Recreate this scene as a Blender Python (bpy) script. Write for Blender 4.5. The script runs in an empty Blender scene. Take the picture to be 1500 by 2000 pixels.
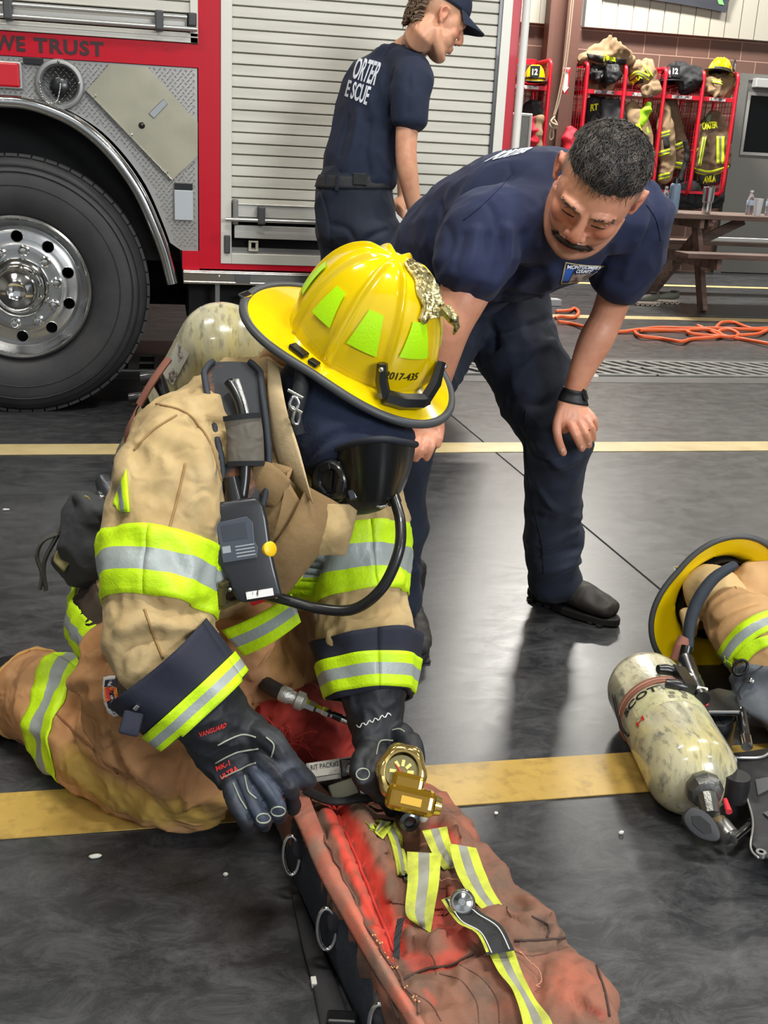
import bpy, bmesh, math, random
import numpy as np
from mathutils import Vector, Matrix, noise
from mathutils.bvhtree import BVHTree
SC = bpy.context.scene
COL = SC.collection
# ---------------------------------------------------------------- camera
FPX = 2100.0; CAMH = 1.17
_d = Vector(((430-750)/FPX, -(7350-1000)/FPX, -1.0)).normalized()
_up = -_d
_x = Vector(((11000-750)/FPX, -(885-1000)/FPX, -1.0)); _x = (_x - _up*_x.dot(_up)).normalized()
_y = _up.cross(_x)
RW = Matrix((_x, _y, _up))            # camera axes -> world axes
CAM = Vector((0, 0, CAMH))
cd = bpy.data.cameras.new('camera'); cam = bpy.data.objects.new('camera', cd); COL.objects.link(cam)
cd.sensor_fit = 'VERTICAL'; cd.sensor_height = 36; cd.lens = FPX/2000*36
cd.clip_start = 0.05; cd.clip_end = 100
cam.matrix_world = Matrix.Translation(CAM) @ RW.to_4x4()
SC.camera = cam
# ---------------------------------------------------------------- world + lights
w = bpy.data.worlds.new('world'); SC.world = w; w.use_nodes = True
w.node_tree.nodes['Background'].inputs[0].default_value = (0.80, 0.86, 0.92, 1)
w.node_tree.nodes['Background'].inputs[1].default_value = 0.55
SC.view_settings.view_transform = 'Standard'; SC.view_settings.look = 'None'
SC.view_settings.gamma = 1; SC.view_settings.use_curve_mapping = False
SC.view_settings.exposure = 0.0
def area(name, loc, target, sx, sy, power, col=(1, 0.97, 0.9)):
    l = bpy.data.lights.new(name, 'AREA'); l.shape = 'RECTANGLE'; l.size = sx; l.size_y = sy
    l.energy = power; l.color = col
    o = bpy.data.objects.new(name, l); COL.objects.link(o); o.location = loc
    o.rotation_euler = (Vector(target)-Vector(loc)).to_track_quat('-Z', 'Y').to_euler()
    return o
# high-bay lamps of the apparatus hall (fixtures are built with the setting below)
LAMPS = [(0.6, 0.3, 5.2), (3.4, 2.6, 5.4), (-1.6, 2.2, 5.3), (4.3, 11.2, 5.0), (7.6, 10.6, 5.4), (8.2, 4.0, 5.4), (-2.5, -2.5, 5.4), (4.5, -2.5, 5.4)]
LPOW = [150, 140, 70, 460, 170, 120, 60, 60]
for (lx, ly, lz), pw in zip(LAMPS, LPOW):
    area('bay_lamp_light', (lx, ly, lz-0.09), (lx, ly, 0), 1.15, 0.32, pw)
# daylight through the open bay door behind the photographer
area('bay_door_daylight', (3.6, -4.6, 3.3), (1.0, 3.5, 0.9), 2.4, 1.7, 320, (0.93, 0.97, 1.0))

# ---------------------------------------------------------------- pixel helpers
def ray(px, py):
    return (RW @ Vector(((px-750)/FPX, -(py-1000)/FPX, -1.0))).normalized()
def P(px, py, Y):
    r = ray(px, py); return CAM + r*(Y/r.y)
def G(px, py, z=0.0):
    r = ray(px, py); return CAM + r*((z-CAMH)/r.z)
def PX(px, py, X):
    r = ray(px, py); return CAM + r*(X/r.x)
# ---------------------------------------------------------------- materials
def srgb(r, g, b):
    f = lambda c: (c/255/12.92 if c/255 <= 0.04045 else ((c/255+0.055)/1.055)**2.4)
    return (f(r), f(g), f(b), 1.0)
_M = {}
def mat(name, col, rough=0.6, metal=0.0, var=None, bump=None, coat=0.0, spec=0.5, trans=0.0, weave=None, rvar=None, sss=0.0, aniso=(1,1,1), sheen=0.0, emit=None, paint=None, wr=None):
    """var = (col2, scale, lo, hi); bump = (scale, strength[, distance]); weave = (scale, strength)"""
    if name in _M: return _M[name]
    m = bpy.data.materials.new(name); m.use_nodes = True; nt = m.node_tree; N = nt.nodes; L = nt.links
    b = N['Principled BSDF']
    b.inputs['Base Color'].default_value = col; b.inputs['Roughness'].default_value = rough
    b.inputs['Metallic'].default_value = metal; b.inputs['Coat Weight'].default_value = coat
    b.inputs['Specular IOR Level'].default_value = spec; b.inputs['Transmission Weight'].default_value = trans
    if sheen: b.inputs['Sheen Weight'].default_value = sheen
    if sss: b.inputs['Subsurface Weight'].default_value = sss; b.inputs['Subsurface Radius'].default_value = (0.01, 0.004, 0.002)
    if emit: b.inputs['Emission Color'].default_value = col; b.inputs['Emission Strength'].default_value = emit
    tc = N.new('ShaderNodeTexCoord'); mp = N.new('ShaderNodeMapping'); mp.inputs['Scale'].default_value = aniso
    L.new(tc.outputs['Object'], mp.inputs[0]); vec = mp.outputs[0]
    if var:
        vs = var if isinstance(var, list) else [var]
        prev = None
        for (c2, sc, lo, hi) in vs:
            n = N.new('ShaderNodeTexNoise'); n.inputs['Scale'].default_value = sc; n.inputs['Detail'].default_value = 6; n.inputs['Roughness'].default_value = 0.6
            L.new(vec, n.inputs['Vector'])
            r = N.new('ShaderNodeMapRange'); r.inputs[1].default_value = lo; r.inputs[2].default_value = hi
            L.new(n.outputs['Fac'], r.inputs[0])
            mx = N.new('ShaderNodeMix'); mx.data_type = 'RGBA'
            L.new(r.outputs[0], mx.inputs['Factor'])
            if prev is None: mx.inputs['A'].default_value = col
            else: L.new(prev, mx.inputs['A'])
            mx.inputs['B'].default_value = c2; prev = mx.outputs['Result']
        L.new(prev, b.inputs['Base Color'])
    else: prev = None
    if paint:
        for (an, c2) in paint:
            at = N.new('ShaderNodeAttribute'); at.attribute_name = an
            mx = N.new('ShaderNodeMix'); mx.data_type = 'RGBA'; L.new(at.outputs['Fac'], mx.inputs['Factor'])
            if prev is None: mx.inputs['A'].default_value = col
            else: L.new(prev, mx.inputs['A'])
            mx.inputs['B'].default_value = c2; prev = mx.outputs['Result']
        L.new(prev, b.inputs['Base Color'])
    if rvar:
        n = N.new('ShaderNodeTexNoise'); n.inputs['Scale'].default_value = rvar[0]; n.inputs['Detail'].default_value = 5
        L.new(vec, n.inputs['Vector'])
        r = N.new('ShaderNodeMapRange'); r.inputs[3].default_value = rvar[1]; r.inputs[4].default_value = rvar[2]
        r.inputs[1].default_value = 0.3; r.inputs[2].default_value = 0.7
        L.new(n.outputs['Fac'], r.inputs[0]); L.new(r.outputs[0], b.inputs['Roughness'])
    last = None
    if bump:
        n = N.new('ShaderNodeTexNoise'); n.inputs['Scale'].default_value = bump[0]; n.inputs['Detail'].default_value = 6
        L.new(vec, n.inputs['Vector'])
        bp = N.new('ShaderNodeBump'); bp.inputs['Strength'].default_value = bump[1]; bp.inputs['Distance'].default_value = bump[2] if len(bump) > 2 else 0.01
        L.new(n.outputs['Fac'], bp.inputs['Height']); last = bp
    if wr:
        for (sc_, st_, ds_) in (wr if isinstance(wr, list) else [wr]):
            n = N.new('ShaderNodeTexNoise'); n.noise_type = 'RIDGED_MULTIFRACTAL'; n.inputs['Scale'].default_value = sc_; n.inputs['Detail'].default_value = 3; n.inputs['Distortion'].default_value = 0.7
            L.new(vec, n.inputs['Vector']); bp = N.new('ShaderNodeBump'); bp.inputs['Strength'].default_value = st_; bp.inputs['Distance'].default_value = ds_
            L.new(n.outputs['Fac'], bp.inputs['Height'])
            if last: L.new(last.outputs[0], bp.inputs['Normal'])
            last = bp
    if weave:
        wv = N.new('ShaderNodeTexWave'); wv.wave_type = 'BANDS'; wv.bands_direction = 'DIAGONAL'; wv.inputs['Scale'].default_value = weave[0]
        wv.inputs['Distortion'].default_value = 1.0
        L.new(tc.outputs['Object'], wv.inputs['Vector'])
        bp = N.new('ShaderNodeBump'); bp.inputs['Strength'].default_value = weave[1]; bp.inputs['Distance'].default_value = 0.002
        L.new(wv.outputs['Fac'], bp.inputs['Height'])
        if last: L.new(last.outputs[0], bp.inputs['Normal'])
        last = bp
    if last: L.new(last.outputs[0], b.inputs['Normal'])
    _M[name] = m
    return m
# ---------------------------------------------------------------- objects
def tag(o, label=None, cat=None, group=None, kind=None):
    if label: o['label'] = label
    if cat: o['category'] = cat
    if group: o['group'] = group
    if kind: o['kind'] = kind
    return o
def thing(name, label, cat, loc=(0, 0, 0), group=None):
    o = bpy.data.objects.new(name, None); COL.objects.link(o); o.location = loc; o.empty_display_size = 0.05
    return tag(o, label, cat, group)
def link(name, me, parent=None, mats=None):
    o = bpy.data.objects.new(name, me); COL.objects.link(o)
    if mats:
        for m in (mats if isinstance(mats, (list, tuple)) else [mats]): me.materials.append(m)
    if parent:
        loc = Vector(parent.location); p = parent.parent
        while p: loc += Vector(p.location); p = p.parent
        me.transform(Matrix.Translation(-loc)); o.parent = parent
    return o
def origin_to(o, p):
    """move a top-level mesh object's origin to p without moving its mesh"""
    o.data.transform(Matrix.Translation(-(Vector(p)-Vector(o.location)))); o.location = p; return o
def dup(root, loc=None, rot=None, label=None, scale=None):
    def cp(o, par):
        c = o.copy(); COL.objects.link(c)
        if par is not None: c.parent = par
        for ch in o.children: cp(ch, c)
        return c
    r = cp(root, None)
    if loc is not None: r.location = loc
    if rot is not None: r.rotation_euler = rot
    if scale is not None: r.scale = scale
    if label: r['label'] = label
    return r
def frame(z, x=None):
    z = Vector(z).normalized(); x = Vector(x) if x is not None else (Vector((0, 0, 1)) if abs(z.z) < 0.9 else Vector((1, 0, 0)))
    x = (x - z*x.dot(z))
    if x.length < 1e-6: x = z.orthogonal()
    x.normalize(); y = z.cross(x); return x, y, z
def crom(pts, n=8, closed=False):
    pts = [Vector(p) for p in pts]; out = []; N = len(pts)
    segs = N if closed else N-1
    for i in range(segs):
        g = (lambda k: pts[k % N]) if closed else (lambda k: pts[max(0, min(N-1, k))])
        p0, p1, p2, p3 = g(i-1), g(i), g(i+1), g(i+2)
        for j in range(n):
            t = j/n; out.append(0.5*((2*p1)+(p2-p0)*t+(2*p0-5*p1+4*p2-p3)*t*t+(3*p1-p0-3*p2+p3)*t**3))
    if not closed: out.append(pts[-1].copy())
    return out
def lerp(a, b, t): return a+(b-a)*t
class MB:
    def __init__(s): s.v = []; s.f = []; s.m = []; s.mi = 0
    def add(s, vs, fs):
        o = len(s.v); s.v += [tuple(v) for v in vs]; s.f += [tuple(i+o for i in f) for f in fs]; s.m += [s.mi]*len(fs); return s
    def mat(s, i): s.mi = i; return s
    def box(s, lo, hi):
        (a, b, c), (d, e, f) = lo, hi
        return s.add([(a, b, c), (d, b, c), (d, e, c), (a, e, c), (a, b, f), (d, b, f), (d, e, f), (a, e, f)],
                     [(0, 3, 2, 1), (4, 5, 6, 7), (0, 1, 5, 4), (1, 2, 6, 5), (2, 3, 7, 6), (3, 0, 4, 7)])
    def obox(s, c, half, X, Y, Z):
        c = Vector(c); vs = []
        for sz in (-1, 1):
            for sx, sy in ((-1, -1), (1, -1), (1, 1), (-1, 1)):
                vs.append(c+Vector(X)*sx*half[0]+Vector(Y)*sy*half[1]+Vector(Z)*sz*half[2])
        return s.add(vs, [(0, 3, 2, 1), (4, 5, 6, 7), (0, 1, 5, 4), (1, 2, 6, 5), (2, 3, 7, 6), (3, 0, 4, 7)])
    def bar(s, a, b, w, h, up=(0, 0, 1)):
        a = Vector(a); b = Vector(b); x, y, z = frame(b-a, up)
        return s.obox((a+b)/2, (h/2, w/2, (b-a).length/2), x, y, z)
    def tube(s, pts, r, n=10, closed=False, caps=True, flat=1.0, up=None):
        pts = [Vector(p) for p in pts]; N = len(pts); rs = r if isinstance(r, (list, tuple)) else [r]*N
        vs = []; prev = Vector(up) if up is not None else None
        for i, p in enumerate(pts):
            if closed: t = pts[(i+1) % N]-pts[i-1]
            else: t = pts[min(i+1, N-1)]-pts[max(i-1, 0)]
            x, y, z = frame(t, prev); prev = x
            for k in range(n):
                a = 2*math.pi*k/n; vs.append(p+(x*math.cos(a)*flat+y*math.sin(a))*rs[i])
        fs = []
        for i in range(N if closed else N-1):
            for k in range(n):
                j = (i+1) % N
                fs.append((i*n+k, i*n+(k+1) % n, j*n+(k+1) % n, j*n+k))
        if not closed and caps:
            fs.append(tuple(range(n))[::-1]); fs.append(tuple((N-1)*n+k for k in range(n)))
        return s.add(vs, fs)
    def cyl(s, a, b, r, r2=None, n=20): return s.tube([a, b], [r, r if r2 is None else r2], n)
    def lathe(s, prof, o=(0, 0, 0), axis=(0, 0, 1), n=32, x=None):
        """prof = [(r, h), ...]"""
        X, Y, Z = frame(axis, x); o = Vector(o); vs = []; fs = []
        for (r, h) in prof:
            for k in range(n):
                a = 2*math.pi*k/n; vs.append(o+Z*h+(X*math.cos(a)+Y*math.sin(a))*max(r, 1e-4))
        for i in range(len(prof)-1):
            for k in range(n): fs.append((i*n+k, i*n+(k+1) % n, (i+1)*n+(k+1) % n, (i+1)*n+k))
        if prof[0][0] < 1e-3: fs.append(tuple(range(n))[::-1])
        if prof[-1][0] < 1e-3: fs.append(tuple((len(prof)-1)*n+k for k in range(n)))
        return s.add(vs, fs)
    def ball(s, c, r, X=(1, 0, 0), Y=(0, 1, 0), Z=(0, 0, 1), nu=20, nv=12):
        r = (r, r, r) if not isinstance(r, (tuple, list)) else r; c = Vector(c); X = Vector(X); Y = Vector(Y); Z = Vector(Z); vs = []; fs = []
        for i in range(1, nv):
            th = math.pi*i/nv
            for k in range(nu):
                a = 2*math.pi*k/nu
                vs.append(c+X*r[0]*math.sin(th)*math.cos(a)+Y*r[1]*math.sin(th)*math.sin(a)+Z*r[2]*math.cos(th))
        for i in range(nv-2):
            for k in range(nu): fs.append((i*nu+k, (i+1)*nu+k, (i+1)*nu+(k+1) % nu, i*nu+(k+1) % nu))
        t = len(vs); vs += [c+Z*r[2], c-Z*r[2]]
        for k in range(nu):
            fs.append((t, k, (k+1) % nu)); fs.append((t+1, (nv-2)*nu+(k+1) % nu, (nv-2)*nu+k))
        return s.add(vs, fs)
    def prism(s, poly, o, X, Y, depth):
        """flat polygon (list of 2d) in frame o,X,Y extruded along X x Y by depth"""
        o = Vector(o); X = Vector(X); Y = Vector(Y); Z = X.cross(Y).normalized(); n = len(poly)
        vs = [o+X*a+Y*b for a, b in poly]+[o+X*a+Y*b+Z*depth for a, b in poly]
        return s.add(vs, [tuple(range(n))[::-1], tuple(range(n, 2*n))]+[(i, (i+1) % n, n+(i+1) % n, n+i) for i in range(n)])
    def poly3(s, pts, off):
        n = len(pts); off = Vector(off); vs = [Vector(p) for p in pts]+[Vector(p)+off for p in pts]
        return s.add(vs, [tuple(range(n))[::-1], tuple(range(n, 2*n))]+[(i, (i+1) % n, n+(i+1) % n, n+i) for i in range(n)])
    def grid(s, fn, nu, nv, th=0.0, matfn=None):
        """sheet fn(u,v)->(point, normal) with thickness th below the surface"""
        top = []; bot = []
        for i in range(nu+1):
            for j in range(nv+1):
                p, nn = fn(i/nu, j/nv); top.append(Vector(p)); bot.append(Vector(p)-Vector(nn)*th)
        W = nv+1; fs = []; ms = []
        for i in range(nu):
            for j in range(nv):
                a = i*W+j; fs.append((a, a+W, a+W+1, a+1)); ms.append(matfn((i+.5)/nu, (j+.5)/nv) if matfn else s.mi)
        if th:
            K = len(top); nf = len(fs)
            for q in range(nf): fs.append(tuple(i+K for i in fs[q][::-1])); ms.append(ms[q])
            def side(seq):
                for a, b in zip(seq[:-1], seq[1:]): fs.append((a, b, b+K, a+K)); ms.append(s.mi)
            side([j for j in range(W)][::1]); side([nu*W+j for j in range(W)][::-1])
            side([i*W for i in range(nu+1)][::-1]); side([i*W+nv for i in range(nu+1)])
            top = top+bot
        o = len(s.v); s.v += [tuple(v) for v in top]; s.f += [tuple(i+o for i in f) for f in fs]; s.m += ms
        return s
    def mesh(s, name):
        me = bpy.data.meshes.new(name); me.from_pydata(s.v, [], s.f); me.validate()
        if len(me.polygons) == len(s.m): me.polygons.foreach_set('material_index', s.m)
        return me
    def build(s, name, mats, parent=None, smooth=35, bevel=0.0, bseg=2, sub=0, fix=True):
        me = s.mesh(name)
        if fix:
            bm = bmesh.new(); bm.from_mesh(me); bmesh.ops.recalc_face_normals(bm, faces=bm.faces); bm.to_mesh(me); bm.free()
        if bevel or sub:
            o = bpy.data.objects.new('t', me); COL.objects.link(o)
            if bevel:
                md = o.modifiers.new('b', 'BEVEL'); md.width = bevel; md.segments = bseg; md.limit_method = 'ANGLE'; md.angle_limit = math.radians(30)
            if sub:
                md = o.modifiers.new('s', 'SUBSURF'); md.levels = sub
            dg = bpy.context.evaluated_depsgraph_get(); dg.update()
            me2 = bpy.data.meshes.new_from_object(o.evaluated_get(dg)); bpy.data.objects.remove(o); bpy.data.meshes.remove(me); me = me2; me.name = name
        if smooth:
            me.shade_smooth()
            if smooth < 180: me.set_sharp_from_angle(angle=math.radians(smooth))
        return link(name, me, parent, mats)
# ---------------------------------------------------------------- organic surfaces
def loft(mb, st, n=24, e=2.0, sm=4):
    """st = [(center, a, b, dirA)] rings perpendicular to the path, closed with rounded caps"""
    C = crom([s[0] for s in st], sm); A = crom([(s[1], s[2], 0) for s in st], sm)
    D = crom([Vector(s[3]).normalized() for s in st], sm)
    n_ = len(C); rings = []
    T = [(C[min(i+1, n_-1)]-C[max(i-1, 0)]).normalized() for i in range(n_)]
    def ring(c, t, d, a, b):
        x = (d-t*d.dot(t)).normalized(); y = t.cross(x); out = []
        for k in range(n):
            th = 2*math.pi*k/n; cs, sn = math.cos(th), math.sin(th)
            out.append(c+x*a*math.copysign(abs(cs)**(2/e), cs)+y*b*math.copysign(abs(sn)**(2/e), sn))
        return out
    def cap(i, sgn):
        a, b = A[i].x, A[i].y; h = min(a, b)*0.6; r = []
        for q in (80, 60, 38, 18):
            c = math.cos(math.radians(q)); s_ = math.sin(math.radians(q)); r.append(ring(C[i]+T[i]*sgn*h*s_, T[i], D[i], a*c, b*c))
        return r
    rings += cap(0, -1)
    for i in range(n_): rings.append(ring(C[i], T[i], D[i], A[i].x, A[i].y))
    rings += cap(n_-1, 1)[::-1]
    vs = [v for r in rings for v in r]; fs = []; m = len(rings)
    for i in range(m-1):
        for k in range(n): fs.append((i*n+k, i*n+(k+1) % n, (i+1)*n+(k+1) % n, (i+1)*n+k))
    fs.append(tuple(range(n))[::-1]); fs.append(tuple((m-1)*n+k for k in range(n)))
    mb.add(vs, fs)
def fuse(mb, voxel=0.008, smooth=6, dec=None):
    """union of all closed shells of mb -> one continuous mesh"""
    me = mb.mesh('f'); o = bpy.data.objects.new('t', me); COL.objects.link(o)
    md = o.modifiers.new('r', 'REMESH'); md.mode = 'VOXEL'; md.voxel_size = voxel; md.adaptivity = 0
    if smooth: md = o.modifiers.new('s', 'SMOOTH'); md.iterations = smooth; md.factor = 0.6
    dg = bpy.context.evaluated_depsgraph_get(); dg.update()
    me2 = bpy.data.meshes.new_from_object(o.evaluated_get(dg)); bpy.data.objects.remove(o); bpy.data.meshes.remove(me)
    return me2
def arr(me):
    n = len(me.vertices); a = np.empty(n*3); me.vertices.foreach_get('co', a); b = np.empty(n*3); me.vertices.foreach_get('normal', b)
    return a.reshape(-1, 3), b.reshape(-1, 3)
def setco(me, co): me.vertices.foreach_set('co', co.reshape(-1)); me.update()
def bvh_of(me):
    return BVHTree.FromPolygons([v.co.copy() for v in me.vertices], [tuple(p.vertices) for p in me.polygons])
def hit(bvh, px, py, back=None):
    r = ray(px, py); loc, nn, _, _ = bvh.ray_cast(CAM, r)
    if loc is None: return None, None
    return loc, (nn if nn.dot(r) < 0 else -nn)
def distpoly(co, pts):
    d = np.full(len(co), 1e9)
    for a, b in zip(pts[:-1], pts[1:]):
        a = np.array(a); b = np.array(b); ab = b-a; L = ab@ab+1e-12
        t = np.clip(((co-a)@ab)/L, 0, 1); q = a+t[:, None]*ab; d = np.minimum(d, np.linalg.norm(co-q, axis=1))
    return d
def folds(me, strokes, bvh=None):
    """strokes = [(pixel polyline or 3d points, width, depth)] pressed (-) or raised (+) along the normals"""
    bvh = bvh or bvh_of(me); co, no = arr(me); disp = np.zeros(len(co))
    for pts, wd, dp in strokes:
        if len(pts[0]) == 2:
            q = []
            for a in crom([(p[0], p[1], 0) for p in pts], 5):
                h, _ = hit(bvh, a.x, a.y)
                if h is not None: q.append(h)
        else: q = crom(pts, 4)
        if len(q) < 2: continue
        d = distpoly(co, [tuple(x) for x in q]); disp += dp*np.exp(-(d/wd)**2)
    setco(me, co+no*disp[:, None])
def crumple(me, scale=(8, 8, 8), amp=0.004, seed=0, ridged=True, mask=None):
    co, no = arr(me); s = Vector(scale); out = np.empty(len(co)); o = Vector((seed*3.1, seed*1.7, seed*2.3))
    for i, c in enumerate(co):
        p = Vector((c[0]*s.x, c[1]*s.y, c[2]*s.z))+o
        n1 = noise.noise(p+0.6*Vector((noise.noise(p*0.7), noise.noise(p*0.7+Vector((5, 5, 5))), 0)))
        out[i] = (1-2*abs(n1)*1.6) if ridged else n1
    if mask is not None: out *= mask
    setco(me, co+no*(out*amp)[:, None])
def paint(me, name, strokes, bvh=None, noise_amp=0.0, nsc=40):
    """per-vertex amount 0..1 of a second colour along strokes [(pixels or 3d points, width, strength)]"""
    bvh = bvh or bvh_of(me); co, no = arr(me); val = np.zeros(len(co))
    for pts, wd, st in strokes:
        if len(pts[0]) == 2:
            q = [h for h in (hit(bvh, a.x, a.y)[0] for a in (crom([(p[0], p[1], 0) for p in pts], 4) if len(pts) > 1 else [Vector((pts[0][0], pts[0][1], 0))])) if h is not None]
        else: q = [Vector(p) for p in pts]
        if not q: continue
        if len(q) == 1: q = q*2
        d = distpoly(co, [tuple(x) for x in q])
        if noise_amp: d = d+noise_amp*np.array([noise.noise(Vector(c)*nsc) for c in co])
        val = np.maximum(val, st*np.clip(1.5-d/wd, 0, 1))
    a = me.attributes.get(name) or me.attributes.new(name, 'FLOAT', 'POINT'); a.data.foreach_set('value', val); return val
def setattr_(me, name, val):
    a = me.attributes.get(name) or me.attributes.new(name, 'FLOAT', 'POINT'); a.data.foreach_set('value', val)
def PP(*l): return [P(*q) for q in l]
def GG(*l): return [G(*q) for q in l]
def finger(mb, pts, r0, r1, n=10):
    c = crom(pts, 4); rs = [lerp(r0, r1, i/(len(c)-1)) for i in range(len(c))]
    mb.tube(c, rs, n); mb.ball(c[-1], rs[-1], nu=10, nv=8); mb.ball(c[0], rs[0], nu=10, nv=8)
def camdir(x, y, z): return (RW @ Vector((x, y, z))).normalized()
def finish(me, name, mats, parent=None, smooth=180):
    me.name = name; me.materials.clear()
    mi = np.zeros(len(me.polygons), dtype=np.int32); me.polygons.foreach_set('material_index', mi); me.shade_smooth(); return link(name, me, parent, mats)
def resample(pts, n):
    pts = [Vector((p[0], p[1], 0)) for p in pts]; c = crom(pts, 6) if len(pts) > 2 else [lerp(pts[0], pts[1], t/6) for t in range(7)]
    L = [0]
    for a, b in zip(c[:-1], c[1:]): L.append(L[-1]+(b-a).length)
    out = []; j = 0
    for i in range(n+1):
        t = L[-1]*i/n
        while j < len(L)-2 and L[j+1] < t: j += 1
        f = (t-L[j])/max(1e-9, L[j+1]-L[j]); out.append(lerp(c[j], c[j+1], min(1, max(0, f))))
    return out
def patch(name, bvh, top, bot, mats, parent=None, off=0.004, th=0.004, nu=24, nv=6, matfn=None, puff=0.0, smooth=180, maxjump=None):
    """a piece of cloth/sticker lying on a surface between two outlines (pixels of the photo mark where it lies)"""
    T = resample(top, nu); B = resample(bot, nu); mb = MB(); last = [None]
    pts = {}
    for i in range(nu+1):
        for j in range(nv+1):
            q = lerp(T[i], B[i], j/nv); h, nn = hit(bvh, q.x, q.y)
            pts[(i, j)] = (h, nn, q)
    ds = sorted((p[0]-CAM).length for p in pts.values() if p[0] is not None); med = ds[len(ds)//2] if ds else 1
    def fn(u, v):
        i = round(u*nu); j = round(v*nv); h, nn, q = pts[(i, j)]
        if h is None or (maxjump and abs((h-CAM).length-med) > maxjump):
            g = CAM+ray(q.x, q.y)*med; h, nn, _, _ = bvh.find_nearest(g)
            if maxjump and (h-g).length > maxjump: h = g; nn = -ray(q.x, q.y)
        e = off+puff*(math.sin(math.pi*u)*math.sin(math.pi*v))**0.5
        return h+nn*e, nn
    mb.grid(fn, nu, nv, th, matfn)
    return mb.build(name, mats, parent, smooth=smooth)
def tri(u, v): return 1 if 0.34 < v < 0.66 else 0
def band(name, bvh, p0, p1, t0, t1, mats, parent=None, R=0.35, off=0.003, th=0.003, n=64, nv=9, tilt=None, matfn=None, a0=0, a1=360, flare=0):
    """a band wound round a limb whose axis runs p0->p1, lying on the limb's surface"""
    p0 = Vector(p0); p1 = Vector(p1); x, y, z = frame(p1-p0); L = (p1-p0).length; mb = MB(); tilt = Vector(tilt) if tilt is not None else Vector((0, 0, 0))
    def fn(u, v):
        a = math.radians(a0+(a1-a0)*u); d = x*math.cos(a)+y*math.sin(a)
        c = p0+z*L*lerp(t0, t1, v)+z*(d.dot(tilt))
        h, nn, _, _ = bvh.ray_cast(c+d*R, -d, R)
        if h is None: h = c+d*R*0.3; nn = d
        if nn.dot(d) < 0: nn = -nn
        nn = (nn+d).normalized()
        return h+nn*(off+flare*v), nn
    mb.grid(fn, n, nv, th, matfn or (lambda u, v: tri(u, v)))
    return mb.build(name, mats, parent, smooth=180)
def textmesh(txt, bold=0.0, spacing=1.0):
    c = bpy.data.curves.new('t', 'FONT'); c.body = txt; c.offset = bold; c.space_character = spacing; c.resolution_u = 3
    o = bpy.data.objects.new('t', c); COL.objects.link(o); dg = bpy.context.evaluated_depsgraph_get(); dg.update()
    me = bpy.data.meshes.new_from_object(o.evaluated_get(dg)); bpy.data.objects.remove(o); bpy.data.curves.remove(c)
    vs = [v.co.copy() for v in me.vertices]; fs = [tuple(p.vertices) for p in me.polygons]; bpy.data.meshes.remove(me)
    x0 = min(v.x for v in vs); x1 = max(v.x for v in vs); y0 = min(v.y for v in vs); y1 = max(v.y for v in vs)
    return [((v.x-x0)/(x1-x0), (v.y-y0)/(y1-y0)) for v in vs], fs
def text_on(name, txt, fn, m, parent=None, bold=0.02, th=0.0015, spacing=1.0, split=0):
    """letters laid on a surface; fn(u,v)->(point, normal)"""
    uv, fs = textmesh(txt, bold, spacing); mb = MB()
    if split:
        bm = bmesh.new(); vv = [bm.verts.new((a, b, 0)) for a, b in uv]
        for f in fs:
            try: bm.faces.new([vv[i] for i in f])
            except ValueError: pass
        bmesh.ops.subdivide_edges(bm, edges=[e for e in bm.edges if e.calc_length() > split], cuts=2, use_grid_fill=False)
        bmesh.ops.triangulate(bm, faces=bm.faces); bm.verts.index_update()
        uv = [(v.co.x, v.co.y) for v in bm.verts]; fs = [tuple(v.index for v in f.verts) for f in bm.faces]; bm.free()
    pts = []; low = []
    for a, b in uv:
        p, nn = fn(a, b); pts.append(Vector(p)+Vector(nn)*th); low.append(Vector(p))
    n = len(pts); ed = {}
    for f in fs:
        for a, b in zip(f, f[1:]+f[:1]):
            k = (min(a, b), max(a, b)); ed[k] = None if k in ed else (a, b)
    mb.add(pts+low, fs+[(b, a, a+n, b+n) for k, e in ed.items() if e for a, b in [e]])
    return mb.build(name, m, parent, smooth=0, fix=False)
def quad(a, b, c, d, nn=None):
    """bilinear frame: a bottom-left, b bottom-right, c top-right, d top-left"""
    a, b, c, d = map(Vector, (a, b, c, d)); nn = nn or (b-a).cross(d-a).normalized()
    return lambda u, v: (lerp(lerp(a, b, u), lerp(d, c, u), v), nn)
def quad_on(bvh, a, b, c, d, off=0.002):
    """the same, corners given as pixels, lying on a surface"""
    def fn(u, v):
        x = lerp(lerp(a[0], b[0], u), lerp(d[0], c[0], u), v); y = lerp(lerp(a[1], b[1], u), lerp(d[1], c[1], u), v)
        h, nn = hit(bvh, x, y)
        if h is None:
            r = ray(x, y); cc, n0 = hit(bvh, (a[0]+c[0])/2, (a[1]+c[1])/2)
            if cc is None: return CAM+r*2, -r
            h, nn, _, _ = bvh.find_nearest(CAM+r*(cc-CAM).length)
        return h+nn*off, nn
    return fn
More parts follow.
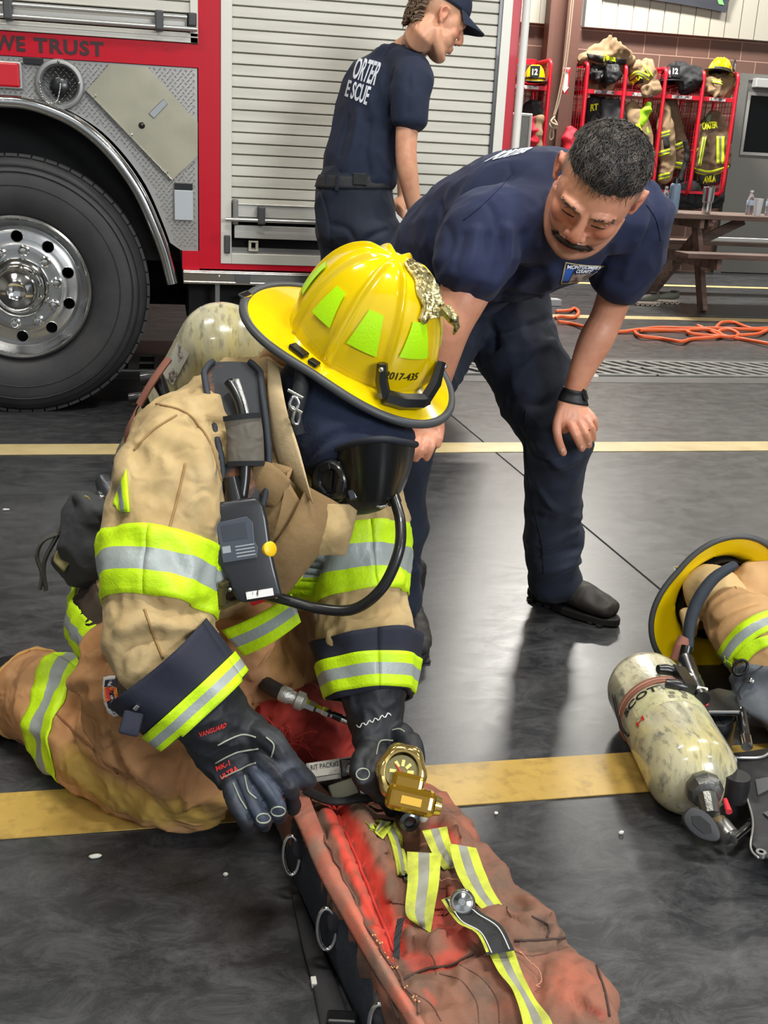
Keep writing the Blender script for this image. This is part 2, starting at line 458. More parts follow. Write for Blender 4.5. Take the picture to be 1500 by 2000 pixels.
# ================================================================ materials
RED = mat('truck_red', srgb(186, 8, 34), 0.35, coat=0.06, spec=.3)
RACKRED = mat('rack_red', srgb(200, 22, 44), 0.35, coat=0.3)
ALU = mat('brushed_aluminium', srgb(205, 203, 196), 0.42, 0.55, bump=(60, 0.03), aniso=(0.1, 1, 1))
SLAT = mat('slat_aluminium', srgb(206, 203, 192), 0.5, 0.15, var=(srgb(186, 183, 172), 3, 0.35, 0.7), aniso=(0.5, 1, 6))
CHROME = mat('chrome', srgb(225, 225, 222), 0.12, 1.0)
STEEL = mat('dull_steel', srgb(150, 150, 148), 0.35, 0.9)
BLK = mat('black_rubber', srgb(28, 29, 31), 0.55, bump=(120, 0.1))
BLKP = mat('black_plastic', srgb(20, 21, 23), 0.32, coat=0.2)
DARK = mat('underbody_black', srgb(12, 12, 13), 0.8)
WHITE = mat('white_paint', srgb(232, 230, 224), 0.4)
HIVIS = mat('lime_yellow_trim', srgb(205, 245, 20), 0.55, var=(srgb(185, 225, 10), 30, 0.4, 0.7), bump=(200, 0.15))
SILVER = mat('silver_reflective_tape', srgb(160, 168, 165), 0.45, 0.1, bump=(150, 0.1))
# ================================================================ setting
def floor_material():
    m = bpy.data.materials.new('sealed_concrete'); m.use_nodes = True; nt = m.node_tree; N = nt.nodes; L = nt.links; b = N['Principled BSDF']
    tc = N.new('ShaderNodeTexCoord'); mp = N.new('ShaderNodeMapping'); mp.inputs['Scale'].default_value = (1, 1.6, 1); mp.inputs['Rotation'].default_value = (0, 0, 0.12)
    L.new(tc.outputs['Object'], mp.inputs[0])
    def nz(sc, d=8, r=0.62, dist=0.0):
        n = N.new('ShaderNodeTexNoise'); n.inputs['Scale'].default_value = sc; n.inputs['Detail'].default_value = d; n.inputs['Roughness'].default_value = r; n.inputs['Distortion'].default_value = dist
        L.new(mp.outputs[0], n.inputs['Vector']); return n
    def rng(src, a, b_, c, d):
        r = N.new('ShaderNodeMapRange'); r.inputs[1].default_value = a; r.inputs[2].default_value = b_; r.inputs[3].default_value = c; r.inputs[4].default_value = d
        L.new(src, r.inputs[0]); return r.outputs[0]
    big = nz(1.1, 6, 0.6, 0.5); fine = nz(9, 14, 0.84, 0.6); scr = nz(30, 12, 0.8, 1.4)
    m1 = N.new('ShaderNodeMix'); m1.data_type = 'RGBA'; m1.inputs['A'].default_value = srgb(37, 38, 41); m1.inputs['B'].default_value = srgb(62, 63, 65)
    L.new(rng(big.outputs['Fac'], 0.38, 0.65, 0, 1), m1.inputs['Factor'])
    m2 = N.new('ShaderNodeMix'); m2.data_type = 'RGBA'; m2.inputs['B'].default_value = srgb(98, 99, 100); L.new(m1.outputs['Result'], m2.inputs['A'])
    L.new(rng(fine.outputs['Fac'], 0.44, 0.72, 0, 0.8), m2.inputs['Factor'])
    m3 = N.new('ShaderNodeMix'); m3.data_type = 'RGBA'; m3.inputs['B'].default_value = srgb(150, 150, 148); L.new(m2.outputs['Result'], m3.inputs['A'])
    L.new(rng(scr.outputs['Fac'], 0.62, 0.76, 0, 0.6), m3.inputs['Factor'])
    L.new(m3.outputs['Result'], b.inputs['Base Color'])
    L.new(rng(fine.outputs['Fac'], 0.3, 0.7, 0.27, 0.4), b.inputs['Roughness']); b.inputs['Specular IOR Level'].default_value = 0.55
    bp = N.new('ShaderNodeBump'); bp.inputs['Strength'].default_value = 0.03; bp.inputs['Distance'].default_value = 0.01; L.new(fine.outputs['Fac'], bp.inputs['Height']); L.new(bp.outputs[0], b.inputs['Normal'])
    return m
WY = 12.6
fl = MB().box((-8, -6, -0.1), (16, WY+0.3, 0)).build('floor', floor_material(), smooth=0); tag(fl, kind='structure')
LINE = mat('floor_line_yellow', srgb(196, 162, 84), 0.42, var=[(srgb(168, 136, 66), 5, 0.4, 0.75), (srgb(146, 120, 62), 22, 0.5, 0.75)], bump=(40, 0.05))
LINE2 = mat('floor_line_pale', srgb(226, 204, 150), 0.4, var=(srgb(200, 178, 124), 6, 0.4, 0.75))
def fline(n, x0, x1, y0, y1, m=LINE, k=0.0):
    o = MB().add([(x0, y0, 0.001), (x1, y0, 0.001), (x1, y1, 0.001), (x0, y1, 0.001), (x0, y0, 0.003), (x1, y0, 0.003), (x1, y1, 0.003), (x0, y1, 0.003)],
        [(0, 3, 2, 1), (4, 5, 6, 7), (0, 1, 5, 4), (1, 2, 6, 5), (2, 3, 7, 6), (3, 0, 4, 7)]).build('trim_%d' % n, m, smooth=0); tag(o, kind='structure')
fline(1, -1.2, 3.2, 1.70, 1.845); fline(2, -2.5, 9, 4.23, 4.385, LINE2); fline(3, 2.4, 12, 8.30, 8.47, LINE2); fline(4, 3.4, 14, 10.83, 10.98, LINE2)
# saw-cut joint across the slab
JM = mat('joint_black', srgb(14, 14, 15), 0.9)
a, b = G(868, 800), G(1300, 1160)
dj = (b-a).normalized(); a -= dj*0.1; b += dj*0.1
tag(MB().bar(a+Vector((0, 0, 0.0005)), b+Vector((0, 0, 0.0005)), 0.006, 0.002).build('trim_5', JM, smooth=0), kind='structure')
# drain channel with slotted steel grates
CONC = mat('grate_concrete_grey', srgb(142, 142, 136), 0.55, var=(srgb(110, 110, 106), 9, 0.4, 0.7))
tag(MB().box((-3, 5.72, 0.0005), (14, 6.5, 0.0015)).build('trim_6', mat('drain_apron', srgb(92, 93, 92), 0.4, var=(srgb(66, 67, 68), 5, 0.35, 0.7)), smooth=0), kind='structure')
tag(MB().box((-3, 5.90, 0.001), (14, 6.37, 0.003)).build('trim_7', DARK, smooth=0), kind='structure')
def grate(x0, x1, y0, y1, sl, pitch, name, skew=0.10):
    mb = MB(); z0, z1 = 0.003, 0.012
    ym = (y0+y1)/2; bw = 0.028
    for yy in (y0, ym-bw/2, y1-bw): mb.box((x0, yy, z0), (x1, yy+bw, z1))
    n = int((x1-x0)/pitch)
    for r, (ya, yb) in enumerate(((y0+bw, ym-bw/2), (ym+bw/2, y1-bw))):
        for i in range(n+1):
            x = x0+i*pitch; d = skew
            vs = [(x+d, ya, z0), (x+d+pitch*.42, ya, z0), (x+pitch*.42, yb, z0), (x, yb, z0)]
            mb.add(vs+[(p, q, z1) for p, q, _ in vs], [(0, 3, 2, 1), (4, 5, 6, 7), (0, 1, 5, 4), (1, 2, 6, 5), (2, 3, 7, 6), (3, 0, 4, 7)])
    return mb
xs = [1.0, 2.9, 4.8, 6.7, 8.6]
for i, x in enumerate(xs[:-1]):
    o = grate(x, x+1.88, 5.9, 6.37, 0, 0.105, 'g').build('drain_grate', CONC, smooth=0)
    tag(o, ['slotted grey steel drain grate between the legs of the bending man', 'slotted grey steel drain grate right of the bending man, behind his wrist', 'slotted grey drain grate in the floor at the right edge of the photo', 'slotted grey drain grate just past the right edge of the photo'][i], 'drain grate', 'drain channel grates')
    origin_to(o, (x, 6.1, 0))
o = grate(-0.75, 0.95, 5.9, 6.37, 0, 0.14, 'g', 0.0).build('drain_grate', CONC, smooth=0); tag(o, 'square-holed steel drain grate beside the truck tyre', 'drain grate', 'drain channel grates'); origin_to(o, (0, 6.1, 0))
# ---- walls
def brick_mat():
    m = bpy.data.materials.new('painted_block_wall'); m.use_nodes = True; nt = m.node_tree; N = nt.nodes; L = nt.links; b = N['Principled BSDF']
    tc = N.new('ShaderNodeTexCoord'); sp = N.new('ShaderNodeSeparateXYZ'); cb = N.new('ShaderNodeCombineXYZ')
    L.new(tc.outputs['Object'], sp.inputs[0]); L.new(sp.outputs['X'], cb.inputs[0]); L.new(sp.outputs['Z'], cb.inputs[1])
    bt = N.new('ShaderNodeTexBrick'); bt.inputs['Scale'].default_value = 1.0; bt.inputs['Brick Width'].default_value = 0.406; bt.inputs['Row Height'].default_value = 0.203; bt.inputs['Mortar Size'].default_value = 0.005
    bt.inputs['Mortar Smooth'].default_value = 0.2; bt.inputs['Color1'].default_value = srgb(106, 78, 68); bt.inputs['Color2'].default_value = srgb(98, 72, 62); bt.inputs['Mortar'].default_value = srgb(168, 136, 122)
    L.new(cb.outputs[0], bt.inputs['Vector']); L.new(bt.outputs['Color'], b.inputs['Base Color']); b.inputs['Roughness'].default_value = 0.6
    bp = N.new('ShaderNodeBump'); bp.inputs['Strength'].default_value = 0.3; bp.inputs['Distance'].default_value = 0.01; bp.invert = True; L.new(bt.outputs['Fac'], bp.inputs['Height']); L.new(bp.outputs[0], b.inputs['Normal'])
    return m
tag(MB().box((-8, WY, 0), (16, WY+0.3, 2.68)).build('wall_back', brick_mat(), smooth=0), kind='structure')
PANEL = mat('corrugated_panel', srgb(176, 172, 160), 0.55)
def corr(x0, x1, name):
    mb = MB(); z0, z1 = 2.66, 6.4; x = x0
    while x < x1-0.01:
        xe = min(x+0.19, x1); mb.box((x+0.006, WY-0.09, z0), (xe-0.006, WY-0.001, z1)); mb.box((xe-0.008, WY-0.075, z0), (xe+0.008, WY-0.002, z1)); x += 0.19
    tag(mb.build(name, PANEL, smooth=0), kind='structure')
corr(-8, P(1074, 30, WY).x, 'wall_back_panel_left'); corr(P(1136, 40, WY).x, 16, 'wall_back_panel_right')
BROWN = mat('column_brown', srgb(98, 66, 56), 0.5, bump=(30, 0.05))
cy = WY-.40; cx = [P(x_, 15, cy).x for x_ in (1076, 1087, 1108, 1136)]
col = MB(); col.box((cx[0], cy, 0), (cx[1], cy+.02, 6.4)); col.box((cx[1]-.02, cy+.02, 0), (cx[1], WY-.1, 6.4))
col.box((cx[2], cy-.02, 0), (cx[3], cy, 6.4)); col.box((cx[3]-.02, cy, 0), (cx[3], WY-.1, 6.4)); col.box((cx[1], cy+.12, 0), (cx[3]-.02, cy+.14, 6.4))
tag(col.build('wall_column', BROWN, smooth=0), kind='structure')
tag(MB().box((16, -6, 0), (16.2, WY, 6.4)).build('wall_right', PANEL, smooth=0), kind='structure')
tag(MB().box((-8.2, -6, 0), (-8, WY, 6.4)).build('wall_left', PANEL, smooth=0), kind='structure')
tag(MB().box((-8, -6, 6.4), (16, WY, 6.5)).build('ceiling', mat('ceiling_dark', srgb(120, 120, 118), 0.8), smooth=0), kind='structure')
LAMPM = mat('lamp_diffuser', (1, 0.97, 0.9, 1), 0.4, emit=9.0)
for i, (lx, ly, lz) in enumerate(LAMPS[:6]):
    t = thing('ceiling_lamp', 'white strip lamp hanging under the hall ceiling', 'lamp', (lx, ly, lz), 'bay lamps')
    MB().box((lx-.6, ly-.17, lz-.05), (lx+.6, ly+.17, lz+.06)).build('housing', WHITE, t, smooth=0)
    MB().box((lx-.57, ly-.15, lz-.07), (lx+.57, ly+.15, lz-.05)).build('diffuser', LAMPM, t, smooth=0)
# grey steel door at the right with a glazed panel
GREY = mat('door_grey', srgb(112, 112, 108), 0.5)
dx0 = P(1434, 200, WY).x; dz = P(1480, 146, WY).z
mb = MB(); mb.box((dx0, WY-0.08, 0), (dx0+0.10, WY-.001, dz)); mb.box((dx0+.1, WY-.08, dz-.07), (dx0+1.15, WY-.001, dz)); mb.box((dx0+1.15, WY-.08, 0), (dx0+1.25, WY-.001, dz))
d1 = MB(); wx0 = P(1458, 240, WY-.06).x; wz1 = P(1480, 187, WY-.06).z; wz0 = P(1480, 298, WY-.06).z
d1.box((dx0+.1, WY-.06, 0.01), (wx0, WY-.02, dz-.07)); d1.box((wx0, WY-.06, 0.01), (wx0+.6, WY-.02, wz0)); d1.box((wx0, WY-.06, wz1), (wx0+.6, WY-.02, dz-.07)); d1.box((wx0+.6, WY-.06, .01), (dx0+1.15, WY-.02, dz-.07))
do = d1.build('door_1', GREY, smooth=0); tag(do, kind='structure'); mb.build('door_frame', GREY, do, smooth=0)
wf = MB(); F = 0.035
wf.box((wx0-F, WY-.075, wz0-F), (wx0, WY-.055, wz1+F)); wf.box((wx0+.6, WY-.075, wz0-F), (wx0+.6+F, WY-.055, wz1+F)); wf.box((wx0, WY-.075, wz0-F), (wx0+.6, WY-.055, wz0)); wf.box((wx0, WY-.075, wz1), (wx0+.6, WY-.055, wz1+F))
wf.build('window_frame', mat('door_grey_light', srgb(150, 150, 146), 0.4), do, smooth=0)
MB().box((wx0, WY-.045, wz0), (wx0+.6, WY-.035, wz1)).build('window_pane', mat('dark_glass', srgb(8, 10, 14), 0.05, spec=0.8), do, smooth=0)
cl = P(1472, 160, WY-.1); MB().box((cl.x, WY-.16, cl.z-.06), (cl.x+.4, WY-.06, cl.z+.04)).build('door_closer', mat('closer_silver', srgb(196, 198, 196), 0.4, 0.3), do, smooth=0, bevel=.008)
# ================================================================ fire truck
TY = 4.924
def T(px, py, dy=0.0): return P(px, py, TY-dy)
tr = thing('fire_truck', 'red fire truck with silver roller doors and a polished wheel', 'truck', (-0.61, TY+0.3, 0))
xA, xB = 0.164, 0.257           # red pillar between wheel bay and locker
xD = T(1008, 150).x
mb = MB()
mb.box((xA, TY, 0.66), (xB, TY+0.06, 3.0))                          # pillar
mb.box((-3, TY, 1.485), (xA, TY+0.06, 1.575))                        # name band
mb.box((0.09, TY+0.001, 0.655), (xA, TY+0.06, 0.735)); mb.box((xB, TY, .66), (xD, TY+.06, .685))
xR = T(1008, 150).x-.05; xRl = T(991, 150).x
mb.box((xRl, TY, 0.66), (xR+.05, TY+0.06, 3.0))
mb.box((xR+.0, TY+0.06, 0.66), (xR+0.05, TY+2.4, 3.0)); mb.box((-3, TY+2.34, .66), (xR+.05, TY+2.4, 3.0)); mb.box((-3, TY+.02, 2.6), (xR+.05, TY+2.4, 3.0))
mb.build('body_panel', RED, tr, smooth=0)
MB().box((-3, TY+0.3, 0.66), (xR, TY+2.3, 2.6)).build('inner_body', DARK, tr, smooth=0)
# corner post (white) at the right end
MB().tube([(xR+.069, TY-.01, .6), (xR+.069, TY-.01, 3.0)], 0.018, 14).build('corner_rail', WHITE, tr, smooth=60)
# diamond plate with the fender cut-out
arch = [(0, 186), (50, 189), (100, 202), (150, 224), (200, 258), (245, 305), (285, 362), (315, 428), (337, 490), (350, 552)]
AP = [T(*p) for p in crom([(a_, b_, 0) for a_, b_ in arch], 4) and [(q.x, q.y) for q in crom([(a_, b_, 0) for a_, b_ in arch], 4)]]
def dia_mat():
    m = mat('diamond_plate', srgb(176, 174, 170), 0.34, 0.75, bump=(30, 0.03)); return m
DP = dia_mat()
poly = [(-0.9, AP[0].z)]+[(p.x, p.z) for p in AP if p.z > 0.735]
zlast = 0.735; poly += [(0.085, 0.735), (xA-0.004, 0.735), (xA-0.004, 1.483), (-0.9, 1.483)]
plate = MB(); plate.prism([(x, z) for x, z in poly], (0, TY+0.012, 0), (1, 0, 0), (0, 0, 1), -0.012)
def inside(x, z):
    if not (-0.64 < x < xA-.012 and .745 < z < 1.475): return False
    for p, q in zip(AP[:-1], AP[1:]):
        if min(p.z, q.z) <= z <= max(p.z, q.z) and x < lerp(p.x, q.x, (z-p.z)/(q.z-p.z+1e-9))+.025: return False
    return True
for i in range(-40, 60):
    for j in range(0, 60):
        x = -0.66+i*0.0215+(j % 2)*0.01075; z = 0.745+j*0.0125
        if not inside(x, z): continue
        s = 1 if (i+j) % 2 else -1
        d = Vector((0.707*s, 0, 0.707)); pd = Vector((-0.707, 0, 0.707*s)); L_, W_ = 0.0085, 0.0022; c = Vector((x, TY, z))
        plate.add([c-d*L_, c+pd*W_, c+d*L_, c-pd*W_, c+Vector((0, -0.0022, 0))], [(0, 1, 4), (1, 2, 4), (2, 3, 4), (3, 0, 4)])
plate.build('diamond_plate', DP, tr, smooth=0, fix=False)
# fender trim: polished half-round following the arch
fp = [T(*p) for p in [(-60, 195), (0, 198), (50, 202), (98, 216), (145, 238), (192, 273), (235, 320), (272, 375), (300, 436), (322, 495), (337, 553)]]
fp = crom([p+Vector((0, -0.02, 0)) for p in fp], 5)
MB().tube(fp, [0.026]*len(fp), 12, flat=1.0, up=(0, 1, 0)).build('fender_trim', CHROME, tr, smooth=80)
# wheel well liner (dark inside)
wl = MB(); RR = 0.72
ringp = [(-0.61+RR*math.cos(math.radians(a_)), 0.62+RR*math.sin(math.radians(a_))) for a_ in range(-5, 186, 8)]
wl.grid(lambda u, v: (Vector((-0.61+.70*math.cos(math.pi*u), TY+.02+1.1*v, .62+.70*math.sin(math.pi*u))), Vector((-math.cos(math.pi*u), 0, -math.sin(math.pi*u)))), 24, 1, 0.01)
wl.build('wheel_well_liner', DARK, tr, smooth=60)
MB().box((-2.4, TY+1.1, 0.35), (0.15, TY+1.15, 1.4)).build('wheel_well_back', DARK, tr, smooth=0)
# ---- lettering
wt = [T(-160, 92), T(203, 110), T(203, 82), T(-160, 57)]
z0, z1 = 1.503, 1.560
LB = mat('letter_black', srgb(52, 22, 26), 0.5)
for w_, a_, b_ in (('WE', -12, 50), ('TRUST', 66, 203)):
    xa, xb = T(a_, 90).x, T(b_, 100).x
    text_on('lettering', w_, quad((xa, TY-.001, z0), (xb, TY-.001, z0), (xb, TY-.001, z1), (xa, TY-.001, z1), Vector((0, -1, 0))), LB, tr, bold=0.035, spacing=1.12)
# ---- wheel
wh = Vector((-0.61, TY-0.0, 0.552)); R0 = 0.552
tprof = [(0.30, 0.03), (0.335, -0.012), (0.40, -0.03), (0.47, -0.028), (0.505, -0.018), (0.528, 0.0), (0.545, 0.02), (0.552, 0.05), (0.552, 0.25), (0.535, 0.28), (0.45, 0.30), (0.30, 0.28)]
wc = wh+Vector((0, 0.03, 0))
tyre = MB().lathe([(r, h) for r, h in tprof], wc, (0, 1, 0), 96)
for k in range(64):
    a_ = 2*math.pi*k/64; d = Vector((math.cos(a_), 0, math.sin(a_))); t_ = Vector((-math.sin(a_), 0, math.cos(a_)))
    tyre.obox(wc+d*0.5505+Vector((0, 0.06, 0)), (0.006, 0.05, 0.0235), d, (0, 1, 0), t_)
for rr in (0.43, 0.485, 0.515): tyre.lathe([(rr-.003, -.0295), (rr, -.0335 if rr < .5 else -.024), (rr+.003, -.0285 if rr < .5 else -.02), (rr, -.02)], wc, (0, 1, 0), 96)
TYRE = mat('tyre_rubber', srgb(50, 50, 53), 0.6, var=(srgb(62, 61, 62), 6, 0.4, 0.7), bump=(90, 0.08))
ty = tyre.build('tyre', TYRE, tr, smooth=40)
RIM = mat('polished_aluminium', srgb(196, 196, 196), 0.22, 0.95, var=(srgb(168, 168, 166), 4, 0.3, 0.7), rvar=(6, 0.16, 0.34))
rim = MB(); mo = 10
# outer lip
rim.lathe([(0.300, 0.02), (0.306, -0.015), (0.298, -0.022), (0.288, -0.012), (0.282, 0.03), (0.262, 0.05), (0.258, 0.055), (0.258, 0.16), (0.27, 0.16), (0.3, 0.03)], wc, (0, 1, 0), 80)
# disc with ten hand holes
N_ = 200; rings_r = [0.258, 0.252, 0.243, 0.232, 0.221, 0.209, 0.198, 0.188, 0.180, 0.165, 0.15, 0.135, 0.11]
hh = [0.055, 0.052, 0.048, 0.045, 0.043, 0.041, 0.040, 0.038, 0.035, 0.034, 0.034, 0.034, 0.034]
vs = []; fs = []
for r_, h_ in zip(rings_r, hh):
    for k in range(N_):
        a_ = 2*math.pi*k/N_; vs.append(wc+Vector((r_*math.cos(a_), h_, r_*math.sin(a_))))
def inhole(r_, a_):
    for q in range(mo):
        c_ = 2*math.pi*(q+0.5)/mo; dx = r_*math.cos(a_)-0.216*math.cos(c_); dz_ = r_*math.sin(a_)-0.216*math.sin(c_)
        if dx*dx+dz_*dz_ < 0.0255**2: return True
    return False
# fine radial grid for the hole band
vs = []; fs = []; NR = 60; NA = 420
def hgt(r_): return float(np.interp(r_, rings_r[::-1], hh[::-1]))
for i in range(NR+1):
    r_ = 0.09+(0.26-0.09)*i/NR
    for k in range(NA):
        a_ = 2*math.pi*k/NA; vs.append(wc+Vector((r_*math.cos(a_), hgt(r_), r_*math.sin(a_))))
for i in range(NR):
    for k in range(NA):
        rm = 0.09+(0.17)*(i+.5)/NR; am = 2*math.pi*(k+.5)/NA
        if not inhole(rm, am): fs.append((i*NA+k, i*NA+(k+1) % NA, (i+1)*NA+(k+1) % NA, (i+1)*NA+k))
rim.add(vs, fs)
for q in range(mo):
    c_ = 2*math.pi*(q+0.5)/mo; cc = wc+Vector((0.216*math.cos(c_), 0.040, 0.216*math.sin(c_)))
    rim.lathe([(0.0262, 0.012), (0.0262, -0.004), (0.0245, -0.005), (0.0245, 0.02)], cc, (0, 1, 0), 24)
ri = rim.build('rim', RIM, tr, smooth=50, fix=False)
MB().lathe([(0.25, 0.1), (0.25, 0.12)], wc, (0, 1, 0), 40).build('brake_shadow_plate', DARK, tr, smooth=0)
hub = MB().lathe([(0.128, 0.034), (0.128, 0.0), (0.120, -0.012), (0.105, -0.02), (0.098, -0.05), (0.088, -0.075), (0.07, -0.094), (0.045, -0.104), (0.04, -0.108), (0.036, -0.104), (0.0, -0.1)], wc, (0, 1, 0), 64)
hub.build('hub_cap', CHROME, tr, smooth=40)
for q in range(mo):
    c_ = 2*math.pi*q/mo+0.15; cc = wc+Vector((0.160*math.cos(c_), 0.034, 0.160*math.sin(c_)))
    nb = MB().lathe([(0.024, 0.0), (0.024, -0.006), (0.0185, -0.008), (0.0175, -0.03), (0.012, -0.036), (0, -0.037)], cc, (0, 1, 0), 18); nb.build('lug_nut', CHROME, tr, smooth=40)
# rear of the truck: second tyre, chassis
MB().lathe([(0.3, 0), (0.53, 0.01), (0.55, 0.05), (0.55, 0.25), (0.3, 0.28)], wc+Vector((0, .34, 0)), (0, 1, 0), 48).build('inner_tyre', TYRE, tr, smooth=40)
MB().lathe([(0.3, 0), (0.53, 0.01), (0.55, 0.05), (0.55, 0.55), (0.3, 0.58)], wc+Vector((0, 1.75, 0)), (0, 1, 0), 48).build('far_tyre', TYRE, tr, smooth=40)
ch = MB(); ch.box((0.12, TY+.12, .36), (1.55, TY+2.3, .655)); ch.box((-3, TY+.6, .5), (.12, TY+1.9, .7))
ch.box((0.3, TY+.9, .2), (1.5, TY+2.2, .4))
ch.build('chassis', DARK, tr, smooth=0)
# step bracket and hose under the rail
sb_ = MB(); p = T(510, 600); sb_.bar(T(425, 555)+Vector((0, .02, 0)), T(425, 598)+Vector((0, .02, 0)), .02, .02)
fr = [T(470, 578), T(560, 578), T(560, 612), T(470, 612)]; sb_.tube(crom([q+Vector((0, .03, 0)) for q in fr], 1, True), .008, 8, closed=True)
sb_.build('step_bracket', STEEL, tr, smooth=40)
# ---- rub rail
rr_ = MB().box((0.092, TY-0.035, 0.597), (1.6, TY+.02, 0.655)); rr_.box((0.092, TY-.042, .603), (1.6, TY-.034, .609)); rr_.box((0.092, TY-.042, .643), (1.6, TY-.034, .649))
rr_.build('rub_rail', mat('rail_polished', srgb(196, 194, 188), 0.2, 0.95), tr, smooth=0, bevel=.003)
p = T(472, 541); MB().box((p.x-.03, TY-.045, p.z-.02), (p.x+.035, TY-.03, p.z+.018)).build('maker_plate', mat('plate_grey', srgb(96, 98, 98), .4, .5), tr, smooth=0)
p = T(427, 538); MB().ball((p.x, TY-.038, p.z), .007).build('rail_rivet', CHROME, tr)
# ---- accessories on the diamond plate
c = T(117, 165); q = MB().lathe([(0.098, 0.0), (0.098, -0.012), (0.092, -0.018), (0.08, -0.018), (0.075, -0.01), (0.07, 0.0), (.07, .01)], c, (0, 1, 0), 48); q.build('inlet_ring', mat('cast_grey', srgb(150, 151, 150), .45, .5), tr, smooth=50)
MB().lathe([(0.074, -0.004), (.074, -.003), (0.06, 0.004), (0.0, 0.006)], c, (0, 1, 0), 40).build('inlet_bore', mat('bore_black', srgb(26, 26, 28), .4), tr, smooth=30)
MB().lathe([(0.036, 0), (0.036, -.014), (.03, -.018), (0.0, -.02)], c+Vector((.0, -.0, -.008)), (0, 1, 0), 30).build('inlet_cap', BLKP, tr, smooth=40)
chn = crom([T(78, 160), T(84, 190), T(98, 202), T(112, 198), T(117, 180), T(119, 165)], 6); m_ = MB()
for q in chn: m_.ball(q+Vector((0, -.026, 0)), .0036, nu=8, nv=6)
m_.build('bead_chain', CHROME, tr)
for (a_, b_) in ((115, 121), (79, 163), (155, 163), (117, 200)):
    q = T(a_, b_); MB().ball((q.x, TY-.02, q.z), .006, nu=10, nv=8).build('ring_screw', CHROME, tr)
# hatch (tilted brushed plate)
HP = [T(168, 178), T(215, 125), T(288, 131), T(386, 239), T(386, 304), T(336, 352)]
hm = MB(); hm.poly3([p+Vector((0, -.004, 0)) for p in HP], (0, -.006, 0))
hm.build('access_hatch', mat('hatch_brushed', srgb(188, 182, 160), .3, .85, rvar=(5, .24, .36)), tr, smooth=0)
a_, b_ = T(168, 178), T(336, 352); MB().tube([a_+Vector((0, -.014, 0)), b_+Vector((0, -.014, 0))], .0055, 8).build('hatch_hinge', CHROME, tr)
lq = [T(290, 222), T(320, 192), T(328, 203), T(301, 232)]; MB().poly3([p+Vector((0, -.01, 0)) for p in lq], (0, -.008, 0)).build('hatch_latch', CHROME, tr, smooth=0, bevel=.002)
q = T(277, 245); MB().ball(q+Vector((0, -.01, 0)), .014, nu=14, nv=10).build('hatch_lock', BLKP, tr)
for (a_, b_) in ((186, 187), (257, 263), (326, 336)):
    q = T(a_, b_); MB().ball(q+Vector((0, -.011, 0)), .006, nu=10, nv=8).build('hatch_screw', CHROME, tr)
def tbox(x0, y0, x1, y1, d0, d1, nm, m, bev=.002):
    a_, b_ = T(x0, y1), T(x1, y0); return MB().box((a_.x, TY-d1, a_.z), (b_.x, TY-d0, b_.z)).build(nm, m, tr, smooth=0, bevel=bev)
tbox(341, 358, 376, 370, 0, .012, 'marker_lamp', BLKP); tbox(341, 372, 377, 429, 0, .016, 'grey_flap', mat('flap_grey', srgb(178, 184, 188), .4, .2))
tbox(46, 114, 85, 125, 0, .012, 'marker_lamp', BLKP)
tbox(-60, 121, 43, 170, 0, .014, 'side_light_bezel', CHROME, .006); tbox(-55, 124, 38, 166, .014, .03, 'side_light', mat('red_lens', srgb(200, 18, 34), .2, coat=.6), .008)
# ---- roller doors
def roller(x0, x1, z0, z1, name, pitch=.0452, d=.012):
    mb = MB(); z = z1; 
    while z > z0:
        zb = max(z-pitch+.0026, z0); mb.add([(x0, TY+d+.004, z), (x1, TY+d+.004, z), (x1, TY+d-.003, z-.004), (x0, TY+d-.003, z-.004), (x0, TY+d-.004, zb+.003), (x1, TY+d-.004, zb+.003), (x1, TY+d+.004, zb), (x0, TY+d+.004, zb), (x0, TY+d+.02, zb), (x1, TY+d+.02, zb), (x1, TY+d+.02, z), (x0, TY+d+.02, z)],
            [(0, 3, 2, 1), (3, 4, 5, 2), (4, 7, 6, 5), (7, 8, 9, 6), (0, 1, 10, 11), (8, 11, 10, 9)]); z -= pitch
    mb.box((x0, TY+.032, z0), (x1, TY+.04, z1))
    return mb.build(name, SLAT, tr, smooth=0, fix=False)
xi0 = T(453, 200).x; xi1 = T(966, 150).x
zs = T(470, 398).z
roller(xi0, xi1, zs-.0, 3.0, 'roller_door')
MB().box((xi0, TY+.036, zs-.01), (xi1, TY+.045, 3.0)).build('door_gap', DARK, tr, smooth=0)
fm = MB(); xo1 = xRl
fm.box((xB, TY-.006, .685), (xi0, TY+.03, 3.0)); fm.box((xi1+.014, TY-.006, .685), (xo1, TY+.03, 3.0)); fm.box((xi0, TY-.006, .685), (xi1+.014, TY+.03, T(500, 496).z))
fm.build('door_frame', mat('frame_aluminium', srgb(206, 203, 193), .45, .3), tr, smooth=0, bevel=.002)
MB().box((xi1, TY+.0, .69), (xi1+.014, TY+.03, 3.0)).build('door_track_seal', BLKP, tr, smooth=0)
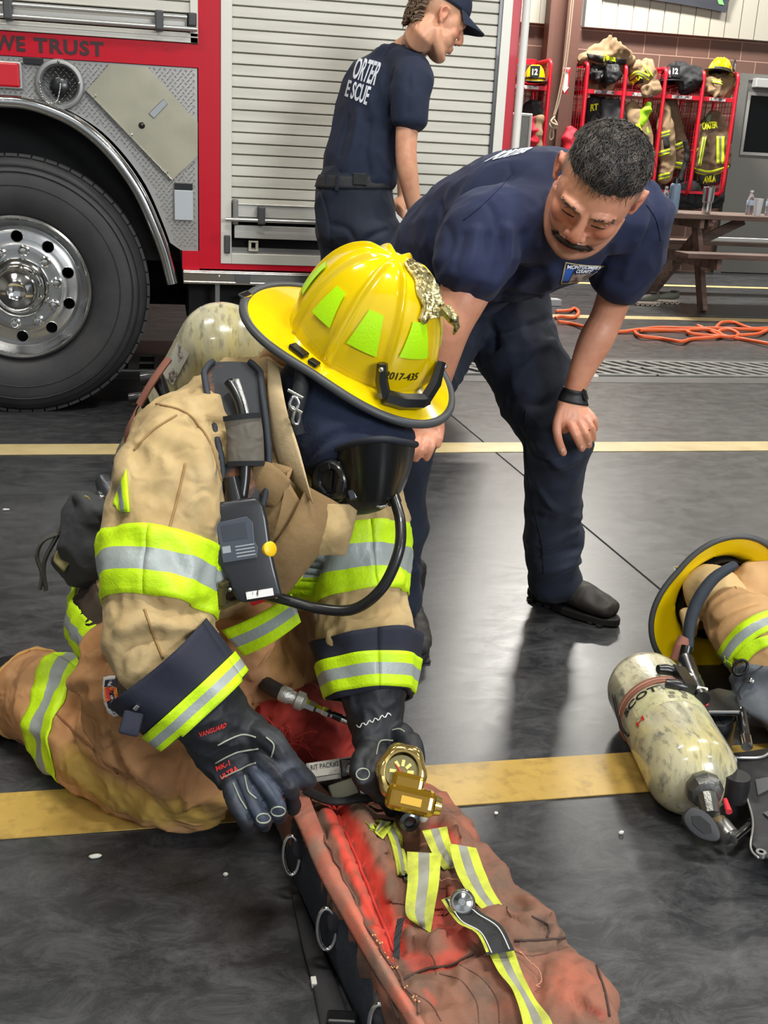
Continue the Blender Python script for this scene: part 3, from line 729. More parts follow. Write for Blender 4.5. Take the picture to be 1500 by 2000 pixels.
# lift bar at the door foot
def z_(py, px=500): return T(px, py).z
bx = MB(); bx.box((xi0+.012, TY-.004, z_(425)), (xi1, TY+.012, z_(399))); bx.box((xi0+.012, TY-.012, z_(401)), (xi1, TY-.004, z_(398))); bx.box((xi0+.012, TY-.006, z_(466)), (xi1, TY+.02, z_(441)))
bx.build('door_bottom_rail', ALU, tr, smooth=0, bevel=.002)
MB().tube([(xi0-.03, TY-.045, z_(429)), (xi1-.0, TY-.045, z_(429))], .0085, 12).build('lift_bar', mat('bar_satin', srgb(200, 200, 196), .3, .8), tr, smooth=60)
for px in (509, 900):
    x = T(px, 420).x; MB().box((x-.016, TY-.058, z_(437)), (x+.016, TY-.0, z_(402))).build('bar_bracket', mat('bracket_grey', srgb(70, 71, 73), .5), tr, smooth=0, bevel=.006)
x = T(462, 400).x; MB().box((x-.018, TY-.03, z_(440)), (x+.006, TY+.02, z_(390))).build('end_block', mat('block_grey', srgb(120, 120, 118), .5), tr, smooth=0, bevel=.006)
x = T(443, 480).x; MB().box((x-.012, TY-.02, z_(496)), (x+.014, TY+.02, z_(461))).build('end_block', mat('block_dark', srgb(62, 63, 65), .5), tr, smooth=0, bevel=.004)
MB().box((xi0, TY+.05, z_(497)), (xi1, TY+.06, z_(440))).build('sill_shadow_gap', DARK, tr, smooth=0)
MB().box((xi0, TY+.02, z_(496)), (xi1, TY+.045, z_(485))).build('sill_lip', STEEL, tr, smooth=0)
a_ = T(493, 480); lt = MB()
for (dx, w_) in ((-.011, .008), (.02, .006)):
    lt.box((a_.x+dx-.006, TY-.002, a_.z-.022), (a_.x+dx+.006, TY+.03, a_.z+.02))
lt.box((a_.x-.017, TY-.004, a_.z+.014), (a_.x+.026, TY+.03, a_.z+.021)); lt.box((a_.x-.017, TY-.004, a_.z-.024), (a_.x+.026, TY+.03, a_.z-.017))
lt.build('latch_catch', mat('catch_cream', srgb(196, 192, 172), .4, .4), tr, smooth=0, bevel=.001)
# upper left door: frame with lift bars
zf0 = 1.578
fm = MB(); fm.box((-3, TY-.006, zf0), (xA, TY+.03, 1.617)); fm.box((T(371, 20).x, TY-.006, zf0), (xA, TY+.03, 3.0)); fm.box((-3, TY-.008, 1.598), (xA, TY-.003, 1.604)); fm.build('door_frame', _M['frame_aluminium'], tr, smooth=0, bevel=.002)
roller(-3, T(371, 20).x, 1.69, 3.0, 'roller_door')
bx = MB(); bx.box((-3, TY-.002, 1.635), (T(365, 40).x, TY+.012, 1.685)); bx.build('door_bottom_rail', ALU, tr, smooth=0)
MB().box((-3, TY+.03, 1.61), (T(371, 20).x, TY+.04, 1.7)).build('sill_shadow_gap', DARK, tr, smooth=0)
MB().tube([(-3, TY-.045, 1.628), (xA-.005, TY-.045, 1.628)], .0095, 12).build('lift_bar', _M['bar_satin'], tr, smooth=60)
MB().tube([(-3, TY-.03, 1.672), (T(365, 30).x, TY-.03, 1.672)], .0085, 12).build('lift_bar', _M['bar_satin'], tr, smooth=60)
for px in (19, 311):
    x = T(px, 40).x; MB().box((x-.017, TY-.06, 1.615), (x+.017, TY, 1.69)).build('bar_bracket', _M['bracket_grey'], tr, smooth=0, bevel=.006)
x = T(374, 40).x; MB().box((x-.014, TY-.05, 1.64), (x+.02, TY, 1.69)).build('end_block', _M['block_dark'], tr, smooth=0, bevel=.005)
# ================================================================ fire helmets
HELMY = mat('helmet_yellow', srgb(238, 205, 8), 0.14, coat=0.8, bump=(25, 0.01), var=(srgb(226, 190, 6), 9, 0.45, 0.8))
EDGE = mat('brim_edge_rubber', srgb(70, 72, 74), 0.45)
STICK = mat('lime_sticker', srgb(190, 250, 10), 0.3, coat=0.3, bump=(300, 0.1))
HELMIN = mat('helmet_liner_black', srgb(14, 14, 16), 0.7)
def helmet_surf(o, f, u, s):
    """shape functions of a traditional brimmed helmet: f front, u crown, s side"""
    def base(a):                       # dome footprint radius, a = angle from the front
        return (0.124*0.105)/math.sqrt((0.105*math.cos(a))**2+(0.124*math.sin(a))**2)
    def brimR(a):
        c = math.cos(a); rear = max(0, -c); front = max(0, c)
        return 0.137+0.040*front**2+0.066*rear**1.7
    def brimZ(a, t):
        c = math.cos(a); return -t*(0.012+0.012*max(0, c)**2+0.004*max(0, -c)**2)+0.006*math.sin(a)**2*t
    ribs = [0, math.pi/4, math.pi/2, 3*math.pi/4, math.pi, -3*math.pi/4, -math.pi/2, -math.pi/4]
    def dome(a, t, off=0.0):           # t 0 base .. 1 apex
        ph = t*math.pi/2; r = base(a)*math.cos(ph)**0.82; z = 0.163*math.sin(ph)**1.02
        rb = 0
        for k in ribs:
            d = math.atan2(math.sin(a-k), math.cos(a-k))*r; rb = max(rb, math.exp(-(d/0.0046)**2)*min(1, (.97-t)*6))
        rr = r+(0.0085*rb+off)*math.cos(ph*0.9)*min(1, (t+.0)/.06 if t < .06 else 1); z += (0.0085*rb+off)*math.sin(ph)
        return o+f*rr*math.cos(a)+s*rr*math.sin(a)+u*z
    def brim(a, t, off=0.0):
        r = lerp(base(a), brimR(a), t); return o+f*r*math.cos(a)+s*r*math.sin(a)+u*(brimZ(a, t)+off)
    return dome, brim, base, brimR, brimZ
def helmet(root, o, f, u, hi=True, shellmat=None, edge=None):
    o = Vector(o); f = Vector(f).normalized(); u = Vector(u); u = (u-f*u.dot(f)).normalized(); s = u.cross(f)   # s = wearer's left
    dome, brim, base, brimR, brimZ = helmet_surf(o, f, u, s)
    na, nt = (320, 40) if hi else (64, 14); mb = MB(); ms = []
    rows = [[brim(2*math.pi*k/na, 1-j/6) for k in range(na)] for j in range(6)]
    rows += [[dome(2*math.pi*k/na, j/nt) for k in range(na)] for j in range(0, nt+1)]
    vs = [p for r in rows for p in r]; fs = []
    for i in range(len(rows)-1):
        for k in range(na): fs.append((i*na+k, i*na+(k+1) % na, (i+1)*na+(k+1) % na, (i+1)*na+k))
    n0 = len(vs)
    rows2 = [[brim(2*math.pi*k/na, 1-j/6, -0.003) for k in range(na)] for j in range(7)]
    rows2 += [[dome(2*math.pi*k/na, j/12, -0.012) for k in range(na)] for j in range(1, 13)]
    vs += [p for r in rows2 for p in r]
    for i in range(len(rows2)-1):
        for k in range(na): fs.append((n0+i*na+k, n0+(i+1)*na+k, n0+(i+1)*na+(k+1) % na, n0+i*na+(k+1) % na))
    for k in range(na): fs.append((k, n0+k, n0+(k+1) % na, (k+1) % na))
    mb.add(vs, fs); sh = mb.build('shell', shellmat or HELMY, root, smooth=60, fix=True)
    MB().tube([brim(2*math.pi*k/96, 1.0, -.0015) for k in range(96)], 0.0072, 10, closed=True).build('brim_edge', edge or EDGE, root, smooth=180)
    # shallow inner liner ring
    MB().grid(lambda a, v: (o+f*(base(2*math.pi*a)-.018)*math.cos(2*math.pi*a)+s*(base(2*math.pi*a)-.018)*math.sin(2*math.pi*a)+u*(-.012+.07*v), u), 48, 2, 0.0).build('liner', HELMIN, root, smooth=60, fix=False)
    return dome, brim, s, u, f
def domepatch(root, name, dome, a0, a1, t0, t1, m, off=.0012, taper=0.0, n=12, th=.001, w=1.0):
    mb = MB()
    def fn(x, y):
        t = lerp(t0, t1, y); k = 1-taper*y; a = lerp(lerp(a0, a1, .5)-(a1-a0)/2*k, lerp(a0, a1, .5)+(a1-a0)/2*k, x)
        p = dome(a, t, off); q = dome(a+.02, t, off)-p; r = dome(a, t+.02, off)-p; nn = q.cross(r).normalized()
        return p, nn if nn.dot(p-dome(a, 0)*0-p*0) != 0 else nn
    mb.grid(fn, n, n, 0)
    return mb.build(name, m, root, smooth=180, fix=False)
# the kneeling firefighter's helmet
HO = P(702, 676, 1.70)
hf = camdir(.80, -.56, .20); hu = camdir(.40, .73, .60)
kh = thing('fire_helmet', 'glossy yellow brimmed fire helmet with eagle crest on the kneeling firefighter', 'helmet', tuple(HO))
dome, brim, hs, hu2, hf2 = helmet(kh, HO, hf, hu)
R_ = math.radians
# s = wearer's left; the viewer sees the wearer's right side (negative angles)
for (a0, a1, t0, t1, tp) in ((-81, -54, .20, .46, .45), (-37, -10, .24, .48, .45), (-124, -100, .22, .46, .45), (9, 32, .27, .50, .4), (-169, -147, .22, .46, .4)):
    domepatch(kh, 'lime_sticker', dome, R_(a0), R_(a1), t0, t1, STICK, taper=tp, off=.0035)
# eagle crest on the front rib
GOLD = mat('aged_brass_crest', srgb(196, 182, 130), 0.3, 0.9, var=(srgb(66, 58, 40), 90, 0.54, 0.68), bump=(120, 0.6, .003))
eg = MB()
def egf(u, v):
    t = lerp(.95, .50, u); hw = lerp(.005, .034, u**.8)*(1+.12*math.sin(14*u)*abs(2*v-1)); x = (2*v-1)*hw; r = max(.02, .124*math.cos(t*math.pi/2)**.82)
    a = x/r; rid = .007*(1-abs(2*v-1))**.6; ft = .0022*math.sin(60*v+22*u)*math.sin(30*u); p = dome(a, t, .004+rid+ft); n_ = (dome(a, t, .01)-dome(a, t, 0)).normalized(); return p, n_
eg.grid(egf, 40, 24, .004)
for sd in (-1, 1):
    eg.tube([egf(u_/10, .5+sd*.5)[0] for u_ in range(11)], [.002+.0018*u_/10 for u_ in range(11)], 6)
    q_ = egf(1, .5+sd*.42)[0]; eg.ball(q_, .0075, nu=10, nv=8); eg.tube([q_, q_+hu2*-.008+(q_-HO).normalized()*.006], [.005, .002], 6)
hd = dome(0, .47, .022); eg.ball(hd, .0095, nu=12, nv=8); eg.tube([hd, dome(0, .42, .028), dome(0, .38, .022)], [.008, .005, .002], 8); eg.tube([egf(.9, .5)[0], hd], [.010, .009], 8)
eg.build('eagle_crest', GOLD, kh, smooth=40, fix=True)
# black shield holder at the brim front
sh_ = MB()
def hp(a, r, z): return HO+hf2*r*math.cos(R_(a))+hs*r*math.sin(R_(a))+hu2*z
bt = [hp(-38, .150, .004), hp(-20, .164, .006), hp(0, .168, .008), hp(20, .164, .008)]
sh_.tube([hp(-50, .122, .050), hp(-47, .130, .026), hp(-42, .140, .004)], [.0085, .010, .010], 6)
sh_.tube([hp(-42, .140, .004), hp(-30, .146, .002), hp(-18, .152, .004), hp(-12, .152, .004)], [.012, .013, .013, .010], 6)
sh_.tube([hp(-14, .152, .004), hp(-6, .146, .028), hp(1, .134, .056)], [.010, .010, .0075], 6)
sh_.build('shield_bracket', BLKP, kh, smooth=40)
for q in (hp(-50.5, .132, .045), hp(1, .142, .052)): MB().ball(q, .0042, nu=10, nv=8).build('bracket_screw', CHROME, kh)
# handwritten number
def wr(u_, v_):
    a = R_(lerp(-42, -14, u_)); t = lerp(.085, .135, v_)+.01*u_; p = dome(a, t, .0012); q = dome(a, t, .01); return p, (q-p).normalized()
text_on('handwritten_number', '2017-435', wr, mat('marker_ink', srgb(30, 26, 10), .5), kh, bold=.0, th=.0006)
# rear ring and ratchet clips
b_ = brim(R_(192), 1.0); MB().bar(b_+hu2*.006-hs*.02, b_+hu2*.006+hs*.004, .012, .004, hu2).build('rear_hook', CHROME, kh, smooth=0, bevel=.001)
cl = MB(); p = brim(R_(-112), .25); 
cl.bar(brim(R_(-118), .45, .004), brim(R_(-104), .45, .004), .016, .008, hu2); cl.bar(brim(R_(-100), .5, .004), brim(R_(-92), .5, .004), .014, .007, hu2)
cl.build('strap_clip', BLKP, kh, smooth=0, bevel=.002)
# ================================================================ kneeling firefighter
TAN = mat('turnout_tan', srgb(186, 160, 112), 0.85, var=[(srgb(160, 132, 86), 5, 0.42, 0.7), (srgb(198, 174, 130), 13, 0.5, 0.8)], bump=(70, 0.25, .004), weave=(260, 0.2), sheen=.1, wr=[(9, 1.0, .03), (30, .7, .008)])
BROWN2 = mat('trouser_bronze', srgb(188, 138, 92), 0.85, var=[(srgb(166, 118, 72), 5, 0.42, 0.7), (srgb(200, 158, 112), 14, 0.55, 0.8)], bump=(70, 0.25, .004), weave=(260, 0.2), wr=[(8, 1.0, .03), (26, .7, .008)], paint=[('knee', srgb(186, 150, 72)), ('dark_brown', srgb(104, 70, 46))])
NAVYC = mat('navy_cuff_cloth', srgb(30, 34, 50), 0.8, wr=(12, .5, .02), bump=(50, 0.3, .004), weave=(300, .2))
NAVYK = mat('navy_hood_knit', srgb(26, 36, 60), 0.9, bump=(160, 0.25, .003), sheen=.05)
GLOVE = mat('glove_black_leather', srgb(26, 28, 33), 0.6, paint=[('slate', srgb(66, 74, 90))], var=(srgb(48, 52, 62), 12, 0.5, 0.75), bump=(60, 0.3, .004))
PIPING = mat('glove_piping', srgb(150, 156, 140), 0.6)
D = Vector((.69, .72, 0)); FW = Vector((.72, -.69, 0)); U = Vector((0, 0, 1))
kp = thing('person', 'kneeling firefighter in tan turnout gear with lime stripes, reaching into the red bag', 'person', tuple(G(330, 1500)))
# --- body (hidden neck and head inside hood and coat)
b = MB()
headc = P(682, 815, 1.69)
loft(b, [(P(540, 850, 1.80), .07, .07, D), (P(600, 810, 1.76), .06, .06, D)], 16)
b.ball(headc, (.082, .095, .1), nu=20, nv=14)
finish(fuse(b, .012, 3), 'body', mat('skin_mid', srgb(206, 150, 120), .5, sss=.1), kp)
# --- hood
b = MB()
loft(b, [(P(610, 930, 1.72), .055, .07, D), (P(600, 860, 1.76), .08, .085, D), (P(650, 800, 1.71), .102, .11, D), (P(700, 760, 1.68), .09, .10, D)], 24)
loft(b, [(P(645, 800, 1.70), .10, .10, D), (P(690, 850, 1.66), .098, .09, D), (P(735, 890, 1.63), .085, .065, D)], 24)
me = fuse(b, .007, 8); bv = bvh_of(me)
folds(me, [([(600, 880), (650, 840), (720, 826), (810, 835)], .012, .006), ([(604, 905), (655, 868), (740, 852), (800, 852)], .012, .007), ([(602, 892), (652, 854), (730, 838)], .008, -.006)], bv)
crumple(me, (14, 14, 14), .003, 2)
hood = finish(me, 'hood', NAVYK, kp)
# --- jacket
TS = [(P(352, 1222, 1.90), .215, .185), (P(360, 1180, 1.90), .20, .175), (P(375, 1130, 1.88), .178, .15), (P(415, 1040, 1.84), .19, .155), (P(460, 950, 1.80), .20, .15), (P(500, 880, 1.78), .185, .13), (P(530, 820, 1.78), .135, .10)]
b = MB()
loft(b, [(c, a, r, D) for c, a, r in TS], 32, e=2.2)
RA = [(P(425, 830, 1.72), .075), (P(372, 872, 1.655), .090), (P(344, 940, 1.61), .090), (P(330, 1020, 1.57), .090), (P(320, 1110, 1.53), .086), (P(306, 1190, 1.50), .08), (P(318, 1262, 1.485), .072), (P(372, 1330, 1.465), .062)]
loft(b, [(c, r, r*.95, D) for c, r in RA], 24)
LA = [(P(600, 840, 1.88), .075), (P(655, 890, 1.86), .085), (P(690, 970, 1.80), .086), (P(709, 1080, 1.74), .083), (P(714, 1170, 1.69), .078), (P(716, 1262, 1.64), .078)]
loft(b, [(c, r, r, D) for c, r in LA], 24)
# shoulder yoke
loft(b, [(P(410, 835, 1.72), .065, .065, U), (P(475, 800, 1.78), .078, .078, U), (P(560, 800, 1.86), .07, .07, U), (P(640, 850, 1.9), .075, .075, U)], 20)
# skirt of the coat (open front)
loft(b, [(P(250, 1150, 1.98), .08, .07, FW), (P(225, 1215, 2.0), .075, .06, FW)], 16)
me = fuse(b, .006, 9); bv = bvh_of(me)
crumple(me, (7, 7, 4.5), .0085, 1); crumple(me, (14, 14, 9), .0062, 5); crumple(me, (34, 34, 22), .0026, 8)
folds(me, [([(330, 735), (395, 790), (430, 880), (440, 960)], .007, -.009), ([(395, 800), (360, 900), (335, 1000), (320, 1060)], .005, -.005), ([(250, 900), (270, 1000), (300, 1050)], .018, .012), ([(370, 870), (395, 960), (400, 1040)], .018, .014),
           ([(240, 960), (235, 1040), (240, 1060)], .014, -.01), ([(300, 1180), (350, 1200), (395, 1185)], .012, -.012), ([(240, 1230), (290, 1215), (380, 1220)], .014, .012), ([(250, 1255), (310, 1240)], .010, -.01),
           ([(640, 1010), (700, 1000), (760, 980)], .014, .009), ([(650, 1130), (720, 1150), (780, 1130)], .014, .009), ([(660, 1180), (720, 1200), (790, 1180)], .012, -.009),
           ([(500, 870), (520, 950), (490, 1040), (460, 1110)], .02, -.015), ([(540, 870), (580, 960), (560, 1040), (520, 1120)], .018, .018), ([(600, 960), (620, 1050), (560, 1120)], .014, -.015), ([(480, 1040), (560, 1060), (640, 1000)], .02, .012)], bv)
bvJ = bvh_of(me)
jk = finish(me, 'turnout_jacket', TAN, kp)
RIM3 = [HIVIS, SILVER]
def f3(u, v): return tri(u, v)
# sleeve bands
band('reflective_band', bvJ, RA[3][0], RA[5][0], .30, 1.02, RIM3, jk, R=.22, n=80, nv=12, off=.004, tilt=(0, 0, -.02))
band('reflective_band', bvJ, LA[2][0], LA[4][0], .38, 1.0, RIM3, jk, R=.2, n=80, nv=12, off=.004)
# hem band round the coat, chest band behind
hp0, hp1 = P(352, 1245, 1.90), P(372, 1140, 1.885)
band('reflective_band', bvJ, hp0, hp1, .02, .70, RIM3, jk, R=.6, n=120, nv=12, off=.004)
patch('reflective_band', bvJ, [(248, 918), (236, 950), (222, 985)], [(254, 1000), (243, 1000), (232, 996)][::1], RIM3, jk, nu=10, nv=9, matfn=lambda u, v: 1 if .3 < u < .62 else 0, maxjump=.2)
# seams on the sleeve
def seam(bvh, pts, parent, m, r=.0022, name='seam', off=.001):
    q = []
    for a in resample(pts, 24):
        h, nn = hit(bvh, a.x, a.y)
        if h is not None: q.append(h+nn*off)
    if len(q) > 3: return MB().tube(q, r, 6).build(name, m, parent, smooth=180)
SEAM = mat('seam_tan', srgb(156, 124, 78), .85, bump=(200, .4, .002))
seam(bvJ, [(362, 905), (345, 980), (325, 1050)], jk, SEAM, .0018)
seam(bvJ, [(318, 1075), (312, 1130)], jk, SEAM, .0016)
seam(bvJ, [(282, 1190), (300, 1240), (318, 1285)], jk, SEAM, .0018)
seam(bvJ, [(306, 790), (350, 800), (382, 822), (412, 870), (432, 940)], jk, SEAM, .0018)
seam(bvJ, [(262, 880), (300, 840), (345, 812)], jk, SEAM, .0016)
# storm flap and open collar
def cloth(name, top, bot, m, parent, bv=bvJ, off=.012, th=.006, nu=22, nv=10, puff=.0, **k):
    return patch(name, bv, top, bot, m, parent, off=off, th=th, nu=nu, nv=nv, puff=puff, **k)
def sheet(name, A, B, m, parent, th=.006, nu=24, nv=8, bulge=0.0, wav=0.0, bdir=(0, -1, .1)):
    A = crom(A, 6) if len(A) > 2 else A; B = crom(B, 6) if len(B) > 2 else B; bd = Vector(bdir)
    def at(L, t):
        x = t*(len(L)-1); i = min(int(x), len(L)-2); return lerp(L[i], L[i+1], x-i)
    mb = MB()
    def fn(u, v):
        p = lerp(at(A, u), at(B, u), v)+bd*(bulge*math.sin(math.pi*v)*math.sin(math.pi*min(1, u*1.0))+wav*math.sin(9*u+4*v)); return p, bd
    mb.grid(fn, nu, nv, th); return mb.build(name, m, parent, smooth=180)
TAN2 = mat('turnout_tan_light', srgb(206, 182, 140), 0.85, bump=(70, 0.25, .004), weave=(260, 0.2))
TAN3 = mat('turnout_tan_dark', srgb(150, 122, 82), 0.85, var=[(srgb(120, 94, 60), 7, 0.42, 0.7)], bump=(70, 0.3, .004), weave=(260, 0.2))  # darker mottled tan for the lower storm flap, chest flap and pocket
sheet('storm_flap', PP((545, 720, 1.66), (560, 800, 1.60), (585, 880, 1.56), (612, 985, 1.52)), PP((522, 700, 1.68), (525, 800, 1.63), (540, 900, 1.60), (590, 960, 1.57)), TAN2, jk, bulge=.006)
sheet('storm_flap', PP((515, 900, 1.59), (570, 915, 1.565), (560, 930, 1.555), (590, 985, 1.55)), PP((430, 1120, 1.60), (480, 1125, 1.585), (520, 1150, 1.58), (560, 1130, 1.57)), TAN3, jk, bulge=.02, nu=26, nv=14)
sheet('front_flap', PP((640, 985, 1.54), (628, 1040, 1.53), (612, 1085, 1.535)), PP((700, 985, 1.56), (690, 1035, 1.545), (675, 1085, 1.55)), TAN, jk, bulge=.012)
sheet('chest_flap', PP((600, 950, 1.545), (560, 1030, 1.54), (500, 1110, 1.55)), PP((665, 985, 1.55), (640, 1060, 1.535), (545, 1180, 1.55)), TAN3, jk, bulge=.014, nu=24, nv=10)
sheet('pocket', PP((495, 905, 1.565), (530, 905, 1.555), (568, 938, 1.55)), PP((478, 960, 1.575), (512, 985, 1.565), (548, 995, 1.56)), TAN3, jk, bulge=.01, nu=12)
# hem trim of the open front
sheet('reflective_band', PP((500, 1075, 1.575), (545, 1085, 1.56), (610, 1075, 1.55)), PP((505, 1125, 1.575), (530, 1170, 1.56), (590, 1130, 1.55)), HIVIS, jk, th=.004)
sheet('reflective_band', PP((520, 1105, 1.57), (560, 1120, 1.555)), PP((515, 1140, 1.57), (540, 1150, 1.555)), SILVER, jk, th=.004, nu=4)
bt_ = MB(); bt_.grid(lambda u, v: (lerp(lerp(P(432, 1232, 1.64), P(570, 1160, 1.60), u), lerp(P(475, 1282, 1.62), P(588, 1215, 1.59), u), v)+Vector((0, -.012*math.sin(math.pi*u), 0)), Vector((0, -1, .3))), 16, 9, .006, matfn=lambda u, v: tri(u, v))
bt_.build('reflective_band', RIM3, jk, smooth=180)
# collar
cf = MB(); cpts = PP((555, 672, 1.84), (512, 676, 1.82), (500, 712, 1.76), (520, 735, 1.72), (565, 742, 1.69), (600, 735, 1.66))
cp2 = PP((545, 662, 1.86), (505, 665, 1.84), (490, 700, 1.78), (512, 745, 1.72), (560, 760, 1.69), (598, 752, 1.66))
sheet('collar', PP((600, 690, 1.86), (545, 668, 1.85), (508, 690, 1.80), (510, 722, 1.745), (545, 735, 1.71), (590, 725, 1.68)), PP((600, 730, 1.84), (560, 715, 1.82), (520, 725, 1.79), (505, 745, 1.74), (545, 765, 1.70), (585, 762, 1.68)), mat('collar_tan', srgb(204, 164, 118), .85, bump=(80, .2, .003)), jk, th=.02, nu=30, bulge=.012, bdir=(-.2, -.6, .6))
# --- waist belt
BELT = mat('belt_webbing', srgb(66, 54, 44), 0.8, bump=(160, .3, .002))
band('belt', bvJ, TS[2][0], TS[1][0], .0, .75, BELT, jk, R=.6, n=120, nv=4, off=.004, th=.004, matfn=lambda u, v: 0)
h, nn = hit(bvJ, 440, 1150)
if h is not None:
    bk = MB(); x_ = D; y_ = Vector((0, 0, 1)); hh_ = h+nn*.012
    for sx in (-1, 1): bk.obox(hh_+x_*sx*.024, (.004, .017, .004), x_, y_, nn)
    for sy in (-1, 1): bk.obox(hh_+y_*sy*.017, (.028, .004, .004), x_, y_, nn)
    bk.build('belt_buckle', mat('bronze_buckle', srgb(104, 94, 66), .4, .7), jk, smooth=0, bevel=.001)
h, nn = hit(bvJ, 222, 1090)
p_ = P(222, 1098, 1.86); bk = MB()
bk.tube(crom(PP((212, 1072, 1.85), (232, 1080, 1.84), (228, 1125, 1.84), (206, 1112, 1.85)), 4, True), .0045, 8, closed=True); bk.build('belt_buckle', STEEL, jk, smooth=60)
# --- trousers
b = MB()
hipR, hipL = G(272, 1290, .34), G(430, 1215, .36)
loft(b, [(P(352, 1190, 1.90), .185, .155, D), (P(345, 1260, 1.93), .19, .16, D), (P(345, 1320, 1.93), .17, .15, D)], 28)
kneeR = G(418, 1520, .095); kneeL = G(640, 1372, .11)
loft(b, [(hipR, .125, .12, D), (lerp(hipR, kneeR, .5)+Vector((0, 0, .0)), .125, .12, D), (kneeR+Vector((0, 0, .01)), .095, .095, D)], 22)
LL = [(kneeR, .095), (G(330, 1500, .10), .10), (G(240, 1455, .105), .105), (G(160, 1405, .105), .105), (G(90, 1365, .098), .095), (G(58, 1350, .095), .088)]
loft(b, [(c, r, r*.98, U) for c, r in LL], 22)
loft(b, [(hipL, .125, .12, D), (lerp(hipL, kneeL, .5), .12, .115, D), (kneeL, .10, .10, D)], 22)
footL = kneeL+Vector((-.38, .36, -.01))
loft(b, [(kneeL, .095, .095, U), (lerp(kneeL, footL, .5), .095, .09, U), (footL, .085, .08, U)], 22)
me = fuse(b, .0065, 8); co, no = arr(me)
crumple(me, (6, 6, 7), .010, 7); crumple(me, (14, 14, 14), .0068, 9); crumple(me, (32, 32, 32), .002, 3)
bv = bvh_of(me)
folds(me, [([(200, 1290), (185, 1340), (200, 1400)], .012, -.014), ([(150, 1330), (120, 1370), (110, 1440)], .016, .012), ([(160, 1350), (135, 1410), (140, 1460)], .012, -.012), ([(220, 1370), (235, 1440), (280, 1520)], .014, .014), ([(205, 1390), (225, 1460), (255, 1510)], .010, -.012),
           ([(350, 1420), (370, 1480), (360, 1560)], .006, .010), ([(360, 1440), (365, 1500), (345, 1570)], .010, -.012), ([(100, 1420), (170, 1490), (240, 1530)], .008, -.006), ([(380, 1590), (430, 1560), (450, 1530)], .014, -.010), ([(440, 1270), (500, 1320), (560, 1330)], .014, .012), ([(560, 1250), (600, 1320), (640, 1400)], .016, -.012)], bv)
co, no = arr(me); co[:, 2] = np.maximum(co[:, 2], .002); setco(me, co)
bvT = bvh_of(me)
paint(me, 'knee', [([(140, 1500), (200, 1545), (280, 1580), (360, 1592), (440, 1590)], .035, 1.0), ([(560, 1260), (640, 1330)], .05, .4)], bvT, .01, 18)
paint(me, 'dark_brown', [([(600, 1230), (640, 1300), (655, 1380)], .06, .9), ([(470, 1300), (520, 1360)], .03, .6), ([(420, 1580), (470, 1590)], .02, .7), ([(30, 1330), (60, 1290), (120, 1260)], .012, .4)], bvT, .012, 20)  # darker brown on the far leg, thigh, knee tip and by the cuff
tz = finish(me, 'turnout_trousers', BROWN2, kp)
band('reflective_band', bvT, LL[4][0], LL[2][0], .10, .50, RIM3, tz, R=.3, n=90, nv=12, off=.004, tilt=(-.1, 0, 0))
# cuff edge and side strap, shield patch
band('trouser_cuff', bvT, LL[5][0], LL[3][0], -.02, .10, mat('cuff_tan', srgb(196, 152, 92), .85, bump=(70, .3, .004)), tz, R=.3, n=60, nv=4, off=.005, th=.006, matfn=lambda u, v: 0)
seam(bvT, [(110, 1380), (115, 1400), (180, 1460), (230, 1510)], tz, mat('seam_brown', srgb(140, 98, 62), .85), .0022)
patch('side_strap', bvT, [(233, 1245), (230, 1310), (226, 1380)], [(254, 1245), (268, 1310), (264, 1382)], mat('strap_ribbed', srgb(78, 68, 54), .85, var=(srgb(40, 34, 28), 140, .45, .55), aniso=(6, .3, .3)), tz, off=.008, th=.004, nu=16, matfn=lambda u, v: 0, maxjump=.1)
patch('shoulder_patch', bvT, [(205, 1322), (204, 1352), (210, 1382), (222, 1398)], [(234, 1319), (236, 1352), (236, 1382), (230, 1396)], mat('patch_white', srgb(228, 226, 222), .7), tz, off=.004, th=.002, nu=16, nv=6, matfn=lambda u, v: 0, maxjump=.06)
patch('patch_field', bvT, [(209, 1328), (209, 1352), (214, 1380), (222, 1392)], [(230, 1326), (232, 1352), (232, 1380), (228, 1390)], mat('patch_navy', srgb(34, 38, 60), .7, var=(srgb(210, 206, 206), 120, .54, .6)), tz, off=.006, th=.001, nu=16, nv=6, matfn=lambda u, v: 0, maxjump=.06)
text_on('patch_letters', 'FI', quad_on(bvT, (211, 1371), (231, 1371), (231, 1343), (211, 1345), off=.009), mat('patch_red_yellow', srgb(228, 170, 40), .6, var=(srgb(208, 40, 30), 30, .45, .55)), tz, bold=.04, th=.001)
patch('front_belt', bvJ, [(428, 1137), (460, 1134), (500, 1128)], [(428, 1165), (460, 1163), (500, 1158)], BELT, jk, off=.008, th=.004, nu=18, nv=4, matfn=lambda u, v: 0, maxjump=.15)
patch('reflective_band', bvJ, [(424, 1088), (440, 1096), (460, 1104)], [(424, 1108), (440, 1116), (460, 1122)], [HIVIS], jk, off=.006, th=.003, nu=12, nv=3, matfn=lambda u, v: 0, maxjump=.15)
# --- boot behind
b = MB(); ba = G(20, 1350, .07)
loft(b, [(G(60, 1352, .085), .075, .075, U), (G(15, 1345, .075), .07, .07, U), (G(-20, 1350, .065), .055, .06, U), (G(-50, 1390, .045), .05, .045, U), (G(-60, 1440, .04), .045, .04, U)], 20)
me = fuse(b, .008, 4); co, no = arr(me); co[:, 2] = np.maximum(co[:, 2], .002); setco(me, co); finish(me, 'boot', mat('boot_rubber', srgb(24, 25, 28), .5, bump=(40, .1)), kp)
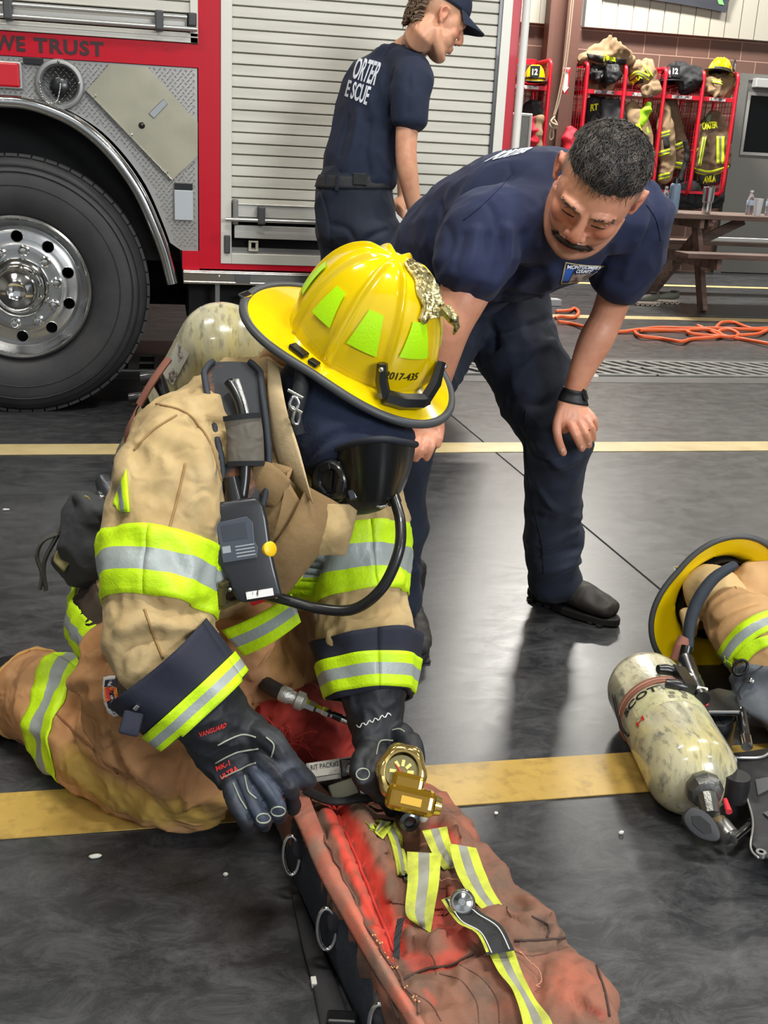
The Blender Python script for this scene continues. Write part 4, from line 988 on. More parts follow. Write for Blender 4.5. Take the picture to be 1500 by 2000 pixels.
# --- navy gauntlet cuffs
def cuffm(name, A, B, ra, rb, par, seed):
    b = MB(); n = 28; A = Vector(A); B = Vector(B); x, y, z = frame(B-A)
    mb = MB()
    def fn(u, v):
        a = 2*math.pi*u; r = lerp(ra, rb, v)*(1+.05*math.sin(3*a+seed)+.03*math.sin(7*a+2*seed+3*v)); d = x*math.cos(a)+y*math.sin(a)
        return lerp(A, B, v)+d*r+z*.004*math.sin(2*a), d
    mb.grid(fn, 56, 12, .007); o = mb.build(name, NAVYC, par, smooth=180, fix=False)
    return o
cA, cB = P(316, 1290, 1.47), P(406, 1388, 1.435)
c1 = cuffm('sleeve_cuff', cA, cB, .094, .080, jk, 1)
bvC = bvh_of(bpy.data.meshes.new_from_object(c1) if False else c1.data)
def world_bvh(o):
    loc = Vector(o.location); p = o.parent
    while p: loc += Vector(p.location); p = p.parent
    return BVHTree.FromPolygons([v.co+loc for v in o.data.vertices], [tuple(q.vertices) for q in o.data.polygons])
bvC = world_bvh(c1)
band('reflective_band', bvC, cA, cB, .62, 1.0, RIM3, jk, R=.2, n=72, nv=9, off=.004, th=.004)
dA, dB = P(719, 1252, 1.645), P(726, 1362, 1.585)
c2 = cuffm('sleeve_cuff', dA, dB, .099, .072, jk, 2.2)
bvD = world_bvh(c2)
band('reflective_band', bvD, dA, dB, .38, .95, RIM3, jk, R=.2, n=72, nv=9, off=.004, th=.004)
# cuff tab with metal hook
tb = MB(); tb.bar(P(262, 1390, 1.385), P(250, 1436, 1.37), .028, .008, (0, -1, .2)); tb.build('cuff_tab', NAVYC, jk, smooth=0, bevel=.003)
tb = MB(); tb.bar(P(272, 1372, 1.39), P(292, 1388, 1.385), .006, .006); tb.bar(P(262, 1385, 1.385), P(270, 1376, 1.385), .008, .006); tb.build('cuff_hook', CHROME, jk, smooth=0, bevel=.001)
# --- gloves
b = MB()
loft(b, [(P(392, 1372, 1.44), .062, .06, D), (P(425, 1420, 1.43), .058, .052, D), (P(447, 1470, 1.42), .05, .036, camdir(.8, .55, 0)), (P(470, 1505, 1.40), .044, .024, camdir(.8, .55, 0))], 22)
loft(b, [(P(440, 1410, 1.43), .045, .04, D), (P(500, 1440, 1.42), .032, .028, D)], 14)
for pts, r0, r1 in ((PP((502, 1478, 1.395), (540, 1506, 1.36), (568, 1545, 1.36), (572, 1578, 1.375)), .0150, .0112),
                    (PP((490, 1500, 1.388), (516, 1532, 1.352), (540, 1572, 1.342), (547, 1598, 1.355)), .0140, .0108),
                    (PP((468, 1518, 1.388), (488, 1556, 1.350), (508, 1592, 1.335), (518, 1612, 1.345)), .0138, .0105),
                    (PP((446, 1522, 1.392), (458, 1562, 1.358), (474, 1598, 1.338), (488, 1618, 1.342)), .0130, .0100),
                    (PP((478, 1425, 1.42), (530, 1450, 1.39), (562, 1492, 1.375), (598, 1528, 1.38)), .0230, .0150)):
    finger(b, pts, r0, r1)
me = fuse(b, .0026, 2); crumple(me, (28, 28, 28), .0020, 3); bv = bvh_of(me)
folds(me, [([(500, 1498), (528, 1530), (550, 1562)], .003, -.004), ([(482, 1514), (503, 1546), (524, 1582)], .003, -.004), ([(460, 1526), (474, 1560), (492, 1600)], .003, -.004), ([(505, 1462), (540, 1490), (570, 1530)], .004, -.004)], bv)
paint(me, 'slate', [([(500, 1505), (535, 1545), (555, 1575)], .012, .9), ([(482, 1525), (515, 1565), (535, 1595)], .012, .9), ([(462, 1535), (488, 1580), (510, 1605)], .012, .9), ([(560, 1500), (592, 1525)], .012, .4)], bvh_of(me))
gl = finish(me, 'glove', GLOVE, kp); bvG = bvh_of(gl.data) if False else bv
bvG = world_bvh(gl)
for pts in ([(425, 1455), (470, 1435), (500, 1440)], [(420, 1490), (460, 1470), (505, 1462)], [(432, 1520), (475, 1500), (500, 1490)], [(520, 1440), (535, 1455), (530, 1480)], [(478, 1515), (485, 1545), (500, 1560)], [(455, 1530), (470, 1560), (482, 1580)]):
    seam(bvG, pts, gl, PIPING, .0013, 'stitching')
for cx, cy in ((543, 1584), (514, 1598)):
    q = []
    for k in range(12):
        h, nn = hit(bvG, cx+13*math.cos(k*math.pi/6), cy+9*math.sin(k*math.pi/6))
        if h is not None: q.append(h+nn*.001)
    if len(q) > 6: MB().tube(q, .0013, 6, closed=True).build('stitching', PIPING, gl, smooth=180)
for k_, (t_, qd, c_) in enumerate((('VANGUARD', ((390, 1440), (440, 1420), (443, 1410), (388, 1430)), srgb(228, 60, 56)), ('MK-1', ((424, 1506), (450, 1494), (447, 1484), (421, 1496)), srgb(228, 66, 60)), ('ULTRA', ((434, 1524), (466, 1504), (462, 1494), (430, 1514)), srgb(228, 66, 60)))):
    text_on('glove_letters', t_, quad_on(bvG, *qd, off=.001), mat('glove_red_ink', c_, .6), gl, bold=.02, th=.0008)
b = MB()
loft(b, [(P(728, 1345, 1.59), .060, .058, D), (P(732, 1395, 1.565), .052, .046, D), (P(736, 1440, 1.54), .047, .036, D), (P(742, 1485, 1.52), .046, .030, D)], 22)
for pts, r0, r1 in ((PP((722, 1462, 1.50), (700, 1492, 1.47), (702, 1520, 1.455), (722, 1535, 1.46)), .0165, .0125),
                    (PP((745, 1475, 1.50), (728, 1500, 1.465), (730, 1535, 1.455), (748, 1560, 1.46)), .0165, .0130),
                    (PP((762, 1478, 1.51), (752, 1510, 1.475), (752, 1550, 1.465), (765, 1580, 1.47)), .0160, .0125),
                    (PP((775, 1480, 1.52), (775, 1510, 1.50), (772, 1550, 1.485), (778, 1570, 1.48)), .0150, .012),
                    (PP((765, 1425, 1.54), (800, 1450, 1.50), (812, 1490, 1.475), (800, 1520, 1.465)), .0210, .0140)):
    finger(b, pts, r0, r1)
me = fuse(b, .0035, 4); crumple(me, (28, 28, 28), .0022, 6)
gl2 = finish(me, 'glove', GLOVE, kp); bvG2 = world_bvh(gl2)
zz = [(697+i*6, 1420-i*2.4+(4 if i % 2 else -4)) for i in range(12)]
seam(bvG2, zz, gl2, mat('white_thread', srgb(220, 220, 216), .6), .0011, 'stitching')
seam(bvG2, [(735, 1475), (742, 1448), (768, 1446)], gl2, PIPING, .0013, 'stitching'); seam(bvG2, [(766, 1426), (780, 1424), (790, 1430)], gl2, PIPING, .0013, 'stitching')
q = []
for k in range(14):
    h, nn = hit(bvG2, 709+13*math.cos(k*math.pi/7), 1512+11*math.sin(k*math.pi/7))
    if h is not None: q.append(h+nn*.001)
if len(q) > 6: MB().tube(q, .0013, 6, closed=True).build('stitching', PIPING, gl2, smooth=180)
# ================================================================ breathing apparatus of the kneeling firefighter
TANKM = mat('composite_cylinder', srgb(196, 190, 158), 0.22, coat=0.6, var=[(srgb(130, 130, 116), 6, 0.42, 0.7), (srgb(206, 192, 124), 4, 0.46, 0.72), (srgb(92, 94, 90), 30, 0.52, 0.75)], aniso=(3, 1, 1), bump=(60, .15, .003))
STRAPB = mat('black_strap', srgb(30, 31, 34), 0.75, bump=(120, .3, .002))
PADM = mat('strap_pad', srgb(52, 54, 58), .8, var=(srgb(150, 100, 66), 14, .52, .66), bump=(60, .3, .004))
RUST = mat('rust_webbing', srgb(142, 92, 76), .75, bump=(120, .3, .002))
def cylinder_prof(R, L):
    pr = [(0.0, -L/2)]
    for k in range(1, 10): a = math.radians(k*10); pr.append((R*math.sin(a), -L/2+R*.85*(1-math.cos(a))))
    pr += [(R, -L/2+R*.85), (R, L/2-R*.85)]
    for k in range(8, 0, -1): a = math.radians(k*10); pr.append((R*math.sin(a), L/2-R*.85*(1-math.cos(a))))
    pr.append((0, L/2)); return pr
tA, tB = P(456, 652, 1.99), P(306, 912, 2.20)
ax = (tA-tB).normalized(); mid = tA-ax*.22
bp = thing('air_pack', 'scuffed pale air cylinder and black harness on the kneeling firefighter\'s back', 'air pack', tuple(mid))
MB().lathe(cylinder_prof(.088, .52), mid-ax*.0, ax, 48).build('cylinder', TANKM, bp, smooth=60)
MB().lathe([(.0905, -.03), (.0925, -.028), (.0925, .028), (.0905, .03)], mid-ax*.09, ax, 48).build('cylinder_band', RUST, bp, smooth=60)
lb = MB(); x_, y_, z_v = frame(ax)
def on_tank(px, py, off=.0015):
    # nearest point of the cylinder surface along a camera ray
    r = ray(px, py); best = None
    for k in range(400):
        p = CAM+r*(1.6+k*.003); d = (p-mid)-ax*(p-mid).dot(ax)
        if d.length < .088: return mid+ax*(p-mid).dot(ax)+d.normalized()*(.088+off), d.normalized()
    return CAM+r*2.3, -r
lbm = MB(); lbm.grid(lambda u, v: on_tank(lerp(lerp(348, 318, v), lerp(372, 340, v), u), lerp(lerp(668, 735, v), lerp(690, 752, v), u)), 6, 8, .0)
lbm.build('cylinder_label', mat('label_grey_print', srgb(206, 204, 190), .5, var=(srgb(110, 92, 96), 40, .5, .6)), bp, smooth=180, fix=False)
for (px, py, s_) in ((300, 755, 1), (272, 790, .8)):
    c = P(px, py, 1.93); m_ = MB(); m_.tube([c+camdir(-.7, .4, 0)*.024*s_, c+camdir(.2, .5, 0)*.018*s_, c+camdir(.8, -.6, 0)*.026*s_], [.013*s_, .015*s_, .010*s_], 10); m_.build('band_clamp', BLKP, bp, smooth=60, bevel=0)
MB().tube(crom(PP((330, 700, 1.92), (298, 745, 1.91), (272, 790, 1.91)), 5), .011, 8, flat=.5).build('frame_strap', RUST, bp, smooth=60)
# shoulder strap with pad and hoses
spine = [(452, 706, 1.70), (458, 760, 1.64), (472, 840, 1.595), (480, 920, 1.565), (468, 1000, 1.545)]
def ribbon(name, pts, w, m, par, th=.006, nrm=(0, -1, .35), off=0.0, n=6):
    c = crom([P(*q)+Vector(nrm).normalized()*off for q in pts], n); mb = MB(); nn = Vector(nrm).normalized(); L = len(c)-1; ws = w if callable(w) else (lambda t: w)
    def fn(u, v):
        i = min(int(u*L), L-1); t = u*L-i; p = lerp(c[i], c[i+1], t); tg = (c[min(i+2, L)]-c[max(i-1, 0)]).normalized(); s_ = tg.cross(nn).normalized(); return p+s_*ws(u)*(v-.5)-nn*.010*(2*v-1)**2, nn
    mb.grid(fn, L, 6, th); return mb.build(name, m, par, smooth=60)
sp_ = ribbon('shoulder_strap', spine, lambda t: (.092-.03*t)*min(1, .62+3.2*t), PADM, bp, th=.014)
for sgn in (-.5, .5):
    c = []
    pl = crom([P(*q) for q in spine], 6)
    for i, p in enumerate(pl):
        tg = (pl[min(i+1, len(pl)-1)]-pl[max(i-1, 0)]).normalized(); t = i/(len(pl)-1); c.append(p+tg.cross(Vector((0, -1, .35)).normalized()).normalized()*sgn*(.092-.03*t)*min(1, .62+3.2*t))
    MB().tube(c, .005, 8).build('strap_piping', mat('piping_slate', srgb(44, 50, 58), .7), bp, smooth=180)
MB().tube(crom(PP((448, 745, 1.625), (470, 790, 1.60), (478, 850, 1.575), (478, 930, 1.555), (470, 985, 1.54)), 6), .0085, 12).build('air_hose', BLKP, bp, smooth=180)
MB().tube(crom(PP((462, 742, 1.62), (480, 800, 1.592), (486, 860, 1.57), (476, 940, 1.553), (460, 990, 1.54)), 6), .0045, 10).build('gauge_line', mat('braided_steel', srgb(190, 190, 188), .35, .8, bump=(500, .8, .002)), bp, smooth=180)
ribbon('strap_cover', [(462, 738, 1.61), (474, 765, 1.60)], .05, RUST, bp, th=.004) if False else None
sv = ribbon('pouch', [(474, 812, 1.568), (480, 850, 1.560), (482, 906, 1.552)], .054, mat('pouch_grey', srgb(104, 98, 88), .75, wr=(40, .5, .01), bump=(80, .3, .003)), bp, th=.01)
for q in ([(473, 808, 1.562), (474, 818, 1.562)], [(482, 900, 1.548), (482, 910, 1.548)]): ribbon('pouch_trim', q, .056, STRAPB, bp, th=.004, n=2)
# gauge / alarm unit
gu = MB()
A_, B_ = P(468, 1022, 1.53), P(482, 1112, 1.505); x3 = camdir(1, -.05, -.1); z3 = (A_-B_).normalized(); y3 = z3.cross(x3).normalized(); x3 = y3.cross(z3)
def gp(x, y, z): return A_+x3*x+y3*y+z3*z
prof = [(.030, .035), (.040, .020), (.042, .0), (.041, -.050), (.037, -.078), (.034, -.112), (.030, -.118)]
vs = []; ns = 4
for i, (hw, z) in enumerate(prof):
    dx = 0.006*max(0, (i-3)); 
    for (sx, sy) in ((-1, -1), (1, -1), (1, 1), (-1, 1)): vs.append(gp(sx*hw+dx, sy*.021*(1-.1*(i > 3)), z))
fs = [(0, 1, 2, 3)]+[(i*4+k, i*4+(k+1) % 4, (i+1)*4+(k+1) % 4, (i+1)*4+k) for i in range(len(prof)-1) for k in range(4)]+[tuple((len(prof)-1)*4+k for k in (3, 2, 1, 0))]
gu.add(vs, fs); go = gu.build('alarm_unit', mat('unit_black', srgb(34, 36, 40), .35, coat=.2), bp, smooth=40, bevel=.006, bseg=3)
yn = y3 if y3.dot(CAM-A_) > 0 else -y3
def face(x, z, o=.0225): return A_+x3*x+yn*o+z3*z
pm = MB(); pm.poly3([face(-.034, .005), face(.012, .008), face(.020, -.002), face(.018, -.030), face(.022, -.04), face(.018, -.055), face(-.032, -.055)], yn*.002)
pm.build('face_plate', mat('plate_slate', srgb(66, 72, 82), .4), go, smooth=0, bevel=.001)
MB().obox(face(-.009, -.012, .0245), (.018, .012, .0006), x3, z3, yn).build('face_recess', mat('recess_slate', srgb(52, 57, 66), .45), go, smooth=0)
lt = mat('fine_print', srgb(150, 154, 160), .5); pr_ = MB()
for k in range(4): pr_.obox(face(.003, -.034-.005*k, .0245), (.014, .0009, .0004), x3, z3, yn)
pr_.obox(face(-.024, -.036, .0245), (.006, .005, .0005), x3, z3, yn); pr_.build('fine_print', lt, go, smooth=0)
MB().lathe([(.0115, 0), (.0115, .006), (.009, .008), (0, .008)], face(.036, -.045, .014), (x3*.7+yn).normalized(), (32)).build('yellow_button', mat('button_yellow', srgb(236, 190, 20), .4), go, smooth=40)
MB().obox(face(.014, -.108, .0205), (.020, .0055, .0012), x3, z3, yn).build('asset_sticker', mat('sticker_white', srgb(226, 226, 224), .5, var=(srgb(60, 60, 60), 260, .58, .62), aniso=(1, .2, .2)), go, smooth=0)
for q in (face(.037, -.116, .012), face(-.028, -.095, .02)): MB().ball(q, .0035, nu=8, nv=6).build('unit_screw', CHROME, go)
MB().tube([gp(0, 0, .03), gp(-.002, 0, .07)], [.016, .012], 12).build('hose_boot', BLKP, bp, smooth=50)
# waist hose with red knob, long hose to the mask
MB().tube(crom(PP((512, 1160, 1.54), (560, 1172, 1.52), (620, 1188, 1.50), (690, 1190, 1.475), (745, 1150, 1.46), (778, 1080, 1.47), (782, 1020, 1.50), (768, 968, 1.54)), 10), .0085, 14).build('mask_hose', mat('hose_black', srgb(22, 22, 24), .35, coat=.2), bp, smooth=180)
MB().cyl(P(490, 1168, 1.535), P(513, 1162, 1.53), .013, .011, 12).build('red_coupling', mat('red_knob', srgb(176, 22, 36), .4), bp, smooth=40)
# pouch and spare glove hanging at the waist
POUCH = mat('worn_leather_charcoal', srgb(58, 60, 62), .8, wr=(20, .4, .02), bump=(60, .3, .004)); POIN = mat('pouch_lining', srgb(140, 130, 84), .85, bump=(60, .3, .003))
b = MB(); loft(b, [(P(205, 1000, 1.86), .028, .055, FW), (P(185, 1040, 1.86), .040, .06, FW), (P(180, 1090, 1.86), .045, .055, FW), (P(165, 1125, 1.87), .025, .04, FW)], 18)
loft(b, [(P(152, 965, 1.87), .010, .012, FW), (P(140, 1030, 1.86), .014, .03, FW), (P(150, 1090, 1.86), .022, .035, FW), (P(120, 1105, 1.87), .016, .028, FW)], 14)
loft(b, [(P(160, 965, 1.86), .010, .02, U), (P(200, 990, 1.84), .014, .03, U), (P(235, 1005, 1.84), .012, .02, U)], 14)
me = fuse(b, .0055, 4); crumple(me, (20, 20, 16), .005, 4); finish(me, 'tool_pouch', POUCH, bp)
sheet('pouch_lining', PP((112, 1075, 1.835), (105, 1095, 1.83), (125, 1118, 1.825)), PP((122, 1098, 1.835), (135, 1092, 1.83), (148, 1080, 1.825)), POIN, bp, bulge=-.006, nu=10)
sheet('pouch_lining', PP((150, 990, 1.84), (166, 968, 1.835), (190, 990, 1.83)), PP((152, 1010, 1.84), (166, 985, 1.835), (186, 996, 1.83)), POIN, bp, nu=10)
tb = MB(); 
for L_ in (PP((120, 1040, 1.86), (85, 1055, 1.86), (72, 1085, 1.86), (82, 1120, 1.86), (78, 1150, 1.86)), PP((125, 1020, 1.86), (110, 1050, 1.86), (86, 1100, 1.86), (90, 1152, 1.86))): tb.tube(crom(L_, 5), .008, 8, flat=.5)
tb.build('hanging_strap', mat('strap_grey', srgb(76, 76, 70), .85, bump=(80, .3, .003)), bp, smooth=60)
b = MB(); b.tube(PP((200, 935, 1.90), (212, 960, 1.88), (222, 985, 1.86)), [.014, .019, .015], 12); b.ball(P(196, 968, 1.87), .010); b.build('valve_knob', mat('valve_grey', srgb(70, 72, 76), .35, .5, bump=(60, .4, .004)), bp, smooth=60)
MB().ball(P(198, 972, 1.86), .0065).build('valve_stem', CHROME, bp)
# ================================================================ face mask and chin strap
fm_ = thing('breathing_mask', 'black full-face breathing mask over the kneeling firefighter\'s navy hood', 'mask', tuple(P(725, 905, 1.6)))
# visor: curved dark shell
VIS = mat('visor_smoked', srgb(12, 13, 14), .3, coat=.15, spec=.5)
def visor(u, v):
    # left edge at the wearer's right temple, wraps to the far side
    T_ = crom(PP((640, 886, 1.600), (690, 866, 1.530), (745, 858, 1.505), (790, 864, 1.53), (812, 868, 1.60)), 8)
    B_ = crom(PP((648, 960, 1.600), (690, 975, 1.535), (735, 980, 1.515), (770, 972, 1.53), (788, 955, 1.58)), 8)
    def at(L, t):
        x = t*(len(L)-1); i = min(int(x), len(L)-2); return lerp(L[i], L[i+1], x-i)
    p = lerp(at(T_, u), at(B_, u), v); d = (p-P(715, 900, 1.66)).normalized(); return p+d*.004*math.sin(math.pi*v), d
m_ = MB(); m_.grid(visor, 40, 12, .004); m_.build('visor', VIS, fm_, smooth=60)
b = MB(); loft(b, [(P(640, 920, 1.63), .035, .05, D), (P(690, 940, 1.60), .05, .055, D), (P(735, 945, 1.575), .05, .045, D)], 18); me = fuse(b, .006, 6); finish(me, 'face_seal', BLK, fm_)
MB().tube([visor(i/30, 0)[0] for i in range(31)], .0055, 8).build('visor_rim', mat('rim_navy_binding', srgb(24, 28, 40), .7), fm_, smooth=180)
rp = P(650, 938, 1.572); ra = camdir(-.55, -.15, .85)
MB().lathe([(.0, -.03), (.034, -.03), (.036, -.01), (.034, .006), (.029, .012), (.022, .012), (.020, .004), (.0, .003)], rp, ra, 36).build('regulator_port', mat('port_black', srgb(24, 25, 27), .3, coat=.3), fm_, smooth=40)
X_, Y_, Z_ = frame(ra); m_ = MB()
for k in range(3):
    a = k*2.094+.4; m_.obox(rp+X_*.022*math.cos(a)+Y_*.022*math.sin(a)+Z_*.010, (.005, .010, .004), X_*math.cos(a)+Y_*math.sin(a), Y_*math.cos(a)-X_*math.sin(a), Z_)
m_.obox(rp+Z_*.004, (.017, .003, .004), X_, Y_, Z_); m_.build('port_lugs', BLKP, fm_, smooth=0, bevel=.001)
MB().obox(P(688, 966, 1.535), (.006, .008, .005), camdir(1, .3, 0), camdir(-.3, 1, 0), camdir(0, 0, 1)).build('mask_clip', mat('dark_chrome', srgb(90, 92, 94), .2, .9), fm_, smooth=0, bevel=.002)
MB().cyl(P(762, 960, 1.545), P(772, 984, 1.54), .012, .011, 14).build('hose_fitting', BLKP, fm_, smooth=40)
q = P(744, 976, 1.55); MB().tube([q+camdir(math.cos(a), math.sin(a)*.7, .2)*.012 for a in [k*.52 for k in range(12)]], .0025, 8, closed=True).build('snap_ring', CHROME, fm_, smooth=180)
# chin strap (hangs from the helmet)
cs = ribbon('chin_strap', [(592, 705, 1.62), (586, 760, 1.60), (574, 815, 1.585), (580, 850, 1.58)], .024, STRAPB, kh, th=.003, nrm=(-.2, -1, .2))
hk = MB(); 
for (px, py, w_) in ((577, 770, .013), (578, 800, .011)):
    c = P(px, py, 1.575); hk.tube([c+camdir(-1, .6, 0)*w_, c+camdir(1, -.5, 0)*w_], .0028, 8)
hk.tube(crom(PP((572, 776, 1.574), (566, 792, 1.572), (576, 800, 1.572), (584, 790, 1.572), (580, 778, 1.574)), 4, True), .0028, 8, closed=True)
hk.tube(crom(PP((578, 800, 1.574), (572, 822, 1.574), (582, 828, 1.574), (586, 808, 1.574)), 4, True), .0025, 8, closed=True)
hk.build('quick_release_hook', CHROME, cs, smooth=60)
# ================================================================ rescue bag
BAGC = dict(rough=.85, bump=(70, .3, .004), weave=(240, .25), wr=[(10, .7, .015), (34, .4, .005)])
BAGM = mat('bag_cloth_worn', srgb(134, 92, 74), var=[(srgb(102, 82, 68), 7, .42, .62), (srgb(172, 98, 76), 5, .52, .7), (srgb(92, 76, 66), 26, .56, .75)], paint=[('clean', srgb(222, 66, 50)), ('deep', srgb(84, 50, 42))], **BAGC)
FLAPM = mat('bag_flap_salmon', srgb(196, 106, 84), var=[(srgb(140, 108, 92), 9, .42, .62)], paint=[('clean', srgb(242, 92, 72))], **BAGC)
DRED = mat('bag_lining_red', srgb(158, 46, 36), var=[(srgb(92, 26, 24), 8, .42, .65)], **BAGC)
NPAN = mat('bag_navy_panel', srgb(40, 46, 56), .7, var=(srgb(60, 68, 78), 12, .5, .75), bump=(60, .3, .003), weave=(240, .2))
HVOLD = mat('faded_lime_trim', srgb(190, 200, 58), .75, var=[(srgb(150, 150, 70), 20, .48, .7)], bump=(90, .5, .004)); SVOLD = mat('faded_grey_tape', srgb(142, 142, 130), .6, var=(srgb(116, 114, 102), 16, .45, .7), bump=(60, .4, .004))
OLD3 = [HVOLD, SVOLD]
bg = thing('rescue_bag', 'worn red and brown rescue bag with faded lime strips lying open on the floor', 'bag', (.40, 1.30, 0))
LAT = Vector((1, .12, 0))
st = []
for Y_, l, r, h in ((1.70, .175, .462, .11), (1.60, .19, .478, .125), (1.5, .205, .505, .145), (1.3, .240, .540, .15), (1.17, .264, .575, .155), (1.06, .285, .592, .16), (.98, .31, .585, .14)):
    st.append((Vector(((l+r)/2, Y_, h/2+.004)), (r-l)/2, h/2, LAT))
st = [(c-LAT*.016, a-.016, h, d_) for c, a, h, d_ in st]
b = MB(); loft(b, st, 40, e=5.5, sm=5)
loft(b, [(G(840, 1905, .13), .055, .035, LAT), (G(900, 1960, .13), .07, .04, LAT), (G(930, 2040, .12), .06, .035, LAT)], 18)
loft(b, [(G(1095, 1905, .13), .05, .035, LAT), (G(1130, 1975, .13), .055, .04, LAT), (G(1120, 2050, .12), .05, .035, LAT)], 18)
me = fuse(b, .005, 7); co, no = arr(me)
top = np.clip((co[:, 2]-.05)/.06, 0, 1)
crumple(me, (10, 8, 4), .007, 11, mask=top); crumple(me, (22, 18, 10), .0045, 12, mask=top); crumple(me, (50, 44, 30), .0014, 13, mask=top); bv = bvh_of(me)
F_ = [([(652, 1565), (690, 1650), (735, 1760), (775, 1860)], .009, -.014), ([(690, 1585), (740, 1680), (775, 1780)], .022, .022), ([(640, 1600), (680, 1710), (730, 1830), (770, 1930)], .022, .010),
      ([(600, 1560), (650, 1660), (700, 1760), (770, 1880), (820, 1970)], .006, -.006), ([(670, 1530), (750, 1540)], .030, -.045), ([(690, 1555), (760, 1570)], .018, -.02),
      ([(800, 1640), (830, 1720), (860, 1780)], .018, -.030), ([(870, 1720), (880, 1790)], .012, -.025), ([(880, 1610), (930, 1720), (1000, 1820)], .018, .012), ([(835, 1600), (870, 1620), (890, 1650)], .014, .016),
      ([(800, 1830), (850, 1850), (930, 1830), (960, 1850)], .012, .018), ([(770, 1900), (830, 1890), (900, 1870), (960, 1850)], .006, -.010), ([(830, 1800), (860, 1850)], .008, .008), ([(880, 1830), (900, 1850), (880, 1880)], .008, -.008),
      ([(1000, 1840), (1060, 1850), (1120, 1830)], .006, -.010), ([(1120, 1940), (1150, 1975), (1180, 1985)], .007, -.014), ([(1060, 1870), (1050, 1930), (1060, 1990)], .010, -.012), ([(860, 1900), (900, 1940), (930, 2000)], .006, -.004), ([(1030, 1760), (1080, 1820)], .010, .010), ([(960, 1790), (1020, 1800), (1070, 1790)], .010, .012)]
folds(me, F_, bv); bvB = bvh_of(me)
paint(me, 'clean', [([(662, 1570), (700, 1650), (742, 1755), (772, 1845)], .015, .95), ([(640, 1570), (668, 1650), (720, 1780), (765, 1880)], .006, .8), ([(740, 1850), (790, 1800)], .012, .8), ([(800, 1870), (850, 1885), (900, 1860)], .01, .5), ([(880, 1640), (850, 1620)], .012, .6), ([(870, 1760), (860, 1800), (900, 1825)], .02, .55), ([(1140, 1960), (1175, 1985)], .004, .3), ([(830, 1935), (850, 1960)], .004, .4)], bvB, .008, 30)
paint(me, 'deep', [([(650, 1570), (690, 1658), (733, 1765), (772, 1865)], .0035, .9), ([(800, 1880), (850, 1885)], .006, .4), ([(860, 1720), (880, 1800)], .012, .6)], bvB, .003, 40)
body = finish(me, 'bag_body', BAGM, bg)
def bp_(name, L_, R_l, m, **k): return patch(name, bvB, L_, R_l, m, bg, **k)
fp_ = sheet('side_flap', [G(x, y, .150) for x, y in ((556, 1556), (588, 1625), (622, 1705), (684, 1815), (748, 1925), (792, 1992), (820, 2050))], [G(x, y, .160) for x, y in ((604, 1556), (640, 1645), (690, 1755), (745, 1860), (822, 1985), (850, 2040))], FLAPM, bg, th=.008, nu=60, nv=10, bulge=.010, wav=.0012, bdir=(-.2, -.2, 1))
seam_m = mat('bag_seam', srgb(104, 72, 60), .85)
seam(bvB, [(604, 1558), (640, 1647), (690, 1757), (745, 1862), (822, 1987)], bg, seam_m, .0022, off=.008)
seam(bvB, [(648, 1570), (688, 1660), (730, 1765), (768, 1858)], bg, mat('zip_red', srgb(190, 48, 38), .7), .0028, 'zip', off=.002)
# navy side panel with reinforcing pads
def sheetL(name, A, B, m, par, th=.006, nu=30, nv=6, **k): return sheet(name, A, B, m, par, th=th, nu=nu, nv=nv, bdir=(-1, -.15, .1), **k)
sheetL('side_panel', [G(x, y, .125) for x, y in ((572, 1598), (622, 1700), (690, 1825), (770, 1985), (800, 2060))], [G(x, y, .004) for x, y in ((545, 1640), (580, 1735), (622, 1830), (700, 2000), (722, 2060))], NPAN, bg, bulge=.006)
# carry strap on the floor
cs_ = sheet('floor_strap', [G(x, y, .012) for x, y in ((570, 1742), (590, 1840), (612, 1925), (628, 2010), (640, 2100))], [G(x, y, .012) for x, y in ((585, 1745), (625, 1840), (660, 1925), (690, 2010), (715, 2100))], mat('pad_black', srgb(46, 45, 48), .8, bump=(90, .4, .003), weave=(260, .3)), bg, th=.008, bdir=(0, 0, 1), bulge=.004)
q = G(613, 1918, .012); MB().obox(q, (.004, .008, .004), (1, 0, 0), (0, 1, 0), (0, 0, 1)).build('strap_end', mat('thread_white', srgb(220, 220, 214), .6), bg, smooth=0, bevel=.001)
m_ = MB(); m_.obox(G(668, 1992, .022), (.022, .012, .008), Vector((.96, -.2, 0)), Vector((.2, .96, 0)), (0, 0, 1)); m_.build('strap_buckle', BLKP, bg, smooth=0, bevel=.004)
# D rings with fabric tabs
TABM = mat('tab_black_fabric', srgb(44, 42, 48), .75, wr=(30, .5, .01), bump=(80, .3, .003))
for (cx, cy, w_, h_, tx, ty) in ((571, 1666, 15, 38, 592, 1632), (640, 1808, 17, 40, 662, 1770), (742, 1995, 18, 42, 752, 1950)):
    c = G(cx, cy, .085); r = (c-CAM).length/FPX
    X_ = camdir(1, 0, 0); Y_ = camdir(0, 1, 0); off = camdir(0, 0, 1)*.012
    ring = [c+off+X_*w_*r*math.cos(a)+Y_*h_*r*math.sin(a)*(1.0)+camdir(0, 0, 1)*.006*math.sin(a) for a in [k*math.pi/12 for k in range(24)]]
    MB().tube(ring, .0038, 10, closed=True).build('d_ring', CHROME, bg, smooth=180)
    b = MB(); t0 = G(tx, ty, .115); loft(b, [(t0+X_*.012+Y_*.004, .022, .008, X_), (t0-Y_*.006+off*.6, .020, .012, X_), (t0-Y_*.030+off*.8-X_*.004, .013, .010, X_)], 16); me = fuse(b, .0035, 3); finish(me, 'ring_tab', TABM, bg)
    e_ = c+X_*(w_+8)*r+Y_*(h_-26)*r+off; MB().obox(e_, (.004, .007, .003), X_, Y_, off.normalized()).build('ring_stitching', _M['thread_white'], bg, smooth=0, bevel=.001)
